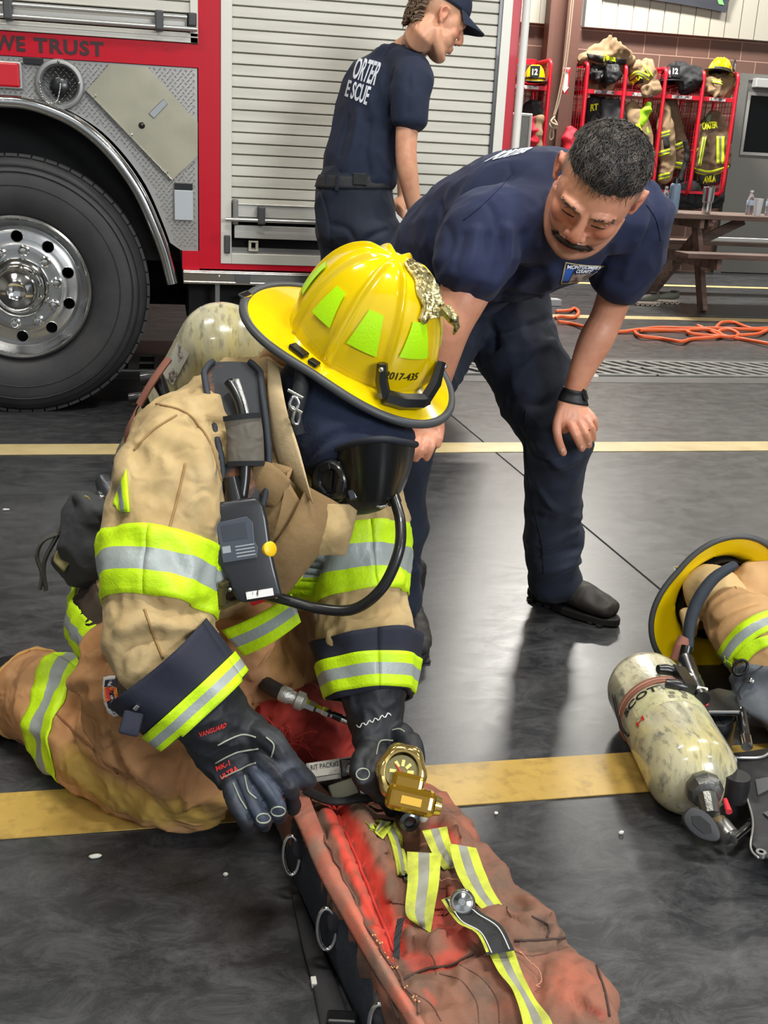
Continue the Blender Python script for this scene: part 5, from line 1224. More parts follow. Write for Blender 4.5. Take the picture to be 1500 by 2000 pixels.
# reflective strips
def strip(L_, R_l, off=.004, **k): return bp_('reflective_strip', L_, R_l, OLD3, off=off, th=.003, nu=24, nv=9, matfn=lambda u, v: tri(u, v), maxjump=.08, **k)
strip([(711, 1573), (749, 1619), (766, 1664), (777, 1731), (783, 1790)], [(745, 1580), (770, 1607), (787, 1650), (795, 1726), (800, 1790)])
def fstrip(A, B, z, m=OLD3, th=.003, **k):
    mb = MB(); A = crom([G(x, y, z_) for (x, y), z_ in zip(A, z)], 6); B = crom([G(x, y, z_) for (x, y), z_ in zip(B, z)], 6); L_ = len(A)-1
    def at(Q, t):
        x = t*L_; i = min(int(x), L_-1); return lerp(Q[i], Q[i+1], x-i)
    n_ = camdir(0, .3, 1); mb.grid(lambda u, v: (lerp(at(A, u), at(B, u), v)+n_*.002*math.sin(22*u+5*v), n_), 30, 9, th, matfn=k.get('matfn', lambda u, v: tri(u, v)))
    return mb.build(k.get('name', 'reflective_strip'), m, bg, smooth=60)
fstrip([(795, 1663), (796, 1720), (792, 1782), (812, 1805)], [(861, 1667), (858, 1720), (848, 1780), (841, 1822)], [.205, .20, .185, .17])
fstrip([(824, 1622), (846, 1670), (868, 1700)], [(873, 1614), (882, 1650), (905, 1690)], [.185, .18, .165])
fstrip([(877, 1647), (890, 1700), (915, 1745), (950, 1785)], [(930, 1656), (946, 1700), (966, 1745), (994, 1784)], [.195, .185, .18, .165])
fstrip([(955, 1862), (975, 1900), (1002, 1935), (1022, 2000), (1030, 2060)], [(1004, 1856), (1020, 1900), (1045, 1950), (1078, 1996), (1090, 2060)], [.19, .187, .182, .18, .17])
# black strap with a snap
fstrip([(862, 1758), (893, 1801), (931, 1823), (952, 1866)], [(915, 1738), (934, 1776), (979, 1807), (1005, 1856)], [.205, .21, .205, .20], m=[HVOLD, STRAPB, _M['piping_slate']], name='snap_strap', th=.006, matfn=lambda u, v: 0 if (v < .08 and u < .95) else 1)
for dv in (.16, .84):
    a_ = crom([G(lerp(x0, x1, dv), lerp(y0, y1, dv), z+.004) for (x0, y0), (x1, y1), z in zip([(868, 1758), (893, 1801), (931, 1823), (952, 1862)], [(912, 1744), (934, 1776), (979, 1807), (1003, 1852)], [.205, .21, .205, .20])], 6)
    MB().tube(a_, .0008, 6).build('stitching', _M['thread_white'], bg, smooth=180)
sn = G(903, 1762, .222); nn = camdir(-.05, .35, 1)
MB().lathe([(.0175, -.008), (.0175, 0), (.015, .003), (.0135, .001), (.0125, .001), (.0115, .005), (.006, .007), (.004, .005), (0, .005)], sn, nn, 36).build('snap_button', CHROME, bg, smooth=40)
# pull tab and trim binding
fstrip([(776, 1795), (770, 1830), (768, 1870)], [(790, 1792), (783, 1830), (780, 1874)], [.185, .178, .172], m=[STRAPB], name='pull_tab', matfn=lambda u, v: 0, th=.005)
for pts in ([(768, 1925), (830, 1893), (880, 1885), (925, 1862)], [(1005, 1838), (1060, 1836), (1122, 1830)], [(1038, 1790), (1072, 1808), (1068, 1832)], [(1158, 1868), (1180, 1935), (1190, 1985)], [(760, 1945), (780, 1990)]):
    seam(bvB, pts, bg, mat('binding_dark', srgb(70, 52, 46), .8), .0017, 'binding', off=.001)
for pts in ([(858, 1902), (900, 1915), (930, 1955), (935, 1998)], [(898, 1885), (940, 1910), (970, 1950), (975, 1998)], [(1005, 1858), (1040, 1867), (1110, 1850)], [(930, 1870), (990, 1865)], [(800, 1935), (840, 1960), (862, 1995)], [(840, 1860), (850, 1880), (852, 1905)]):
    seam(bvB, pts, bg, seam_m, .0009, 'stitching', off=.0003)
for pts in ([(1010, 1870), (1040, 1900), (1052, 1935), (1045, 1940)], [(965, 1890), (985, 1925), (1008, 1945)], [(858, 1715), (880, 1722), (893, 1735)]):
    seam(bvB, pts, bg, mat('loose_thread', srgb(196, 140, 112), .8), .0007, 'loose_thread', off=.012)
rnd = random.Random(4); cr = MB()
for i in range(26):
    t = rnd.random(); x = lerp(728, 815, t)+rnd.uniform(-6, 6); y = lerp(1830, 1975, t)+rnd.uniform(-6, 6); h, nn = hit(bvB, x, y)
    if h is not None: cr.ball(h+nn*.009, rnd.uniform(.0009, .002), nu=6, nv=4)
tag(cr.build('crumbs', mat('crumb_tan', srgb(216, 160, 110), .8), bg, smooth=0), kind='stuff')
# folded-back red lining at the far end
b = MB()
loft(b, [(G(512, 1342, .245), .022, .022, LAT), (G(545, 1375, .22), .045, .03, LAT), (G(580, 1410, .18), .075, .045, LAT), (G(630, 1450, .14), .095, .045, LAT), (G(660, 1490, .10), .11, .04, LAT)], 22)
loft(b, [(G(500, 1400, .08), .04, .05, LAT), (G(545, 1480, .10), .035, .05, LAT), (G(575, 1540, .12), .03, .035, LAT)], 18)
me = fuse(b, .005, 3); crumple(me, (14, 11, 14), .010, 21); crumple(me, (30, 24, 30), .004, 22); finish(me, 'lining', DRED, bg); 
fr_ = MB(); c0_ = G(565, 1452, .175)
for i in range(16):
    a = rnd.uniform(-1.2, 2.4); L_ = rnd.uniform(.02, .045); p = c0_+camdir(rnd.uniform(-.02, .02), rnd.uniform(-.01, .01), 0).normalized()*rnd.uniform(0, .02)
    d = camdir(math.cos(a), math.sin(a), .1); fr_.tube([p, p+d*L_*.6+Vector((0, 0, .006)), p+d*L_], .0008, 5)
tag(fr_.build('frayed_threads', mat('thread_red', srgb(190, 60, 50), .8), bg, smooth=0), kind='stuff')
# dark interior with fittings
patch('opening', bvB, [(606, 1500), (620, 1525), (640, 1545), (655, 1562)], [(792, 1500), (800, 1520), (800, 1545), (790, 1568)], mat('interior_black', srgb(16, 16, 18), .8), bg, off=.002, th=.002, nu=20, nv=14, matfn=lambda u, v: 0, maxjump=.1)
def bg_box(px, py, z, hx, hy, hz, m, name, rot=0.0, bev=.003, par=bg, tiltup=.8):
    n_ = camdir(0, .35, 1); X_ = camdir(math.cos(rot), math.sin(rot), 0); X_ = (X_-n_*X_.dot(n_)).normalized(); Y_ = n_.cross(X_)
    return MB().obox(G(px, py, z), (hx, hy, hz), X_, Y_, n_).build(name, m, par, smooth=0, bevel=bev)
# contents: separate things lying in the bag
lb_ = bg_box(651, 1503, .165, .045, .017, .004, mat('card_grey', srgb(176, 174, 168), .5), 'name_plate', rot=.16, bev=.001, par=None)
tag(lb_, 'small grey name plate with worn white sticker lying in the open red bag', 'name plate'); origin_to(lb_, G(651, 1503, .165))
n_ = camdir(0, .35, 1); X_ = camdir(math.cos(.16), math.sin(.16), 0); X_ = (X_-n_*X_.dot(n_)).normalized(); Y_ = n_.cross(X_); c_ = G(651, 1503, .165)+n_*.0055
MB().obox(c_-X_*.014+Y_*.004, (.026, .012, .0006), X_, Y_, n_).build('sticker', mat('sticker_worn', srgb(226, 222, 212), .6, var=(srgb(170, 168, 160), 40, .5, .65)), lb_, smooth=0)
cq = c_-X_*.014+Y_*.0078+n_*.0009
text_on('plate_text', 'RIT PACK#2', quad(cq-X_*.024-Y_*.0045, cq+X_*.0245-Y_*.0045, cq+X_*.0245+Y_*.0045, cq-X_*.024+Y_*.0045, n_), mat('print_dark', srgb(50, 50, 52), .6), lb_, bold=.01, th=.0005)
vk = thing('pressure_valve', 'small black valve with round steel port beside the grey name plate', 'valve', tuple(G(687, 1500, .185)))
bg_box(690, 1500, .18, .022, .016, .012, BLKP, 'valve_body', rot=.1, par=vk); MB().lathe([(.010, 0), (.010, .008), (.007, .010), (.006, .006), (0, .005)], G(682, 1502, .19), n_, 20).build('port', STEEL, vk, smooth=40)
bk = thing('metal_buckles', 'pair of dull metal buckles on black webbing at the bag opening', 'buckle', tuple(G(680, 1550, .165)))
bg_box(672, 1543, .165, .024, .015, .007, mat('olive_metal', srgb(98, 98, 84), .35, .7), 'dark_buckle', rot=.35, par=bk); bg_box(716, 1540, .165, .017, .012, .006, mat('light_metal', srgb(166, 168, 172), .3, .8), 'bright_buckle', rot=-.1, par=bk)
m_ = MB(); m_.tube(crom([G(600, 1545, .15), G(650, 1565, .172), G(705, 1560, .175), G(760, 1560, .175), G(790, 1590, .17)], 5), .010, 8, flat=.6); m_.build('webbing', STRAPB, bk, smooth=60)
vn = thing('hose_nozzle', 'round black nozzle with steel collar below the amber gauge', 'nozzle', tuple(G(800, 1600, .17)))
MB().cyl(G(775, 1575, .15), G(800, 1602, .185), .015, .015, 18).build('barrel', BLKP, vn, smooth=40); MB().lathe([(.014, 0), (.016, .002), (.016, .012), (.010, .014), (.008, .008), (0, .007)], G(797, 1600, .185), camdir(.2, -.1, 1), 24).build('collar', mat('dark_chrome', srgb(90, 92, 94), .2, .9), vn, smooth=40)
MB().ball(G(826, 1597, .18), .008, nu=12, nv=8).build('knob', mat('cream_knob', srgb(200, 196, 180), .5), vn)
# pressure gauge in amber housing, held in the left glove
gg = thing('pressure_gauge', 'amber and brass pressure gauge held in the left glove', 'gauge', tuple(P(795, 1530, 1.42)))
BR = mat('polished_brass', srgb(204, 176, 104), .16, .85, coat=.5); AMB = mat('amber_casing', srgb(168, 128, 30), .1, .65, coat=1.0)
n_ = camdir(.05, .25, 1); X_ = camdir(.96, -.22, 0); X_ = (X_-n_*X_.dot(n_)).normalized(); Y_ = n_.cross(X_)
c_ = P(784, 1508, 1.43)
def ringp(r0, r1, h0, h1, kx=1.0, ky=1.15, wob=.0):
    return [c_+X_*kx*(r0*(1+wob*math.cos(6*a)))*math.cos(a)+Y_*ky*(r0*(1+wob*math.cos(6*a)))*math.sin(a)+n_*h0 for a in [k*math.pi/24 for k in range(48)]]
m_ = MB(); rings = [ringp(.026, 0, -.020, 0, wob=.0), ringp(.037, 0, -.016, 0, wob=.03), ringp(.040, 0, -.004, 0, wob=.05), ringp(.038, 0, .006, 0, wob=.05), ringp(.032, 0, .011, 0, wob=.02), ringp(.027, 0, .010, 0), ringp(.0255, 0, .004, 0)]
vs = [v for r in rings for v in r]; fs = [(i*48+k, i*48+(k+1) % 48, (i+1)*48+(k+1) % 48, (i+1)*48+k) for i in range(6) for k in range(48)]+[tuple(range(48))]
m_.add(vs, fs); m_.build('bezel', BR, gg, smooth=50)
MB().lathe([(0, .0), (.0262, 0), (.0262, .003), (0, .003)], c_+n_*.001, n_, 40, X_).build('dial', mat('dial_olive', srgb(120, 112, 70), .4), gg, smooth=30)
dm = MB(); 
for a0 in (0.2, .9, 1.6, 2.3, 3.2, 4.0, 4.8, 5.4):
    d = X_*math.cos(a0)+Y_*math.sin(a0); dm.bar(c_+n_*.0046+d*.009, c_+n_*.0046+d*.019, .005, .0008, n_)
dm.obox(c_+n_*.0046-Y_*.012, (.011, .004, .0005), X_, Y_, n_); dm.build('dial_marks', mat('dial_cream', srgb(234, 222, 130), .5), gg, smooth=0)
MB().bar(c_+n_*.006+X_*.004-Y_*.004, c_+n_*.006-X_*.012+Y_*.010, .002, .001, n_).build('needle', mat('needle_red', srgb(210, 60, 40), .5), gg, smooth=0)
c2_ = P(802, 1562, 1.405); m_ = MB(); m_.obox(c2_, (.040, .021, .018), X_, Y_, n_); m_.build('sensor_block', AMB, gg, smooth=0, bevel=.012, bseg=4)
MB().obox(lerp(c_, c2_, .55), (.026, .022, .014), X_, Y_, n_).build('neck_block', AMB, gg, smooth=0, bevel=.008, bseg=3)
MB().obox(c2_+n_*.0185-Y_*.002, (.016, .006, .0006), X_, Y_, n_).build('amber_label', mat('label_amber', srgb(214, 170, 60), .4), gg, smooth=0)
MB().cyl(c2_+X_*.038, c2_+X_*.048, .017, .014, 20).build('end_cap', BR, gg, smooth=40)
# hose coupling lying over the lining
hc = thing('hose_coupling', 'steel quick-connect hose coupling lying on the dark red lining', 'coupling', tuple(G(610, 1382, .265)))
a0, a1 = G(546, 1352, .285), G(688, 1412, .245); dd = (a1-a0); Lh = dd.length; dd.normalize()
MB().lathe([(0, 0), (.0125, 0), (.0145, .004), (.0145, .018), (.012, .021), (.012, .030), (.0165, .032), (.0165, .044), (.012, .047), (.009, .05), (0, .05)], a0, dd, 28).build('knurled_sleeve', mat('knurled_steel', srgb(186, 184, 176), .35, .7, bump=(400, .6, .002)), hc, smooth=40)
MB().lathe([(0, .048), (.0095, .048), (.0095, .066), (.007, .070), (.007, .080), (.0085, .082), (.0085, .092), (.006, .096), (.006, .104), (0, .104)], a0, dd, 6).build('hex_fitting', CHROME, hc, smooth=0)
MB().cyl(a0+dd*.10, a0+dd*(Lh-.02), .0065, .0075, 14).build('hose', BLKP, hc, smooth=40); MB().cyl(a0+dd*(Lh-.024), a0+dd*(Lh+.004), .0068, .0065, 14).build('ferrule', CHROME, hc, smooth=40)
MB().tube(crom([G(505, 1325, .27), G(525, 1340, .285), a0+dd*.004], 4), .014, 10).build('black_tape', BLK, hc, smooth=60)
# ================================================================ heads
SKINA = mat('skin_warm', srgb(222, 158, 128), .42, sss=.12, var=[(srgb(210, 140, 114), 22, .45, .7)], bump=(160, .12, .002),
    paint=[('blush', srgb(222, 128, 106)), ('stubble', srgb(128, 112, 102)), ('lips', srgb(188, 100, 88)), ('ink', srgb(92, 84, 72))])
SKINB = mat('skin_fair', srgb(230, 172, 138), .42, sss=.12, var=[(srgb(218, 152, 120), 20, .45, .7)], bump=(160, .1, .002),
    paint=[('blush', srgb(220, 128, 100)), ('stubble', srgb(178, 146, 118)), ('lips', srgb(196, 112, 98)), ('ink', srgb(92, 84, 72))])
def head_shapes(b, o, L, f, u, wide=1.0):
    def q(x, y, z): return o+L*x*wide+f*y+u*z
    def bl(x, y, z, rx, ry, rz): b.ball(q(x, y, z), (rx*wide, ry, rz), L, f, u, 24, 16)
    bl(0, -.006, .038, .077, .093, .080); bl(0, .030, .010, .070, .066, .080); bl(0, .040, -.045, .064, .052, .060); bl(0, .040, -.080, .052, .046, .036)
    bl(0, .070, -.110, .029, .022, .020)
    b.tube(crom([q(-.058, -.004, -.045), q(-.054, .018, -.078), q(-.036, .050, -.104), q(0, .068, -.114), q(.036, .050, -.104), q(.054, .018, -.078), q(.058, -.004, -.045)], 5), .019, 10)
    for s in (-1, 1):
        bl(s*.038, .058, -.022, .026, .029, .028); bl(s*.031, .0795, .006, .0165, .0135, .0125); bl(s*.013, .100, -.036, .0095, .010, .0085)
        b.tube(crom([q(s*.010, .094, .022), q(s*.030, .091, .027), q(s*.050, .074, .018)], 4), .0085, 8)
        # ear: rim, lobe and bowl
        b.tube(crom([q(s*.073, .004, .012), q(s*.081, .004, .026), q(s*.085, -.012, .029), q(s*.087, -.023, .015), q(s*.086, -.020, -.006), q(s*.079, -.006, -.026), q(s*.074, .004, -.018)], 4), .0048, 8)
        bl(s*.078, -.008, .006, .0045, .018, .026)
    loft(b, [(q(0, .088, .020), .009, .010, L), (q(0, .101, 0), .010, .011, L), (q(0, .112, -.022), .0125, .012, L), (q(0, .110, -.033), .013, .010, L)], 14)
    b.tube(crom([q(-.024, .083, -.066), q(-.012, .094, -.062), q(0, .096, -.0645), q(.012, .094, -.062), q(.024, .083, -.066)], 4), .0058, 8)
    b.tube(crom([q(-.021, .083, -.071), q(-.010, .093, -.076), q(0, .095, -.077), q(.010, .093, -.076), q(.021, .083, -.071)], 4), .0066, 8)
    return q
def head_detail(me, o, L, f, u, stub=.7, blush=.8):
    co, no = arr(me); rel = co-np.array(o); X = rel@np.array(L); Y = rel@np.array(f); Z = rel@np.array(u)
    near = (np.abs(X) < .12) & (np.abs(Y) < .15) & (Z > -.14) & (Z < .16)
    d = np.zeros(len(co))
    def g(x, y, z, r, a):
        d[:] += a*np.exp(-(((X-x)**2+(Y-y)**2+(Z-z)**2)/r**2))
    for s in (-1, 1):
        g(s*.021, .088, .010, .009, -.0040); g(s*.031, .086, -.010, .010, -.0018); g(s*.007, .106, -.042, .0045, -.006); g(s*.022, .088, -.045, .010, -.0025); g(s*.028, .082, -.069, .006, -.003)
        g(s*.081, -.008, .008, .010, -.005)
    g(0, .094, -.052, .006, -.002); g(0, .09, -.088, .009, -.003)
    setco(me, co+no*(d*near)[:, None])
    def sm(a, lo, hi): return np.clip((a-lo)/(hi-lo), 0, 1)
    bl = np.zeros(len(co))
    for x, y, z, r in ((.042, .07, -.022, .026), (-.042, .07, -.022, .026), (0, .112, -.028, .018), (.086, -.01, .01, .03), (-.086, -.01, .01, .03)):
        bl = np.maximum(bl, np.exp(-((X-x)**2+(Y-y)**2+(Z-z)**2)/r**2))
    setattr_(me, 'blush', bl*blush*near)
    side = sm(np.abs(X), .050, .068)*sm(Z, .004, .035)*sm(-Y, -.045, -.02)+sm(-Y, .0, .05)*sm(Z, -.07, -.02)
    beard = .35*sm(-Z, .055, .075)*sm(Y, .0, .03)*(1-sm(-Z, .125, .14))+.3*np.exp(-((X/.03)**2+((Z+.055)/.012)**2))*sm(Y, .05, .08)
    setattr_(me, 'stubble', np.clip(side*(1-sm(np.abs(X), .076, .081)*(Y < .02)*(Y > -.04))+beard, 0, 1)*stub*near)
    lip = np.exp(-((X/.021)**4+((Z+.0695)/.0085)**4))*sm(Y, .075, .088)
    setattr_(me, 'lips', lip*near)
    return X, Y, Z, near
def hair_cap(me, o, L, f, u, m, parent, front=.078, side=.030, back=-.035, th=.010, strands=700, seed=1, name='hair', flow=(0, 1, 0), slen=.022, curl=.0):
    """a cap of short hair grown from the scalp of the head mesh plus loose strands"""
    co, no = arr(me); rel = co-np.array(o); X = rel@np.array(L); Y = rel@np.array(f); Z = rel@np.array(u)
    nz = np.array([noise.noise(Vector(c)*70) for c in rel])*.004
    line = np.where(Y > .02, side+(front-side)*np.clip((Y-.02)/.05, 0, 1)**.6*np.clip(1-(np.abs(X)-.045)/.03*.35, .45, 1), np.where(Y < -.04, back+(side-back)*np.clip((Y+.09)/.05, 0, 1), side))+nz
    mask = (Z > line) & (np.abs(X) < .1) & (Z < .16) & (Y < .1) & (Y > -.13)
    hh = np.clip((Z-line)/.035, 0, 1)
    ns = np.array([noise.noise(Vector((c[0]*60, c[1]*22, c[2]*60))) for c in np.stack([X, Y, Z], 1)])
    new = co+no*(.0015+th*hh**.7*(1+.35*ns))[:, None]
    idx = -np.ones(len(co), dtype=int); fs = []; keep = []
    for p in me.polygons:
        v = p.vertices
        if all(mask[i] for i in v):
            fs.append(tuple(v))
            for i in v:
                if idx[i] < 0: idx[i] = len(keep); keep.append(i)
    mb = MB(); mb.add([new[i] for i in keep], [tuple(int(idx[i]) for i in f_) for f_ in fs])
    rnd = random.Random(seed); fl = (Vector(L)*flow[0]+Vector(f)*flow[1]+Vector(u)*flow[2])
    for _ in range(strands):
        i = keep[rnd.randrange(len(keep))]; p = Vector(new[i]); n_ = Vector(no[i]); 
        if hh[i] < .3: continue
        d = fl+Vector(L)*rnd.uniform(-.5, .5)+Vector(u)*rnd.uniform(-.3, .2); d = (d-n_*d.dot(n_)).normalized(); l_ = slen*rnd.uniform(.6, 1.3); w_ = n_.cross(d)
        c = rnd.uniform(-1, 1)*curl
        mb.tube([p-n_*.001, p+d*l_*.5+n_*.0022+w_*c*l_*.3, p+d*l_+n_*.0004+w_*c*l_], [.0009, .0008, .0003], 3, caps=False)
    return mb.build(name, m, parent, smooth=180, fix=False)
def boot(heel, toe, m, sole, par, h=.17, L=.29, W=.052, name='boot'):
    heel = Vector(heel); toe = Vector(toe); d = (toe-heel); d.z = 0; d.normalize(); s = Vector((0, 0, 1)).cross(d)
    def q(x, y, z): return heel+d*x+s*y+Vector((0, 0, z))
    b = MB()
    loft(b, [(q(.055, 0, h), .048, .05, s), (q(.055, 0, .10), .043, .048, s), (q(.06, 0, .055), .042, .052, s)], 20)
    loft(b, [(q(.045, 0, .058), .037, .035, s), (q(.11, 0, .062), .042, .042, s), (q(.18, 0, .055), .048, .034, s), (q(.235, 0, .047), .047, .028, s), (q(.262, 0, .043), .038, .024, s)], 20)
    me = fuse(b, .005, 5); crumple(me, (25, 25, 25), .002, 3); bo = finish(me, name, m, par)
    sb = MB(); out = []
    for k in range(36):
        a = 2*math.pi*k/36; x = .142+.15*math.cos(a); y = (W if math.cos(a) > -.2 else W*.82)*math.sin(a)*(1-.12*(math.cos(a)+.1)**2*(math.cos(a) < 0)); 
        if .085 < x < .125: y *= .9
        out.append((x, y))
    sb.prism(out, q(0, 0, .003), d, s, .022); 
    for k in range(9): sb.obox(q(.03+k*.028, 0, .004), (.009, W*.85, .004), d, s, (0, 0, 1))
    sb.build('sole', sole, bo, smooth=0, bevel=.004)
    lc = MB()
    for k in range(4):
        x = .135-.022*k; z = .094+.016*k; lc.tube([q(x, -.022, z-.006), q(x+.006, 0, z), q(x, .022, z-.006)], .0022, 6)
    lc.build('laces', BLK, bo, smooth=60)
    return bo
TEE = mat('tee_navy', srgb(28, 38, 74), .85, bump=(120, .15, .002), weave=(420, .15), wr=[(6, .55, .02)], sheen=.05, var=(srgb(22, 30, 60), 5, .4, .7))
TEE2 = mat('tee_navy_dark', srgb(24, 34, 58), .85, bump=(120, .15, .002), wr=[(6, .5, .02)], sheen=.05)
TRS = mat('trousers_midnight', srgb(22, 30, 46), .8, bump=(90, .2, .002), weave=(300, .2), wr=[(7, .6, .02)], sheen=.06, var=(srgb(28, 38, 58), 5, .4, .7))
BOOTM = mat('boot_leather_worn', srgb(46, 44, 42), .6, var=(srgb(70, 66, 62), 12, .45, .7), bump=(60, .3, .003)); SOLEM = mat('boot_sole', srgb(30, 29, 29), .6)
TEXTW = mat('print_white', srgb(226, 230, 238), .7)
# ================================================================ bending man
mp = thing('person', 'man with dark moustache in navy t-shirt bending over with a hand on his knee', 'person', tuple(G(950, 1200)))
Lt = Vector((.90, .43, 0)); 
ho = P(1166, 366, 2.03); hF = camdir(-.38, -.82, .43); hU = camdir(.2, .43, .88); hU = (hU-hF*hU.dot(hF)).normalized(); hL = hF.cross(hU)
b = MB()
q = head_shapes(b, ho, hL, hF, hU, 1.05)
loft(b, [(q(0, -.030, -.05), .066, .062, hL), (lerp(q(0, -.05, -.09), P(1120, 400, 2.18), .5), .068, .066, hL), (P(1115, 402, 2.20), .075, .07, Lt)], 20)
SHL, SHR = P(1238, 425, 2.30), P(962, 440, 2.16)
TB = [(P(905, 560, 2.74), .15, .12), (P(930, 500, 2.62), .15, .11), (P(985, 455, 2.48), .16, .11), (P(1050, 425, 2.33), .165, .10), (P(1105, 410, 2.22), .14, .085)]
loft(b, [(c, a*.85, r*.8, Lt) for c, a, r in TB], 20)
armL = [(P(1110, 415, 2.24), .055), (SHL, .055), (P(1215, 530, 2.35), .047), (P(1187, 615, 2.38), .041), (P(1163, 665, 2.38), .043), (P(1138, 720, 2.38), .036), (P(1120, 768, 2.39), .0275)]
loft(b, [(c, r, r*(.92 if i < 5 else .8), Lt) for i, (c, r) in enumerate(armL)], 20)
armR = [(P(1080, 425, 2.22), .055), (SHR, .055), (P(920, 545, 2.13), .055), (P(880, 630, 2.12), .048), (P(858, 700, 2.15), .043), (P(843, 770, 2.19), .034), (P(838, 812, 2.22), .027)]
loft(b, [(c, r, r*.92, Lt) for c, r in armR], 20)
# hands
hx = camdir(1, -.12, -.1)
loft(b, [(P(1120, 768, 2.39), .028, .022, hx), (P(1118, 792, 2.375), .038, .019, hx), (P(1118, 818, 2.36), .043, .017, hx), (P(1124, 832, 2.36), .040, .014, hx)], 20)
for pts, r0, r1 in ((PP((1098, 798, 2.365), (1088, 828, 2.345), (1090, 856, 2.335), (1100, 884, 2.345)), .0125, .0098), (PP((1112, 826, 2.35), (1124, 850, 2.325), (1136, 876, 2.35)), .0108, .0092),
                    (PP((1128, 824, 2.35), (1143, 845, 2.325), (1150, 870, 2.355)), .0108, .0088), (PP((1140, 815, 2.355), (1155, 833, 2.335), (1159, 856, 2.36)), .0100, .0084), (PP((1148, 803, 2.365), (1160, 818, 2.35), (1163, 838, 2.37)), .0088, .0076)):
    finger(b, pts, r0, r1)
hx2 = camdir(.9, .35, .1)
loft(b, [(P(838, 812, 2.22), .027, .021, hx2), (P(838, 832, 2.20), .036, .019, hx2), (P(832, 855, 2.18), .040, .016, hx2)], 18)
for pts, r0, r1 in ((PP((846, 850, 2.17), (842, 872, 2.15), (833, 894, 2.16)), .0110, .0090), (PP((832, 856, 2.165), (822, 878, 2.15), (812, 896, 2.16)), .0108, .0088), (PP((818, 858, 2.17), (808, 878, 2.155), (800, 894, 2.165)), .0100, .0084), (PP((806, 855, 2.18), (796, 872, 2.17), (790, 886, 2.18)), .0088, .0076), (PP((850, 828, 2.19), (858, 846, 2.17), (854, 868, 2.165)), .0115, .0095)):
    finger(b, pts, r0, r1)
# legs inside the trousers
for pts in (((TB[0][0]+Lt*.07, .08), (P(1035, 730, 2.60), .07), (P(1083, 855, 2.50), .05), (P(1076, 980, 2.54), .04), (P(1083, 1060, 2.57), .037), (P(1084, 1140, 2.60), .034)), ((TB[0][0]-Lt*.07, .08), (P(800, 740, 2.48), .07), (P(782, 850, 2.31), .045), (P(778, 930, 2.34), .038), (P(776, 1100, 2.38), .034), (P(778, 1190, 2.40), .032))):
    loft(b, [(c, r, r, Lt) for c, r in pts], 14)
me = fuse(b, .0033, 4); X, Y, Z, near = head_detail(me, ho, hL, hF, hU, .9, .6)
bvM = bvh_of(me)
folds(me, [([(1140, 520), (1135, 560)], .004, 0), ([(1112, 800), (1105, 822)], .0035, .0012), ([(1130, 800), (1134, 822)], .003, .0012), ([(1108, 838), (1112, 850)], .004, -.003), ([(1152, 437), (1160, 425)], .003, -.001)], bvM)
paint(me, 'ink', [([(900, 545), (920, 553), (940, 552)], .013, .8)], bvM, .006, 60)
bodyM = finish(me, 'body', SKINA, mp); bvM = world_bvh(bodyM)
HAIR = mat('hair_dark_brown', srgb(50, 45, 41), .4, var=[(srgb(112, 102, 94), 46, .5, .72), (srgb(28, 25, 24), 18, .5, .7)], bump=(240, .5, .003), aniso=(1, 1, 1))
hair_cap(bodyM.data if False else (lambda m_: m_)(me), ho-Vector(mp.location), hL, hF, hU, HAIR, None, front=.068, side=.060, back=-.005, th=.006, strands=2200, seed=3, slen=.024, curl=.6)
ho_ = bpy.data.objects[-1] if False else [o for o in COL.objects if o.name.startswith('hair')][-1]; ho_.parent = mp
# brows, lashes, moustache
HAIR2 = mat('moustache_brown', srgb(58, 45, 38), .8, bump=(260, .8, .003))
def onhead(q_, bv, off=.0008):
    h, nn, _, _ = bv.find_nearest(q_); c = q(0, 0, -.01); 
    if nn.dot(h-c) < 0: nn = -nn
    return h+nn*off
def tufts(name, centers, w, m, par, bv, n, ln, dirf, seed=2, r=.0009, lift=.002):
    rnd = random.Random(seed); mb = MB()
    for _ in range(n):
        t = rnd.random()*(len(centers)-1); i = min(int(t), len(centers)-2); c = lerp(centers[i], centers[i+1], t-i); wv = w(t/(len(centers)-1)) if callable(w) else w
        p = onhead(c+Vector((rnd.uniform(-1, 1), rnd.uniform(-1, 1), rnd.uniform(-1, 1)))*wv, bv, 0); n_ = (p-q(0, .02, -.03)).normalized(); d = dirf(t/(len(centers)-1), rnd); d = (d-n_*d.dot(n_)*.8).normalized()
        l_ = ln*rnd.uniform(.6, 1.2); mb.tube([p, p+d*l_*.5+n_*lift, p+d*l_+n_*lift*.3], [r, r*.9, r*.3], 4, caps=False)
    return mb.build(name, m, par, smooth=180, fix=False)
for s_ in (-1, 1):
    tufts('eyebrow', [q(s_*.010, .10, .020), q(s_*.026, .10, .028), q(s_*.048, .08, .022)], .0022, HAIR, mp, bvM, 46, .007, lambda t, r_, s_=s_: hL*s_*.8+hU*(.4-.6*t)+hF*-.2, seed=5+s_, r=.0006)
    lid = [onhead(q(s_*x, y, z), bvM, .0006) for x, y, z in ((.018, .096, .001), (.026, .10, -.003), (.034, .10, -.004), (.043, .09, .001))]
    MB().tube(crom(lid, 4), [.0006]+[.0012]*11+[.0006], 6).build('lashes', mat('lash_black', srgb(26, 20, 18), .6), mp, smooth=180)
    lid2 = [onhead(q(s_*x, y, z), bvM, .0002) for x, y, z in ((.019, .096, .008), (.030, .10, .013), (.043, .09, .009))]
    MB().tube(crom(lid2, 4), .0006, 6).build('lid_crease', mat('crease_skin', srgb(150, 88, 70), .6), mp, smooth=180)
mc = [q(-.042, .078, -.084), q(-.028, .092, -.067), q(-.013, .103, -.0585), q(0, .106, -.0575), q(.013, .103, -.0585), q(.026, .092, -.066), q(.036, .082, -.078)]
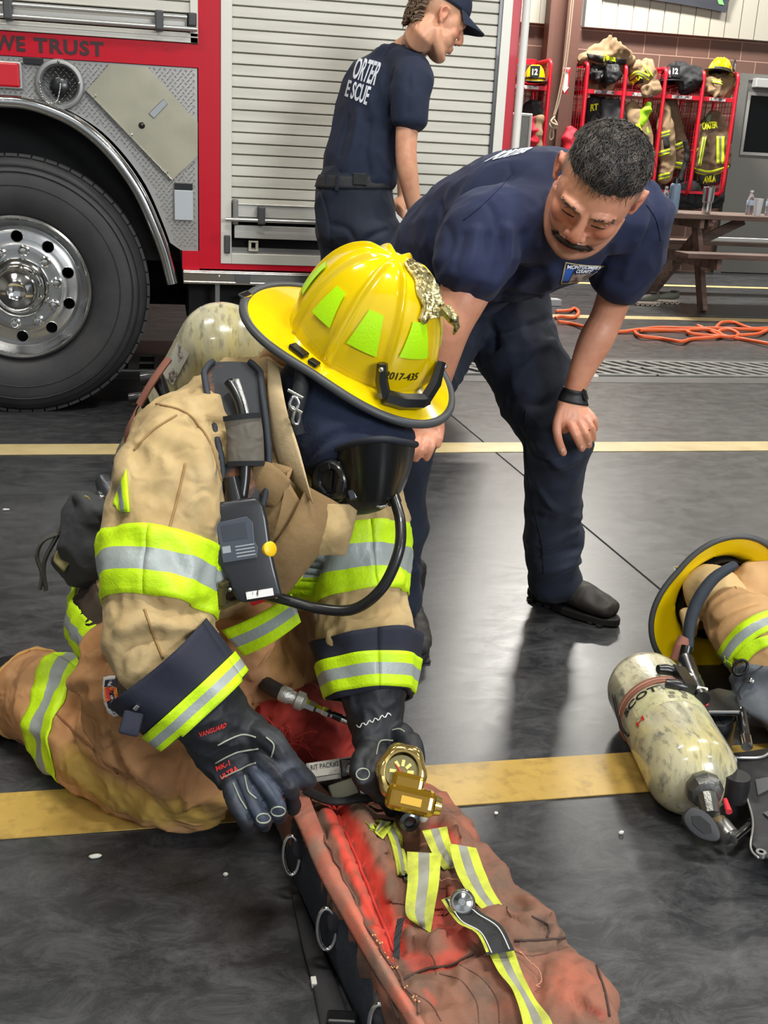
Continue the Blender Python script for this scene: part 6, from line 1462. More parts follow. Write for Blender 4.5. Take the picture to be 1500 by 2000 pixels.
b = MB(); cc = crom([onhead(c, bvM, .001) for c in mc], 4); b.tube(cc, [.0018+.0026*math.sin(math.pi*(i+1)/(len(cc)+1))**.6 for i in range(len(cc))], 8)
ms_ = b.build('moustache', HAIR2, mp, smooth=60)
tufts('moustache_hairs', mc, .005, HAIR2, mp, bvM, 420, .011, lambda t, r_: hL*(t-.5)*2.2-hU*(.9)+hF*.1, seed=9, r=.0008, lift=.003)
# nails of the left hand
NAIL = mat('nail', srgb(232, 186, 168), .3, coat=.3)
for px, py in ((1099, 880), (1136, 874), (1150, 868)):
    h, nn = hit(bvM, px, py)
    if h is not None:
        X_, Y_, Z_ = frame(nn, camdir(1, 0, 0)); MB().ball(h, (.0045, .0062, .0012), X_, Y_, Z_, 12, 8).build('fingernail', NAIL, mp, smooth=180)
# --- t-shirt
TS2 = [(P(858, 545, 2.80), .150, .145), (P(890, 510, 2.70), .165, .155), (P(945, 470, 2.56), .178, .158), (P(1010, 440, 2.42), .188, .155), (P(1075, 418, 2.29), .185, .135), (P(1112, 405, 2.21), .13, .10)]
b = MB(); loft(b, [(c, a, r, Lt) for c, a, r in TS2], 32, e=2.2)
loft(b, [(P(1100, 430, 2.24), .085, .085, Lt), (SHL, .082, .080, Lt), (P(1232, 480, 2.32), .084, .076, Lt), (P(1212, 530, 2.34), .078, .07, Lt), (P(1200, 548, 2.345), .075, .066, Lt)], 24)
loft(b, [(P(1060, 430, 2.22), .09, .09, Lt), (SHR, .086, .086, Lt), (P(935, 480, 2.14), .086, .082, Lt), (P(915, 520, 2.12), .078, .074, Lt), (P(908, 533, 2.115), .076, .07, Lt)], 24)
loft(b, [(P(960, 540, 2.46), .11, .06, Lt), (P(1040, 530, 2.34), .11, .06, Lt), (P(1110, 500, 2.24), .09, .05, Lt)], 20)
me = fuse(b, .006, 8); bv = bvh_of(me)
crumple(me, (6, 6, 6), .007, 31); crumple(me, (14, 14, 14), .0028, 32)
folds(me, [([(990, 300), (1000, 370), (980, 430)], .006, -.003), ([(890, 430), (935, 400), (960, 410), (975, 480), (960, 560)], .006, -.006), ([(990, 450), (985, 510), (960, 560)], .012, .010), ([(930, 450), (920, 510), (890, 560)], .010, .008), ([(905, 460), (890, 520)], .008, -.006), ([(955, 460), (945, 520), (920, 570)], .008, -.006),
           ([(1020, 460), (1010, 530), (980, 590)], .012, -.008), ([(1050, 480), (1080, 540), (1060, 580)], .012, .007), ([(1190, 480), (1170, 540), (1160, 570)], .010, -.008), ([(1240, 470), (1220, 540)], .010, .006), ([(860, 400), (880, 470), (850, 540)], .012, -.006), ([(1070, 380), (1060, 450), (1090, 520)], .010, -.006)], bv)
bvS = bvh_of(me); tee = finish(me, 'tshirt', TEE, mp)
def hem(bv_, A, B, t0, t1, m, par, nm, R=.2, off=.002, th=.005, n=48):
    return band(nm, bv_, A, B, t0, t1, m, par, R=R, off=off, th=th, n=n, nv=3, matfn=lambda u, v: 0)
seam(bvS, [(905, 430), (940, 402), (972, 372), (1000, 340)], tee, mat('seam_navy', srgb(24, 33, 66), .85), .0010)
seam(bvS, [(1262, 400), (1282, 430), (1290, 470)], tee, _M['seam_navy'], .0010)
# neck band
nb = [ho_q for ho_q in [P(1085, 330, 2.20), P(1105, 300, 2.24)]]
# chest emblem
EQ = ((1094, 553), (1140, 545), (1182, 518), (1104, 512))
def emb(u0, u1, v0, v1, off):
    f_ = quad_on(bvS, *EQ, off=off); return lambda u, v: f_(lerp(u0, u1, u), lerp(v0, v1, v))
em = patch('chest_emblem', bvS, [(1104, 511), (1140, 517), (1182, 519)], [(1094, 554), (1118, 552), (1142, 546)], [mat('emblem_navy', srgb(24, 34, 72), .7), mat('emblem_gold', srgb(196, 178, 120), .6), mat('emblem_grey', srgb(150, 140, 130), .6, var=(srgb(90, 60, 60), 60, .45, .6)), mat('emblem_blue', srgb(44, 92, 176), .6)], tee, off=.002, th=.002, nu=30, nv=20,
    matfn=lambda u, v: 1 if (v < .06 or v > .94 or u < .04 or u > .95) else (2 if (v > .5 and .3 < u < .9) else (3 if (u < .28 and .2 < v < .85) else 0)))
text_on('emblem_text', 'MONTGOMERY', emb(.06, .94, .72, .92, .005), TEXTW, tee, bold=.03, th=.0008); text_on('emblem_text', 'COUNTY', emb(.34, .80, .52, .70, .005), TEXTW, tee, bold=.03, th=.0008)
# lettering across the back of the shoulders
for k_, (t_, qd) in enumerate((('PORTER', ((945, 318), (1022, 300), (1046, 288), (985, 296))),)):
    text_on('shirt_letters', t_, quad_on(bvS, *qd, off=.0015), TEXTW, tee, bold=.04, th=.0008, split=.1)
# --- trousers
b = MB()
loft(b, [(P(845, 545, 2.84), .152, .135, Lt), (P(890, 570, 2.80), .17, .145, Lt), (P(930, 600, 2.74), .17, .13, Lt)], 28)
TL = [(P(985, 610, 2.72), .118), (P(1008, 665, 2.66), .112), (P(1045, 750, 2.58), .106), (P(1082, 845, 2.49), .093), (P(1080, 900, 2.50), .084), (P(1076, 980, 2.54), .074), (P(1082, 1060, 2.57), .073), (P(1084, 1110, 2.59), .068), (P(1084, 1138, 2.60), .070)]
TR = [(P(885, 605, 2.70), .112), (P(835, 680, 2.58), .105), (P(800, 760, 2.42), .094), (P(782, 850, 2.30), .082), (P(778, 930, 2.34), .072), (P(776, 1030, 2.37), .068), (P(774, 1110, 2.39), .062), (P(776, 1180, 2.40), .058)]
loft(b, [(c, r, r*.98, Lt) for c, r in TL], 24); loft(b, [(c, r, r*.98, Lt) for c, r in TR], 24)
me = fuse(b, .0065, 7); bv = bvh_of(me)
crumple(me, (6, 6, 5), .009, 41); crumple(me, (13, 13, 11), .0035, 42)
folds(me, [([(1020, 1075), (1060, 1090), (1130, 1070)], .010, -.012), ([(1020, 1050), (1070, 1062), (1135, 1030)], .010, .010), ([(1025, 1105), (1080, 1112), (1130, 1095)], .010, .012), ([(1020, 1000), (1070, 1010), (1130, 990)], .012, -.008), ([(1030, 930), (1080, 990), (1130, 1010)], .008, .010), ([(1010, 840), (1050, 900), (1110, 890)], .010, -.008), ([(1050, 870), (1090, 910), (1125, 895)], .010, .010),
           ([(960, 650), (1020, 640), (1080, 620)], .010, -.009), ([(940, 690), (1010, 690), (1080, 670)], .012, .009), ([(930, 610), (960, 640), (970, 680)], .010, -.010), ([(1000, 780), (1060, 790), (1110, 760)], .014, -.008), ([(800, 1110), (820, 1100), (835, 1080)], .010, -.01), ([(800, 1060), (830, 1040)], .010, .008), ([(1026, 860), (1030, 950), (1045, 1040), (1060, 1110)], .004, -.004)], bv)
co, no = arr(me); co[:, 2] = np.maximum(co[:, 2], .03); setco(me, co); bvQ = bvh_of(me)
trm = finish(me, 'trousers', TRS, mp)
seam(bvQ, [(1028, 800), (1026, 880), (1040, 970), (1058, 1060), (1062, 1120)], trm, mat('seam_midnight', srgb(16, 22, 36), .85), .0016)
bl0, bl1 = P(842, 530, 2.86), P(890, 505, 2.72)
band('belt', bvQ, P(872, 560, 2.80), P(845, 545, 2.85), .2, 1.3, mat('belt_black', srgb(40, 42, 46), .7, bump=(200, .3, .002)), trm, R=.4, off=.010, th=.008, n=80, nv=4, matfn=lambda u, v: 0)
boot(G(1035, 1163), G(1196, 1222), BOOTM, SOLEM, mp)
boot(G(786, 1210), G(806, 1292), BOOTM, SOLEM, mp)
# watch
wA, wB = P(1128, 742, 2.385), P(1117, 785, 2.385)
band('wristwatch', bvM, wA, wB, .42, 1.0, mat('watch_strap', srgb(24, 25, 28), .5), mp, R=.08, off=.003, th=.003, n=48, nv=5, matfn=lambda u, v: 0)
MB().obox(P(1141, 768, 2.375), (.016, .019, .005), camdir(.35, .1, -.9), camdir(-.25, 1, 0), camdir(.9, .2, .35)).build('watch_case', mat('watch_black', srgb(16, 17, 20), .15, coat=.5), mp, smooth=0, bevel=.005, bseg=3)
# ================================================================ standing man by the truck
sp = thing('person', 'young man in navy t-shirt and cap standing by the silver roller door', 'person', tuple(G(705, 905)))
fS = Vector((.86, .50, 0)).normalized(); lS = Vector((-.50, .86, 0)).normalized()
so = P(843, 44, 4.24); sF = camdir(.84, -.40, -.36); sU = camdir(.38, .90, .14); sU = (sU-sF*sU.dot(sF)).normalized(); sL = sF.cross(sU)
so = so+sL*.075
b = MB(); q = head_shapes(b, so, sL, sF, sU, .96)
loft(b, [(q(0, -.018, -.045), .064, .062, sL), (q(0, -.030, -.085), .060, .060, sL), (P(812, 88, 4.30), .060, .060, lS), (P(786, 110, 4.32), .065, .06, lS)], 18)
tb_ = [(P(782, 118, 4.33), .13, .07), (P(752, 180, 4.32), .15, .10), (P(722, 270, 4.30), .13, .10), (P(705, 345, 4.28), .135, .11), (P(695, 400, 4.28), .11, .085)]
loft(b, [(c, a*.92, r*.85, lS) for c, a, r in tb_], 20)
aR = [(P(785, 130, 4.25), .05), (P(804, 148, 4.14), .052), (P(798, 215, 4.10), .046), (P(793, 290, 4.09), .042), (P(797, 340, 4.10), .040), (P(808, 400, 4.14), .031), (P(816, 432, 4.17), .026)]
loft(b, [(c, r, r*.9, fS) for c, r in aR], 18)
loft(b, [(P(816, 432, 4.17), .026, .02, fS), (P(822, 450, 4.19), .036, .016, fS), (P(826, 468, 4.20), .038, .014, fS)], 16)
for k in range(4): finger(b, PP((820+k*5, 466, 4.20+k*.012), (826+k*5, 482, 4.22+k*.012), (834+k*4, 492, 4.26+k*.01)), .009, .007)
finger(b, PP((818, 446, 4.17), (830, 458, 4.15), (838, 470, 4.17)), .011, .008)
aL = [(P(770, 130, 4.45), .05), (P(775, 200, 4.56), .045), (P(790, 290, 4.62), .038), (P(790, 360, 4.60), .032), (P(788, 395, 4.56), .026)]
loft(b, [(c, r, r, fS) for c, r in aL], 16)
loft(b, [(P(790, 392, 4.55), .030, .022, fS), (P(775, 404, 4.5), .034, .02, fS)], 14)
for k in range(4): finger(b, PP((778, 400+k*5, 4.49), (786, 408+k*5, 4.46), (795-k, 418+k*4, 4.46)), .009, .0075)
for d_ in (-.08, .08): loft(b, [(P(695, 420, 4.28)+lS*d_*.7, .06, .06, lS), (P(700, 600, 4.28)+lS*d_, .065, .07, lS), (P(700, 760, 4.28)+lS*d_, .05, .05, lS), (P(700, 890, 4.28)+lS*d_, .045, .045, lS)], 14)
me = fuse(b, .0042, 7); head_detail(me, so, sL, sF, sU, .45, .6)
bvY = bvh_of(me); bodyS = finish(me, 'body', SKINB, sp); bvY = world_bvh(bodyS)
hair_cap(me, so-Vector(sp.location), sL, sF, sU, mat('hair_light_brown', srgb(122, 98, 76), .5, var=[(srgb(84, 66, 52), 50, .45, .7)], bump=(200, .6, .003)), None, front=.09, side=.06, back=-.02, th=.006, strands=200, seed=8)
[o for o in COL.objects if o.name.startswith('hair')][-1].parent = sp
# curls at the nape
rnd = random.Random(12); cm = MB()
for _ in range(420):
    x = rnd.uniform(-.055, .055); z = rnd.uniform(-.055, .045); base = q(x, -.100+abs(x)*.35+max(0, -z)*.25, z); d = (-sF*.5-sU*.8+sL*rnd.uniform(-.8, .8)).normalized(); l_ = rnd.uniform(.016, .032)
    cm.tube([base+sF*.012, base-sF*.006+d*l_*.4, base-sF*.010+d*l_+sL*rnd.uniform(-.01, .01), base-sF*.002+d*l_*1.3], [.0030, .0030, .0026, .001], 4, caps=False)
cm.build('nape_curls', _M['hair_light_brown'], sp, smooth=180, fix=False)
CAPM = mat('cap_navy', srgb(26, 36, 58), .8, bump=(120, .2, .002))
def capdome(u, v):
    a = 2*math.pi*u; ph = v*math.pi/2; r = math.cos(ph)**.75; p = q(.085*r*math.sin(a), -.006+(.106 if math.cos(a) > 0 else .104)*r*math.cos(a), .048+.100*math.sin(ph)+.006*math.cos(a)*(1-v)); return p, (p-q(0, 0, .03)).normalized()
cp_ = MB().grid(capdome, 48, 14, .003).build('cap', CAPM, sp, smooth=180, fix=False)
def bill(u, v):
    a = (u-.5)*math.radians(120); r0, r1 = 1.0, 1.0+.70*math.cos((u-.5)*math.pi)**.5*v; p = q(.085*math.sin(a)*(1+.08*v), -.006+.106*math.cos(a)+.080*v*math.cos((u-.5)*math.pi*.9)**.6, .052+.006*math.cos(a)-.014*v-.022*(2*u-1)**2*v); return p, sU
MB().grid(bill, 24, 8, .004).build('cap_bill', CAPM, cp_, smooth=60)
# shirt
b = MB(); loft(b, [(P(775, 112, 4.32), .11, .07, lS), (P(765, 150, 4.32), .19, .115, lS), (P(742, 195, 4.31), .175, .130, lS), (P(722, 260, 4.30), .158, .128, lS), (P(706, 320, 4.285), .150, .128, lS), (P(703, 350, 4.28), .148, .125, lS)], 30, e=2.2)
loft(b, [(P(785, 130, 4.25), .075, .075, fS), (P(806, 152, 4.13), .074, .070, fS), (P(801, 190, 4.10), .074, .066, fS), (P(799, 236, 4.09), .072, .062, fS)], 24)
loft(b, [(P(765, 140, 4.42), .07, .07, fS), (P(775, 190, 4.54), .07, .066, fS), (P(785, 240, 4.6), .068, .064, fS)], 18)
me = fuse(b, .007, 6); bv = bvh_of(me); crumple(me, (6, 6, 4), .006, 51); crumple(me, (14, 14, 8), .0028, 52)
folds(me, [([(700, 220), (690, 290), (670, 330)], .016, .010), ([(720, 240), (715, 300), (720, 340)], .014, -.010), ([(680, 230), (665, 300)], .012, -.008), ([(740, 300), (755, 330)], .014, .008), ([(768, 135), (765, 180), (762, 230)], .006, -.008), ([(800, 160), (796, 220)], .008, -.003)], bv)
bvR = bvh_of(me); ts3 = finish(me, 'tshirt', TEE2, sp)
text_on('shirt_letters', 'ORTER', quad_on(bvR, (687, 153), (731, 168), (749, 124), (700, 111), off=.002), TEXTW, ts3, bold=.02, th=.001, split=.12)
text_on('shirt_letters', 'E SCUE', quad_on(bvR, (674, 188), (716, 206), (726, 170), (682, 156), off=.002), TEXTW, ts3, bold=.02, th=.001, split=.12)
# trousers, belt, boots
b = MB(); loft(b, [(P(700, 350, 4.28), .15, .128, lS), (P(692, 390, 4.28), .168, .150, lS), (P(695, 440, 4.28), .165, .150, lS)], 26)
for d_ in (-.085, .085): loft(b, [(P(697, 440, 4.28)+lS*d_, .095, .115, lS), (P(703, 530, 4.28)+lS*d_, .088, .105, lS), (P(703, 680, 4.28)+lS*d_, .075, .085, lS), (P(702, 880, 4.28)+lS*d_, .066, .075, lS)], 20)
me = fuse(b, .008, 6); crumple(me, (6, 6, 5), .008, 61); crumple(me, (13, 13, 10), .003, 62); bvP = bvh_of(me)
folds(me, [([(650, 440), (680, 450), (700, 490)], .012, -.010), ([(700, 480), (730, 460), (755, 450)], .010, -.010), ([(625, 370), (640, 420), (650, 500)], .006, -.006)], bvP)
ts4 = finish(me, 'trousers', TRS, sp)
band('belt', bvP, P(703, 366, 4.28), P(703, 340, 4.28), .0, .92, _M['belt_black'], ts4, R=.4, off=.006, th=.006, n=72, nv=4, matfn=lambda u, v: 0)
for px in (640, 660): 
    h, nn = hit(bvP, px, 358)
    if h is not None: MB().obox(h+nn*.008, (.006, .004, .028), Vector((0, 0, 1)).cross(nn).normalized(), nn, (0, 0, 1)).build('belt_loop', TRS, ts4, smooth=0, bevel=.002)
h, nn = hit(bvP, 703, 352)
if h is not None: MB().obox(h+nn*.012, (.026, .005, .022), Vector((0, 0, 1)).cross(nn).normalized(), nn, (0, 0, 1)).build('belt_patch', BLK, ts4, smooth=0, bevel=.003)
for d_ in (-.085, .085):
    c = P(702, 890, 4.28)+lS*d_; c.z = 0; boot(c-fS*.05, c+fS*.2, BOOTM, SOLEM, sp)
# trouser leg of someone at the right edge
ep = thing('person', 'person mostly outside the photo, only a navy trouser leg at the right edge', 'person', tuple(G(1545, 1045)))
b = MB(); c = G(1548, 1040); b_ = [(c+Vector((0, 0, 1.0)), .10), (c+Vector((0, -.03, .55)), .085), (c+Vector((0, 0, .3)), .072), (c+Vector((0, 0, .08)), .066)]
loft(b, [(p_, r, r, (1, 0, 0)) for p_, r in b_], 20); me = fuse(b, .009, 3); crumple(me, (9, 9, 7), .006, 71); finish(me, 'trousers', TRS, ep)
boot(c+Vector((0, .06, 0)), c+Vector((0, -.2, 0)), BOOTM, SOLEM, ep)
# ================================================================ firefighter lying on the floor at the right
lp = thing('person', 'firefighter in tan turnout coat lying on the floor, cut off by the right edge', 'person', tuple(G(1480, 1330)))
TANB = mat('turnout_tan_clean', srgb(200, 158, 108), 0.85, var=[(srgb(186, 144, 96), 5, 0.42, 0.7)], bump=(70, 0.25, .004), weave=(260, 0.25), wr=[(7, .6, .02), (26, .3, .005)])
h2o = P(1402, 1170, 2.25); h2f = camdir(.60, .78, .10); h2u = camdir(-.14, .24, -.96); h2u = (h2u-h2f*h2u.dot(h2f)).normalized()
Z1 = Vector((0, 0, 1)); Lx = camdir(-.6, .8, 0)
b = MB(); b.ball(h2o+h2u*.05, .078); loft(b, [(h2o, .06, .06, Lx), (P(1450, 1200, 2.16), .06, .06, Lx), (P(1560, 1250, 2.14), .11, .08, Lx)], 18)
finish(fuse(b, .012, 3), 'body', _M['skin_mid'], lp)
b = MB(); loft(b, [(P(1382, 1150, 2.24), .060, .058, Lx), (P(1400, 1165, 2.19), .074, .066, Lx), (P(1430, 1190, 2.15), .072, .062, Lx)], 22)
loft(b, [(P(1345, 1195, 2.19), .014, .022, Z1), (P(1352, 1215, 2.17), .018, .024, Z1), (P(1350, 1240, 2.15), .012, .016, Z1)], 12)
me = fuse(b, .005, 4); crumple(me, (13, 13, 13), .006, 81); bv = bvh_of(me); finish(me, 'hood', mat('hood_sand', srgb(206, 176, 124), .85, bump=(90, .2, .003), wr=(14, .5, .01)), lp)
b = MB()
loft(b, [(P(1427, 1195, 2.12), .070, .066, Lx), (P(1457, 1225, 2.07), .092, .086, Lx), (P(1500, 1275, 2.02), .100, .096, Lx), (P(1575, 1340, 1.97), .10, .095, Lx), (P(1680, 1400, 1.95), .09, .09, Lx)], 28)
loft(b, [(P(1457, 1165, 2.17), .078, .074, Lx), (P(1520, 1185, 2.17), .115, .105, Lx), (P(1640, 1230, 2.17), .14, .125, Lx), (P(1850, 1320, 2.18), .15, .13, Lx)], 28)
me = fuse(b, .006, 8); bv = bvh_of(me)
co, no = arr(me); co[:, 2] = np.maximum(co[:, 2], .004); setco(me, co)
crumple(me, (6, 6, 6), .007, 82); crumple(me, (14, 14, 14), .003, 83)
folds(me, [([(1365, 1280), (1390, 1230), (1430, 1190), (1480, 1170)], .010, -.012), ([(1400, 1200), (1440, 1170), (1500, 1165)], .014, .010), ([(1360, 1330), (1372, 1260)], .008, -.006), ([(1430, 1120), (1440, 1150), (1500, 1175)], .004, -.003), ([(1420, 1290), (1450, 1240), (1500, 1200)], .014, .008)], bv)
co, no = arr(me); co[:, 2] = np.maximum(co[:, 2], .003); setco(me, co); bvL = bvh_of(me)
jl = finish(me, 'turnout_jacket', TANB, lp)
patch('reflective_band', bvL, [(1378, 1345), (1396, 1290), (1425, 1240), (1470, 1205), (1530, 1185)], [(1402, 1350), (1420, 1310), (1448, 1270), (1485, 1240), (1530, 1222)], RIM3, jl, off=.004, th=.003, nu=40, nv=10, matfn=lambda u, v: 1 if .30 < v < .66 else 0, maxjump=.15)
patch('reflective_band', bvL, [(1432, 1285), (1460, 1255), (1500, 1240), (1530, 1236)], [(1458, 1295), (1475, 1275), (1500, 1262), (1530, 1256)], [HIVIS], jl, off=.005, th=.003, nu=20, nv=4, matfn=lambda u, v: 0, maxjump=.15)
seam(bvL, [(1438, 1150), (1430, 1128), (1445, 1108), (1470, 1095)], jl, SEAM, .0014)
# helmet
hh = thing('fire_helmet', 'yellow fire helmet seen from its open underside on the lying firefighter', 'helmet', tuple(h2o))
dm2, br2, s2, u2, f2 = helmet(hh, h2o, h2f, h2u)
kb = MB(); a_ = R_(30)
for a0 in (38,):
    p0 = br2(R_(a0), .55, -.008); p1 = br2(R_(a0), .0, -.020); kb.bar(p0, p1, .040, .012, u2)
kb.tube([br2(R_(38), .05, -.02), h2o-u2*.035+f2*.03+s2*.02, P(1450, 1170, 2.16)], [.012, .010, .008], 8)
kb.build('suspension_bracket', BLKP, hh, smooth=0, bevel=.003)
for k in (34, 42): MB().ball(br2(R_(k), .32, -.017), .0045, nu=10, nv=8).build('bracket_screw', CHROME, hh)
p = br2(R_(183), 1.0); hk = MB(); hk.bar(p-u2*.010, p+u2*.008, .010, .003, f2); hk.tube([p+camdir(-1, .1, .1)*.004+camdir(-math.cos(a)*.6, math.sin(a), .3)*.011 for a in [k*.5 for k in range(13)]], .0022, 8); hk.build('rear_hook', CHROME, hh, smooth=60)
# ---------------------------------------------------------------- second air pack on the floor
ap = thing('air_pack', 'second air cylinder with rust strap and black frame lying on the floor at right', 'air pack', tuple(G(1320, 1450)))
tA, tB = G(1262, 1345, .089), G(1352, 1512, .089); ax = (tB-tA).normalized(); 
L2 = (tB-tA).length+.088*1.45; mid2 = (tA+tB)/2
MB().lathe(cylinder_prof(.0865, L2), mid2, ax, 56).build('cylinder', TANKM, ap, smooth=60)
def tk(off_ax, ang, r=.0865):
    X_ = camdir(0, 0, 1); X_ = (X_-ax*X_.dot(ax)).normalized(); Y_ = ax.cross(X_); return mid2+ax*off_ax+(X_*math.cos(ang)+Y_*math.sin(ang))*r
def wrap(name, o0, o1, a0, a1, m, off=.002, th=.003):
    mb = MB(); mb.grid(lambda u, v: (lambda p: (p, (p-(mid2+ax*lerp(o0, o1, v))).normalized()))(tk(lerp(o0, o1, v), lerp(a0, a1, u), .0865+off)), 30, 2, th); return mb.build(name, m, ap, smooth=60)
sA = -.045
wrap('cylinder_strap', sA-.012, sA+.012, -2.4, 2.4, RUST, .003); wrap('strap_stitching', sA-.001, sA+.001, -2.4, 2.4, mat('stitch_pink', srgb(206, 158, 136), .7), .0045, .001)
LBL = mat('label_cream', srgb(206, 204, 160), .4, coat=.4, var=[(srgb(168, 164, 124), 14, .45, .7), (srgb(120, 116, 100), 50, .56, .66)])
wrap('cylinder_label', -.025, .045, -1.5, .9, LBL, .0006, .0005)
gm = mat('label_print_grey', srgb(120, 118, 104), .5)
for (o_, a_) in ((.012, -.35), (.012, -.05), (.026, -.3), (.026, .0), (.0, -.35)): wrap('label_print', o_-.005, o_+.005, a_-.06, a_+.06, gm, .0016, .0004)
def cyl_fn(o0, o1, a0, a1, off):
    return lambda u, v: (lambda p, c: (p, (p-c).normalized()))(tk(lerp(o0, o1, v), lerp(a0, a1, u), .0865+off), mid2+ax*lerp(o0, o1, v))
sgn = 1 if tk(0, .5).x > tk(0, 0).x else -1
text_on('cylinder_text', 'SCOTT', cyl_fn(-.004, -.024, -1.25*sgn, .05*sgn, .002), mat('print_black', srgb(26, 26, 26), .4), ap, bold=.02, th=.0004, split=.15)
text_on('cylinder_text', 'H', cyl_fn(.062, .048, -1.05*sgn, -.80*sgn, .002), mat('print_red', srgb(206, 50, 44), .4), ap, bold=.02, th=.0004)
# clamp
cc = tk(sA, .35*sgn, .0865); n_ = (cc-(mid2+ax*sA)).normalized(); t_ = ax.cross(n_)*(-sgn)
t_ = t_ if t_.dot(camdir(1, 0, 0)) > 0 else -t_
cl = MB(); cl.obox(cc+n_*.008+t_*.012, (.014, .042, .011), t_, ax, n_)
for s_ in (-1, 1): cl.tube([cc+n_*.006+t_*.006+ax*s_*.032, cc+n_*.006-t_*.016+ax*s_*.034, cc+n_*.004-t_*.034+ax*s_*.030], [.012, .012, .009], 10)
cl.build('clamp', BLKP, ap, smooth=40, bevel=0)
for s_ in (-1, 1): MB().cyl(cc+n_*.010+t_*.026+ax*s_*.03, cc+n_*.010+t_*.055+ax*s_*.026, .004, .004, 8).build('clamp_pin', mat('pin_cream', srgb(226, 224, 206), .4), ap, smooth=40)
MB().tube(crom([tk(-.11, -1.3*sgn, .089), tk(-.05, -1.45*sgn, .092), tk(.0, -1.5*sgn, .093), tk(.035, -1.45*sgn, .09)], 4), .0032, 8).build('edge_wire', mat('wire_dark', srgb(44, 44, 46), .4, .5), ap, smooth=180)
# valve
ve = mid2+ax*(L2/2); vm = MB(); vb = ve+ax*.002+Z1*.0
VM = mat('valve_cast', srgb(120, 120, 116), .35, .8, bump=(70, .5, .004))
vm.lathe([(0, -.012), (.030, -.012), (.034, -.002), (.034, .012), (.028, .022), (.018, .026), (0, .026)], vb+Z1*.012, ax, 9); vm.tube([vb+ax*.02+Z1*.01, vb+ax*.05-Z1*.01], [.020, .017], 10); vm.build('valve_body', VM, ap, smooth=30)
vm = MB(); hc_ = G(1368, 1610, .075)
wn = camdir(-.1, .25, 1); X_, Y_, Z_ = frame(wn, camdir(.75, -.65, 0))
vm.add([hc_+X_*.036*math.cos(a)*(1+.08*math.cos(3*a))+Y_*.022*math.sin(a)+Z_*h for h in (-.012, .012) for a in [k*math.pi/12 for k in range(24)]], [tuple(range(24))[::-1], tuple(range(24, 48))]+[(k, (k+1) % 24, 24+(k+1) % 24, 24+k) for k in range(24)])
vm.build('valve_handwheel', mat('handwheel_black', srgb(50, 51, 54), .6), ap, smooth=30, bevel=.004)
vm = MB(); vm.add([hc_+X_*.022*math.cos(a)+Y_*.0115*math.sin(a)+Z_*h for h in (.0115, .0135) for a in [k*math.pi/3 for k in range(6)]], [tuple(range(6))[::-1], tuple(range(6, 12))]+[(k, (k+1) % 6, 6+(k+1) % 6, 6+k) for k in range(6)]); vm.build('handwheel_recess', mat('recess_black', srgb(26, 26, 28), .7), ap, smooth=0)
q0, q1, q2, q3 = G(1385, 1590, .05), G(1408, 1615, .045), G(1432, 1640, .04), G(1480, 1600, .045)
MB().lathe([(0, 0), (.013, 0), (.013, .02), (.018, .022), (.018, .036), (.012, .038), (0, .038)], q0, (q1-q0), 8).build('brass_fitting', mat('brass_dull', srgb(178, 160, 120), .35, .8), ap, smooth=0)
MB().tube([q1+Z_*0, lerp(q1, q2, .8)], [.020, .018], 12).build('coupling_nut', STEEL, ap, smooth=40); MB().cyl(q2, lerp(q2, q3, .75), .009, .008, 12).build('steel_tube', CHROME, ap, smooth=40); MB().cyl(lerp(q2, q3, .7), G(1560, 1545, .05), .011, .011, 12).build('hose', BLKP, ap, smooth=60)
# frame plate and arms
FRM = mat('frame_black', srgb(24, 24, 26), .5, bump=(60, .2, .003), var=(srgb(50, 50, 52), 20, .55, .75))
def gp_(l, z): return [G(x, y, z) for x, y in l]
pl = MB(); pl.poly3(gp_([(1425, 1480), (1450, 1478), (1500, 1470), (1640, 1450), (1640, 1700), (1500, 1690), (1478, 1672), (1466, 1660), (1470, 1610), (1450, 1550)], .05), (0, 0, .012)); pl.build('back_frame', FRM, ap, smooth=0, bevel=.002)
ed = MB(); ed.tube(crom(gp_([(1424, 1478), (1448, 1530), (1470, 1600), (1466, 1655), (1482, 1676)], .066), 5), .0022, 6); ed.tube(crom(gp_([(1424, 1478), (1450, 1480), (1490, 1478), (1510, 1462)], .068), 5), .003, 6); ed.build('frame_edge', mat('worn_edge_steel', srgb(176, 176, 174), .35, .7), ap, smooth=180)
MB().tube([G(1428, 1487, .068)+camdir(math.cos(a), math.sin(a), 0)*.010 for a in [k*.52 for k in range(12)]], .0035, 8, closed=True).build('frame_eyelet', STEEL, ap, smooth=180)
q = G(1486, 1667, .064); MB().lathe([(.004, .004), (.009, .004), (.010, 0), (.010, -.004)], q, Z1, 16).build('frame_bolt', STEEL, ap, smooth=30)
for l in ([(1475, 1525), (1500, 1520), (1500, 1545), (1480, 1555)], [(1490, 1590), (1515, 1580), (1515, 1610)]): MB().poly3(gp_(l, .0625), (0, 0, .003)).build('frame_slot', mat('slot_grey', srgb(90, 92, 94), .4, .5), ap, smooth=0)
am = MB(); am.bar(G(1352, 1382, .12), G(1420, 1480, .09), .016, .02); am.bar(G(1362, 1376, .12), G(1426, 1472, .09), .006, .024); am.build('frame_arm', FRM, ap, smooth=0, bevel=.003)
rg = G(1398, 1402, .10); rx = camdir(-.05, .85, .5)
MB().lathe([(.0, -.07), (.040, -.07), (.042, -.03), (.042, .0), (.036, .010), (.030, .012), (0, .012)], rg, rx, 28).build('reducer_body', BLKP, ap, smooth=40)
X_, Y_, Z_ = frame(rx); rb_ = MB()
for k in range(8): d = X_*math.cos(k*.785)+Y_*math.sin(k*.785); rb_.bar(rg+rx*.011+d*.008, rg+rx*.011+d*.034, .004, .006, rx)
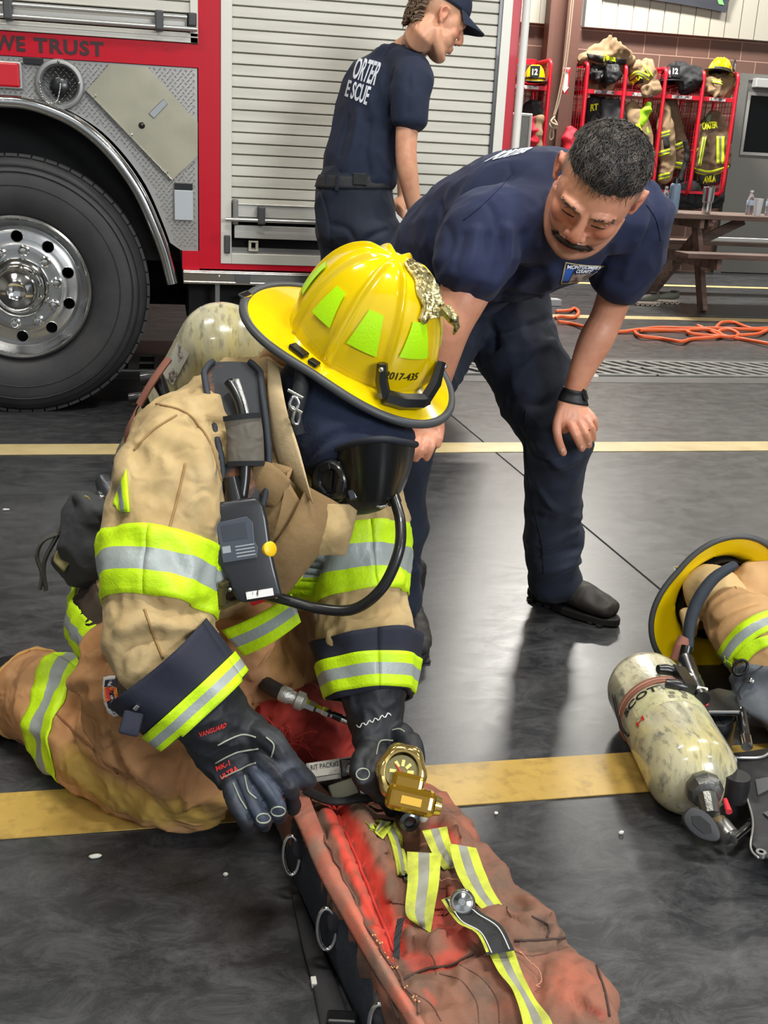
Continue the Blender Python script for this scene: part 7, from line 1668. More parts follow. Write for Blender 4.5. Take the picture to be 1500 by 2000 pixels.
rb_.build('reducer_ribs', BLKP, ap, smooth=0); MB().lathe([(0, 0), (.009, 0), (.009, .010), (0, .010)], rg+rx*.012, rx, 6).build('reducer_bolt', CHROME, ap, smooth=0)
MB().ball(G(1376, 1376, .13), .0085).build('red_port', mat('port_red', srgb(206, 56, 56), .4), ap); 
MB().tube(crom(gp_([(1448, 1388), (1455, 1430), (1458, 1452)], .11), 4), .0095, 10).build('short_hose', BLKP, ap, smooth=60); MB().cyl(G(1456, 1440, .115), G(1459, 1458, .11), .0115, .0115, 14).build('hose_ferrule', CHROME, ap, smooth=40)
MB().tube(crom(gp_([(1340, 1290), (1350, 1318), (1362, 1345), (1372, 1365)], .16), 4), [.018, .019, .017, .018, .016, .018, .017, .018, .017, .016, .016, .016, .016], 12).build('swivel', BLKP, ap, smooth=40)
MB().poly3(gp_([(1350, 1366), (1400, 1352), (1440, 1360), (1446, 1400), (1380, 1400)], .12), (0, 0, .012)).build('manifold', BLKP, ap, smooth=0, bevel=.004)
MB().cyl(G(1416, 1562, .09), G(1424, 1586, .085), .0045, .006, 10).build('red_tab', mat('tab_red', srgb(214, 56, 66), .4), ap, smooth=40)
MB().lathe([(0, 0), (.024, 0), (.026, .03), (.024, .05), (0, .05)], G(1432, 1560, .065), Z1, 20).build('alarm_bell', FRM, ap, smooth=40)
MB().cyl(G(1392, 1545, .085), G(1415, 1541, .09), .0035, .0035, 8).build('clamp_pin', _M['pin_cream'], ap, smooth=40)
# shoulder strap over the coat with rust loop
def ribbon3(name, c, w, m, par, th=.010, nn=(0, -1, .35), curve=.008, n=6):
    c = crom(c, n); mb = MB(); nn = Vector(nn).normalized(); L = len(c)-1
    def fn(u, v):
        i = min(int(u*L), L-1); t = u*L-i; p = lerp(c[i], c[i+1], t); tg = (c[min(i+2, L)]-c[max(i-1, 0)]).normalized(); s_ = tg.cross(nn).normalized(); ww = w(u) if callable(w) else w; return p+s_*ww*(v-.5)-nn*curve*(2*v-1)**2, nn
    mb.grid(fn, L, 6, th); return mb.build(name, m, par, smooth=60)
ribbon3('shoulder_strap', PP((1442, 1103, 2.08), (1400, 1130, 2.08), (1368, 1175, 2.075), (1352, 1225, 2.065), (1350, 1272, 2.05)), lambda u: .014+.014*math.sin(math.pi*min(1, u*.8+.1)), mat('strap_slate', srgb(52, 60, 70), .75, bump=(80, .3, .003), wr=(20, .3, .01)), ap)
ribbon3('strap_loop', PP((1345, 1248, 2.06), (1336, 1268, 2.05), (1328, 1292, 2.04)), .034, RUST, ap)
MB().tube(crom(PP((1342, 1262, 2.04), (1338, 1285, 2.03), (1345, 1310, 2.03)), 4), .013, 10).build('swivel', BLKP, ap, smooth=60)
# leather glove lying over the coat
gv = thing('glove', 'grey leather glove with grommet and stud on the lying firefighter', 'glove', tuple(P(1475, 1350, 1.98)))
b = MB(); loft(b, [(P(1442, 1312, 1.905), .036, .012, Lx), (P(1462, 1330, 1.89), .052, .018, Lx), (P(1490, 1360, 1.875), .070, .024, Lx), (P(1530, 1400, 1.865), .082, .03, Lx), (P(1600, 1440, 1.855), .08, .03, Lx)], 20)
me = fuse(b, .005, 4); crumple(me, (16, 16, 16), .003, 91); finish(me, 'cuff', mat('leather_grey', srgb(74, 78, 84), .7, var=(srgb(96, 104, 112), 8, .45, .7), bump=(60, .3, .004)), gv); bvV = bvh_of(me) if False else None
p = P(1446, 1304, 1.875); nn = camdir(-.3, .2, 1); X_, Y_, Z_ = frame(nn, camdir(.6, .8, 0))
MB().tube([p+X_*.018*math.cos(a)+Y_*.0125*math.sin(a) for a in [k*.393 for k in range(16)]], .0035, 8, closed=True).build('grommet', mat('grommet_black', srgb(20, 20, 22), .3, .4), gv, smooth=180)
MB().ball(P(1467, 1329, 1.868), (.0075, .0075, .004), X_, Y_, Z_, 14, 10).build('stud', CHROME, gv)
seam_ = crom(PP((1490, 1300, 1.868), (1460, 1325, 1.866), (1443, 1350, 1.868), (1450, 1372, 1.868)), 5); MB().tube(seam_, .0012, 6).build('stitching', mat('stitch_dark', srgb(36, 38, 42), .7), gv, smooth=180)
# little white scraps on the floor
SCR = mat('scrap_white', srgb(226, 222, 210), .7)
for i, (x, y, sx, sy, lab) in enumerate(((186, 1672, .012, .005, 'small white chip on the dark floor below the kneeling firefighter\'s knee'), (1160, 735, .03, .022, 'crumpled white paper on the floor beside the bending man\'s wrist'), (12, 995, .012, .005, 'tiny white fleck on the dark floor at the left edge'), (441, 1707, .005, .003, 'tiny white crumb on the floor left of the bag'), (1213, 1626, .006, .003, 'tiny pale crumb on the floor below the second air cylinder'), (969, 1588, .005, .004, 'tiny yellow crumb on the floor right of the bag'))):
    b = MB(); p = G(x, y, .004); b.ball(p, (sx, sy, .004 if i != 1 else .014), nu=9, nv=6); me = b.mesh('scrap'); crumple(me, (90, 90, 90), .002, i, ridged=False); o = finish(me, 'paper_scrap', SCR); tag(o, lab, 'scrap', 'scraps on the floor'); origin_to(o, p)
# ================================================================ picnic table
WOOD = mat('picnic_wood', srgb(112, 92, 82), .75, var=[(srgb(84, 64, 56), 9, .42, .66), (srgb(136, 118, 106), 3, .5, .75)], aniso=(.25, 2, 2), bump=(30, .4, .006))
pt = thing('picnic_table', 'weathered brown picnic table with bottles on top at the right', 'table', (5.2, 9.3, 0))
TX0, TX1, TZ = 4.32, 6.7, .825
for k in range(4): MB().box((TX0, 8.92+k*.2, TZ-.04), (TX1, 8.92+k*.2+.19, TZ)).build('top_board', WOOD, pt, smooth=0, bevel=.004)
for y in (8.50, 10.15): MB().box((TX0-.02, y, .485), (TX1, y+.26, .525)).build('bench_board', WOOD, pt, smooth=0, bevel=.004)
for X_ in (4.66, 6.2):
    for a, b_ in (((X_, 9.16, TZ-.04), (X_+.02, 8.84, .0)), ((X_+.045, 8.98, TZ-.05), (X_+.045, 10.02, .0))): MB().bar(a, b_, .045, .11, (0, 1, 0)).build('leg', WOOD, pt, smooth=0, bevel=.003)
    MB().bar((X_-.04, 8.55, .44), (X_-.04, 10.35, .44), .04, .10).build('bench_beam', WOOD, pt, smooth=0, bevel=.003); MB().bar((X_-.04, 8.95, TZ-.08), (X_-.04, 9.68, TZ-.08), .04, .08).build('top_cleat', WOOD, pt, smooth=0, bevel=.003)
MB().bar((4.70, 9.4, .50), (5.2, 9.3, TZ-.05), .04, .08).build('brace', WOOD, pt, smooth=0)
def atop(px, Y=9.25, py=408): return Vector((P(px, py, Y).x, Y, TZ))
PETM = mat('clear_plastic', (.92, .95, 1, 1), .08, trans=.9, spec=.6); LBLB = mat('label_pale_blue', srgb(190, 214, 236), .5)
def bottle(px, lab, Y=9.25):
    p = atop(px, Y); t = thing('water_bottle', lab, 'bottle', tuple(p), 'clear water bottles on the picnic table')
    MB().lathe([(0, .001), (.030, .001), (.033, .01), (.032, .05), (.033, .11), (.031, .14), (.018, .175), (.0135, .19), (.0135, .20), (0, .20)], p, (0, 0, 1), 24).build('bottle_body', PETM, t, smooth=60)
    MB().lathe([(.0335, .085), (.0338, .086), (.0338, .125), (.0335, .126)], p, (0, 0, 1), 24).build('bottle_label', LBLB, t, smooth=60); MB().lathe([(0, .198), (.0145, .198), (.0145, .214), (0, .214)], p, (0, 0, 1), 18).build('bottle_cap', WHITE, t, smooth=30)
bottle(1297, 'clear water bottle left of the blue flask on the picnic table'); bottle(1464, 'clear water bottle beside the white cup on the picnic table'); bottle(1502, 'clear water bottle at the right edge of the photo on the picnic table', 9.2)
p = atop(1314, 9.1); t = thing('flask', 'pale blue steel flask with black lid on the picnic table', 'flask', tuple(p))
MB().lathe([(0, .001), (.044, .001), (.047, .006), (.047, .215), (.040, .238), (.030, .245), (0, .245)], p, (0, 0, 1), 32).build('flask_body', mat('powder_blue', srgb(126, 152, 178), .5), t, smooth=40); MB().lathe([(0, .243), (.031, .243), (.031, .285), (.026, .292), (0, .292)], p, (0, 0, 1), 24).build('flask_lid', BLKP, t, smooth=40)
p = atop(1380, 9.05); t = thing('tumbler', 'shiny stainless steel tumbler standing on the picnic table', 'cup', tuple(p))
MB().lathe([(0, .001), (.036, .001), (.038, .01), (.040, .10), (.049, .105), (.053, .225), (.050, .228), (.047, .2), (0, .2)], p, (0, 0, 1), 36).build('cup_body', CHROME, t, smooth=40)
p = atop(1480, 9.05); t = MB().lathe([(0, .001), (.030, .001), (.040, .15), (.0385, .151), (.028, .006), (0, .006)], p, (0, 0, 1), 28).build('plastic_cup', mat('frosted_white', srgb(226, 228, 230), .5, trans=.3), smooth=40); tag(t, 'frosted white plastic cup on the picnic table near the right edge', 'cup'); origin_to(t, p)
a = P(1400, 457, 10.0); wb = MB().box((a.x, 10.16, .527), (a.x+1.3, 10.22, .565)).build('board', mat('board_white', srgb(236, 236, 232), .5), smooth=0, bevel=.003); tag(wb, 'long narrow white board lying on the far bench of the picnic table', 'board'); origin_to(wb, (a.x+.6, 10.19, .527))
# ================================================================ sneakers
SHG = mat('shoe_knit_grey', srgb(108, 110, 100), .85, bump=(200, .4, .003), wr=(40, .3, .005)); SHS = mat('shoe_foam_cream', srgb(220, 208, 190), .6); SHD = mat('shoe_lining', srgb(52, 52, 50), .8)
def sneaker(heel, d, lab):
    heel = Vector(heel); d = Vector(d).normalized(); s = Vector((0, 0, 1)).cross(d); t = thing('sneaker', lab, 'shoe', tuple(heel), 'pair of grey sneakers')
    def q(x, y, z): return heel+d*x+s*y+Vector((0, 0, z))
    b = MB(); loft(b, [(q(.03, 0, .075), .032, .03, s), (q(.09, 0, .068), .036, .034, s), (q(.17, 0, .056), .045, .024, s), (q(.245, 0, .045), .040, .016, s)], 18); loft(b, [(q(.03, 0, .07), .03, .03, s), (q(.02, 0, .115), .026, .014, s)], 14)
    finish(fuse(b, .006, 4), 'upper', SHG, t)
    MB().ball(q(.055, 0, .112), (.04, .022, .012), d, s, (0, 0, 1)).build('opening', SHD, t, smooth=180)
    sb = MB(); sb.prism([(.135+.152*math.cos(a), .046*math.sin(a)*(1-.1*(math.cos(a) < 0))) for a in [k*math.pi/14 for k in range(28)]], q(0, 0, .018), d, s, .020); sb.build('midsole', SHS, t, smooth=0, bevel=.003)
    pb = MB()
    for k in range(6):
        for sd in (-1, 1): pb.tube([q(.02+k*.046+.016*math.cos(a), sd*.030, .016+.013*math.sin(a)) for a in [j*math.pi/6 for j in range(12)]], .0055, 6, closed=True, up=s)
    pb.build('sole_pods', SHS, t, smooth=60)
    lb = MB()
    for k in range(4): lb.tube([q(.11+k*.022, -.03, .078-k*.007), q(.113+k*.022, 0, .094-k*.008), q(.11+k*.022, .03, .078-k*.007)], .004, 6, flat=.6)
    lb.build('laces', mat('lace_grey', srgb(146, 148, 140), .8), t, smooth=60)
g1, g2 = G(1286, 597), G(1326, 594)
sneaker(g1, (-1, .12, 0), 'left grey sneaker with cream podded sole, nearest the bending man'); sneaker(g2, (-.95, .35, 0), 'right grey sneaker with cream podded sole, nearest the picnic table leg')
# ================================================================ orange hose
ORG = mat('hose_orange', srgb(248, 112, 60), .45)
hs_ = thing('hose', 'bright orange hose lying in loose loops across the floor', 'hose', tuple(G(1350, 650)))
for i, l in enumerate(([(1085, 608), (1112, 606), (1122, 602), (1130, 610), (1120, 620), (1095, 618), (1085, 621)], [(1090, 628), (1115, 632), (1150, 640), (1205, 648), (1245, 644), (1290, 640), (1340, 641), (1400, 641), (1450, 643), (1500, 645), (1560, 648)], [(1240, 648), (1250, 656), (1290, 661), (1330, 667), (1352, 662), (1400, 658), (1408, 652), (1385, 644), (1350, 644), (1345, 650), (1380, 655), (1430, 658), (1442, 652), (1425, 644), (1405, 646), (1412, 655), (1450, 662), (1500, 671), (1560, 680)], [(1362, 636), (1385, 645), (1405, 656)], [(1398, 640), (1410, 630), (1435, 630), (1465, 641), (1500, 641), (1560, 640)], [(1250, 645), (1300, 645), (1345, 646)], [(1440, 655), (1480, 652), (1500, 644)])):
    c = crom([G(x, y, .014+.010*((k+i) % 2)) for k, (x, y) in enumerate(l)], 7); MB().tube(c, .0135, 10).build('hose_loop', ORG, hs_, smooth=180)
# black plug bits by the knee
tag(MB().obox(G(1082, 590, .03), (.05, .06, .03), (1, 0, 0), (0, 1, 0), (0, 0, 1)).build('cable_box', mat('box_pale_grey', srgb(168, 172, 174), .5), smooth=0, bevel=.008), 'small pale grey box on the floor between the bending man\'s arm and belly', 'box')
# ================================================================ gear racks
RY0, RY1 = 12.0, 12.50
def rx(px, py=140, Y=RY0): return P(px, py, Y).x
RZ = P(1300, 133, RY0).z; SZ = P(1260, 180, RY0).z
def rack(posts, lab):
    t = thing('gear_rack', lab, 'rack', ((posts[0]+posts[-1])/2, 12.25, 0))
    for i, x in enumerate(posts):
        c = [Vector((x, WY-.01, .93)), Vector((x, RY0+.06, .93))]+crom([(x, RY0, .98), (x, RY0, 1.3), (x, RY0, RZ-.12)], 2)+crom([(x, RY0, RZ-.07), (x, RY0+.02, RZ-.02), (x, RY0+.07, RZ)], 4)+[Vector((x, RY1-.07, RZ))]+crom([(x, RY1-.02, RZ-.02), (x, RY1, RZ-.07), (x, RY1, 1.4), (x, RY1, .95)], 3)+[Vector((x, WY-.01, 1.0))]
        pf = MB().tube(c, .021, 10).build('divider_frame', RACKRED, t, smooth=60)
        m_ = MB()
        for k in range(1, 7): y = lerp(RY0, RY1, k/7); m_.bar((x, y, .95), (x, y, RZ-.02), .006, .006)
        for k in range(18): z = .98+k*(RZ-1.05)/17; m_.bar((x, RY0, z), (x, RY1, z), .005, .005)
        m_.build('wire_mesh', RACKRED, pf, smooth=0)
    x0, x1 = posts[0], posts[-1]; m_ = MB()
    n = int((x1-x0)/.09)
    for k in range(n+1): x = lerp(x0, x1, k/n); m_.bar((x, RY1, .95), (x, RY1, RZ-.03), .006, .006)
    for k in range(18): z = .98+k*(RZ-1.05)/17; m_.bar((x0, RY1, z), (x1, RY1, z), .005, .005)
    m_.build('back_mesh', mat('mesh_dark_red', srgb(120, 22, 40), .5), t, smooth=0)
    MB().bar((x0, RY1, RZ+.01), (x1, RY1, RZ+.01), .03, .06).build('top_rail', RACKRED, t, smooth=0, bevel=.004)
    for i in range(len(posts)-1):
        a_, b_ = posts[i]+.02, posts[i+1]-.02
        sh = MB().box((a_, RY0+.005, SZ-.05), (b_, RY1-.01, SZ-.005)).build('shelf', RACKRED, t, smooth=0, bevel=.003)
        MB().box((a_+.08, RY0-.003, SZ-.045), (b_-.10, RY0+.006, SZ-.01)).build('name_label', mat('label_tape', srgb(206, 198, 196), .5, var=(srgb(80, 70, 80), 26, .48, .56)), sh, smooth=0)
    MB().box((x0, RY0+.05, .93), (x1, RY1-.02, .96)).build('lower_shelf', RACKRED, t, smooth=0)
    return t
PXS = [rx(1150, 118), rx(1225, 126), rx(1303, 133), rx(1377, 140), rx(1443, 145)]
rack(PXS, 'long red wire gear rack with four bays of turnout coats against the block wall')
rack([rx(1077, 118)-.48, rx(1077, 118)], 'short red wire gear rack beside the brown column holding a yellow helmet')
GTAN = mat('gear_tan', srgb(140, 116, 88), .9, wr=(6, .8, .04), bump=(40, .3, .006)); GBRN = mat('gear_brown', srgb(108, 88, 68), .9, wr=(6, .8, .04)); GBLK = mat('gear_black', srgb(26, 27, 30), .7, wr=(8, .8, .04)); GCHR = mat('gear_charcoal', srgb(60, 62, 66), .85, wr=(6, .6, .03))
YTX = mat('lime_letters', srgb(226, 236, 30), .6)
def blob(name, lofts, m, lab, cat, par=None, vox=.014, amp=.012, sc=8, seed=1, group=None, e=2.0):
    b = MB()
    for st_ in lofts: loft(b, st_, 18, e=e)
    me = fuse(b, vox, 4); crumple(me, (sc, sc, sc), amp, seed); o = finish(me, name, m, par)
    bv = bvh_of(me) if par is None else world_bvh(o)
    if par is None and lab: tag(o, lab, cat, group); 
    return o, bv
XD = Vector((1, 0, 0))
def S(px, py, Y, a, b_): return (P(px, py, Y), a, b_, XD)
def gpatch(bv, top, bot, m, par, off=.008, nu=10, nv=6, mf=None, name='reflective_band'): return patch(name, bv, top, bot, m, par, off=off, th=.004, nu=nu, nv=nv, matfn=mf or (lambda u, v: tri(u, v)), maxjump=.35)
LG = [mat('gear_lime', srgb(214, 236, 40), .6), mat('gear_band_grey', srgb(120, 122, 100), .6)]
# coat with name tail in the last bay
o, bv = blob('turnout_coat', [[S(1395, 222, 12.2, .07, .05), S(1393, 245, 12.2, .17, .09), S(1390, 290, 12.2, .21, .11), S(1388, 330, 12.2, .22, .12)], [S(1372, 250, 12.1, .07, .06), S(1366, 290, 12.05, .06, .06), S(1358, 325, 12.05, .055, .05)], [S(1408, 245, 12.15, .08, .06), S(1416, 290, 12.1, .07, .06), S(1416, 325, 12.1, .06, .06)]], GBRN, 'brown turnout coat lettered ORTER hanging in the last bay of the rack', 'coat', seed=3, group='turnout coats on the rack')
gpatch(bv, [(1351, 325), (1385, 333), (1423, 323)], [(1356, 338), (1388, 344), (1422, 334)], LG, o, nu=14); gpatch(bv, [(1399, 266), (1399, 320)], [(1415, 266), (1415, 320)], LG, o); gpatch(bv, [(1372, 268), (1363, 323)], [(1379, 268), (1368, 325)], LG, o); gpatch(bv, [(1352, 290), (1356, 300)], [(1364, 290), (1360, 298)], LG, o)
text_on('coat_letters', 'ORTER', quad_on(bv, (1371, 254), (1400, 250), (1401, 237), (1371, 240), off=.012), YTX, o, bold=.05, th=.003)
gpatch(bv, [(1376, 224), (1390, 224)], [(1380, 238), (1386, 238)], [mat('badge_green', srgb(110, 140, 120), .6)], o, mf=lambda u, v: 0, name='badge')
o2, bv2 = blob('name_tail', [[S(1392, 336, 12.18, .17, .06), S(1390, 350, 12.18, .16, .06), S(1388, 358, 12.2, .12, .05)]], GCHR, None, None, par=None, seed=4); o2.parent = None
tag(o2, 'charcoal coat tail lettered AVILA hanging under the brown coat in the last bay', 'coat tail'); text_on('coat_letters', 'AVILA', quad_on(bv2, (1373, 357), (1397, 354), (1397, 342), (1375, 344), off=.012), YTX, o2, bold=.05, th=.003)
# sleeves and coat in the third bay
o, bv = blob('turnout_coat', [[S(1296, 205, 12.1, .07, .06), S(1300, 260, 12.05, .10, .07), S(1304, 320, 12.05, .09, .07), S(1296, 352, 12.05, .07, .06)]], GTAN, 'light tan turnout sleeve with three lime bands hanging in the third bay', 'coat', seed=5, group='turnout coats on the rack')
for y in (258, 294, 340): gpatch(bv, [(1285, y+2), (1308, y-4)], [(1286, y+12), (1308, y+6)], LG, o)
gpatch(bv, [(1294, 266), (1306, 264)], [(1297, 290), (1308, 288)], [GBLK], o, mf=lambda u, v: 0, name='sleeve_pad')
o, bv = blob('turnout_coat', [[S(1306, 195, 12.25, .08, .06), S(1314, 235, 12.22, .10, .07), S(1326, 280, 12.2, .09, .07), S(1328, 325, 12.2, .09, .06)]], GBRN, 'darker brown turnout coat behind the light tan sleeve in the third bay', 'coat', seed=6, group='turnout coats on the rack')
gpatch(bv, [(1316, 282), (1334, 276)], [(1320, 293), (1335, 287)], LG, o); gpatch(bv, [(1311, 314), (1336, 318)], [(1312, 326), (1332, 330)], LG, o)
text_on('coat_letters', 'P', quad_on(bv, (1300, 217), (1307, 216), (1308, 207), (1301, 208), off=.012), YTX, o, bold=.05, th=.003)
# second bay
o, bv = blob('turnout_coat', [[S(1232, 205, 12.1, .08, .06), S(1248, 250, 12.05, .13, .08), S(1262, 300, 12.05, .10, .07), S(1268, 340, 12.05, .08, .06)]], GTAN, 'tan turnout coat with slanting lime stripe in the second bay, behind the man\'s head', 'coat', seed=7, group='turnout coats on the rack')
gpatch(bv, [(1241, 242), (1254, 275), (1266, 310)], [(1248, 240), (1262, 275), (1274, 308)], LG, o, mf=lambda u, v: 0)
o, bv = blob('hi_vis_vest', [[S(1268, 203, 12.0, .03, .03), S(1260, 225, 12.0, .07, .05), S(1252, 245, 12.0, .05, .04)], [S(1262, 245, 12.0, .03, .03), S(1264, 262, 12.0, .025, .03)]], mat('vest_green', srgb(150, 200, 20), .6), 'bright green vest folded and hanging in the second bay', 'vest', seed=8)
# first bay
o, bv = blob('turnout_coat', [[S(1165, 195, 12.2, .12, .06), S(1168, 230, 12.15, .14, .08), S(1172, 275, 12.15, .15, .08), S(1180, 340, 12.15, .15, .08)]], GBLK, 'black turnout coat lettered RT hanging in the first bay', 'coat', seed=9, group='turnout coats on the rack')
text_on('coat_letters', 'RT', quad_on(bv, (1153, 217), (1168, 215), (1168, 203), (1154, 205), off=.012), YTX, o, bold=.05, th=.003)
o, bv = blob('gear_bag', [[S(1198, 198, 12.1, .14, .05), S(1196, 225, 12.1, .15, .07), S(1196, 250, 12.1, .14, .07)]], GCHR, 'charcoal bag hanging in the first bay beside the black coat', 'bag', seed=10, e=3)
o, bv = blob('red_bag', [[S(1116, 255, 12.15, .06, .06), S(1112, 275, 12.1, .09, .08), S(1112, 300, 12.1, .09, .08)]], mat('gear_red', srgb(190, 20, 44), .7, wr=(6, .6, .04)), 'red cloth bag at the foot of the first rack divider', 'bag', seed=11)
o, bv = blob('dark_gear', [[(P(1270, 385, 12.25), .10, .12, Z1), (P(1330, 385, 12.25), .12, .14, Z1), (P(1400, 388, 12.25), .10, .12, Z1)], [(P(1325, 365, 12.2), .08, .08, Z1), (P(1355, 370, 12.2), .10, .1, Z1)]], GBLK, 'heap of black boots and gear on the lower shelf of the long rack', 'gear heap', seed=12, amp=.02)
MBx = MB(); MBx.tube(crom(PP((1338, 275, 12.0), (1342, 300, 12.0), (1334, 335, 12.0), (1328, 352, 12.0)), 5), .03, 10); o = MBx.build('hanging_strap', GBLK, smooth=60); tag(o, 'thick black strap hanging between the third and fourth bays', 'strap')
# things on the top shelves
o, bv = blob('folded_coat', [[S(1136, 116, 12.2, .12, .06), S(1185, 118, 12.15, .28, .08), S(1228, 128, 12.2, .12, .07)], [S(1150, 112, 12.2, .1, .05), S(1190, 110, 12.2, .2, .05)], [S(1150, 150, 12.25, .14, .08), S(1190, 158, 12.25, .30, .10)]], GTAN, 'folded turnout coat lettered TURNER on top of the first bay', 'coat', seed=13, amp=.014)
gpatch(bv, [(1146, 105), (1180, 110), (1224, 116)], [(1150, 116), (1180, 123), (1222, 126)], [GBLK], o, mf=lambda u, v: 0, name='dark_panel')
text_on('coat_letters', 'TURNER', quad_on(bv, (1177, 117), (1204, 121), (1205, 112), (1179, 107), off=.016), YTX, o, bold=.04, th=.003)
o, bv = blob('black_mask', [[S(1160, 138, 12.08, .08, .06), S(1180, 148, 12.02, .13, .08), S(1205, 138, 12.08, .08, .06)]], GBLK, 'black face mask pushed into the first top shelf', 'mask', seed=14, amp=.02)
for x, y in ((1165, 136), (1201, 136), (1175, 148)):
    h, nn = hit(bv, x, y)
    if h is not None: MB().ball(h, .022, nu=8, nv=6).build('mask_buckle', CHROME, o)
o, bv = blob('folded_coat', [[S(1238, 145, 12.15, .10, .10), S(1252, 142, 12.12, .17, .12), S(1268, 155, 12.12, .13, .10)], [S(1270, 160, 12.08, .08, .06), S(1278, 178, 12.0, .10, .04)], [S(1262, 170, 12.0, .06, .05), S(1266, 186, 11.98, .06, .03)]], GTAN, 'rolled turnout coat lettered MORA on top of the second bay', 'coat', seed=15, amp=.02)
gpatch(bv, [(1228, 150), (1245, 138), (1268, 146)], [(1229, 158), (1245, 146), (1268, 158)], LG, o); gpatch(bv, [(1253, 127), (1268, 148)], [(1262, 127), (1276, 150)], LG, o); gpatch(bv, [(1231, 158), (1254, 148)], [(1235, 168), (1257, 160)], [GBLK], o, mf=lambda u, v: 0, name='dark_panel')
text_on('coat_letters', 'MORA', quad_on(bv, (1235, 167), (1254, 153), (1251, 146), (1232, 158), off=.016), YTX, o, bold=.05, th=.003)
o, bv = blob('gear_bag', [[S(1328, 140, 12.2, .12, .10), S(1345, 152, 12.1, .18, .12), S(1352, 168, 12.1, .16, .10)], [S(1318, 132, 12.25, .10, .08), S(1325, 150, 12.2, .10, .1)]], GBLK, 'lumpy black gear bag on top of the third bay', 'bag', seed=16, amp=.018)
o, bv = blob('folded_coat', [[S(1385, 158, 12.2, .12, .06), S(1410, 162, 12.15, .22, .07), S(1428, 172, 12.15, .12, .07)], [S(1380, 175, 12.1, .10, .05), S(1408, 182, 12.05, .1, .04)]], GTAN, 'crumpled tan coat under the yellow helmet on top of the last bay', 'coat', seed=17, amp=.03)
gpatch(bv, [(1390, 155), (1412, 158)], [(1392, 161), (1412, 166)], LG, o)
def far_helmet(px, py, f, u, mm, lab, txt='12', sc=1.0):
    o_ = P(px, py, 12.12); t = thing('fire_helmet', lab, 'helmet', tuple(o_), 'helmets on the racks'); f = Vector(f); u = Vector(u)
    d_, b_, s_, uu, ff = helmet(t, o_, f, u, hi=False, shellmat=mm, edge=BLK)
    c = o_+ff*.150+uu*.075; X_ = -s_ if True else s_
    right = ff.cross(uu)*-1; right = right if right.dot(camdir(1, 0, 0)) > 0 else -right
    MB().poly3([c-right*.055+uu*.06, c+right*.055+uu*.06, c+right*.05-uu*.05, c-uu*.07, c-right*.05-uu*.05], ff*.012).build('front_shield', BLKP, t, smooth=0, bevel=.003)
    k = c+ff*.014; text_on('shield_number', txt, quad(k-right*.03-uu*.035, k+right*.03-uu*.035, k+right*.03+uu*.03, k-right*.03+uu*.03, ff), WHITE, t, bold=.04, th=.002)
    MB().tube([b_(R_(q_), .1, .02+.0) for q_ in range(-110, 111, 20)], .012, 6).build('goggle_strap', BLK, t, smooth=60)
    return t
far_helmet(1044, 158, (-.35, -1, .05), (0, .05, 1), HELMY, 'yellow fire helmet numbered 12 on the short rack beside the column')
far_helmet(1404, 142, (.75, -.6, .0), (.1, .3, 1), HELMY, 'yellow fire helmet numbered 12 perched on top of the last bay')
far_helmet(1308, 160, (-.1, -1, .2), (0, .2, 1), mat('helmet_maroon', srgb(70, 18, 26), .3, coat=.4), 'dark maroon fire helmet numbered 12 on the third top shelf')
o, bv = blob('dark_gear', [[S(1042, 205, 12.2, .12, .08), S(1042, 240, 12.2, .12, .08)]], GBLK, 'black gear hanging in the short rack', 'gear', seed=18); 
o, bv = blob('red_bag', [[S(1046, 235, 12.05, .06, .06), S(1044, 260, 12.0, .07, .07), S(1042, 290, 12.0, .07, .07)]], _M['gear_red'], 'red cloth bag in the short rack by the white board', 'bag', seed=19)
o, bv = blob('tan_coat_sleeve', [[S(1054, 228, 12.0, .05, .04), S(1050, 260, 11.98, .05, .05), S(1048, 300, 11.98, .06, .05)]], GTAN, 'tan coat sleeve hanging in the short rack by the red bag', 'coat', seed=20)
# white-framed board standing by the truck
a = P(1040, 222, 11.0); wbo = thing('notice_board', 'grey board with rounded white frame standing beyond the truck', 'board', (a.x-.3, 11.0, 0))
MB().box((a.x-.6, 11.0, .02), (a.x-.03, 11.03, a.z-.03)).build('board_face', mat('board_grey', srgb(150, 152, 146), .4, var=(srgb(120, 124, 104), 6, .45, .7)), wbo, smooth=0)
fr = MB(); fr.box((a.x-.03, 10.98, 0), (a.x, 11.05, a.z)); fr.box((a.x-.6, 10.98, a.z-.03), (a.x-.03, 11.05, a.z)); fr.build('board_frame', WHITE, wbo, smooth=0, bevel=.01)
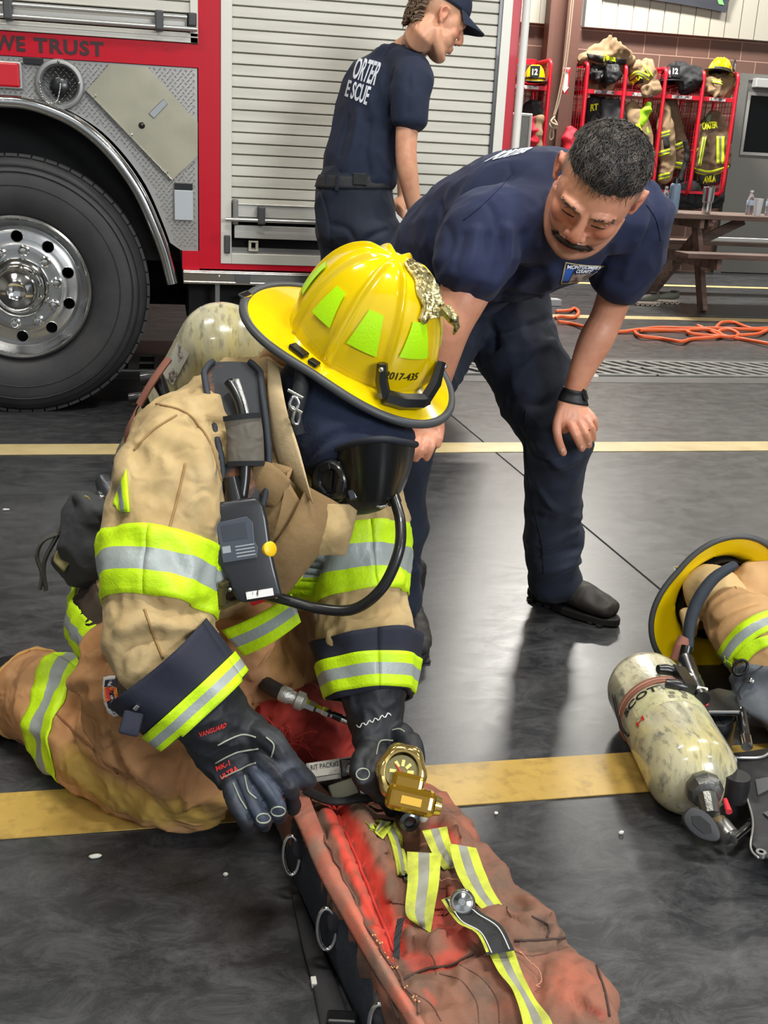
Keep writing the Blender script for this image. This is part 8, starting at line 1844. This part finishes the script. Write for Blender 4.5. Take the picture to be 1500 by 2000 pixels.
# arrow sign, rope, banner
sg = thing('arrow_sign', 'small red and white FIRE arrow sign on the brown column', 'sign', tuple(P(1104, 155, WY-.76)))
YS = WY-.78
pp = [P(x, y, YS) for x, y in ((1098, 131), (1115, 132), (1108, 183), (1094, 183))]; MB().poly3(pp, (0, -.01, 0)).build('sign_board', mat('sign_red', srgb(204, 20, 40), .5), sg, smooth=0)
MB().poly3([P(x, y, YS-.012) for x, y in ((1099, 132), (1114, 132), (1110, 143), (1108.5, 170), (1111, 170), (1102, 182), (1096, 168), (1099, 169), (1102, 145), (1098, 143))], (0, -.004, 0)).build('arrow', WHITE, sg, smooth=0)
text_on('sign_text', 'FIRE', quad(P(1101, 141, YS-.018), P(1112, 142, YS-.018), P(1113, 135, YS-.018), P(1102, 134, YS-.018), Vector((0, -1, 0))), _M['sign_red'], sg, bold=.03, th=.002)
rp = thing('rope', 'thin beige cord tied in a knot hanging down the brown column', 'rope', tuple(P(1075, 240, WY-.85)))
RP = mat('cord_beige', srgb(176, 158, 136), .8)
for dx in (0, 4): MB().tube(crom(PP((1122+dx, -60, WY-.85), (1104+dx, 110, WY-.85), (1090+dx, 190, WY-.85), (1080+dx*.5, 230, WY-.85)), 4), .008, 6).build('cord', RP, rp, smooth=180)
MB().tube(crom(PP((1083, 228, WY-.86), (1076, 238, WY-.88), (1088, 244, WY-.88), (1080, 232, WY-.86), (1074, 246, WY-.88), (1086, 250, WY-.86), (1078, 240, WY-.88)), 5), .012, 6).build('knot', RP, rp, smooth=180)
MB().tube(crom(PP((1078, 246, WY-.86), (1073, 262, WY-.86), (1074, 273, WY-.86), (1080, 268, WY-.86), (1080, 250, WY-.86)), 5), .011, 6).build('loop', RP, rp, smooth=180)
YB = WY-.14
bn = MB().poly3([P(x, y, YB) for x, y in ((1150, -40), (1440, -40), (1422, 6), (1417, 25), (1395, 20), (1350, 12), (1250, -4), (1180, -14))], (0, -.01, 0)).build('banner', mat('banner_slate', srgb(48, 50, 60), .7, wr=(3, .6, .03)), smooth=0); tag(bn, 'dark slate banner hanging on the pale upper wall', 'banner'); origin_to(bn, P(1350, 0, YB))
MB().poly3([P(x, y, YB-.012) for x, y in ((1398, -8), (1408, -8), (1414, 10), (1404, 8))], (0, -.004, 0)).build('banner_mark', mat('banner_green', srgb(120, 200, 110), .6), bn, smooth=0)
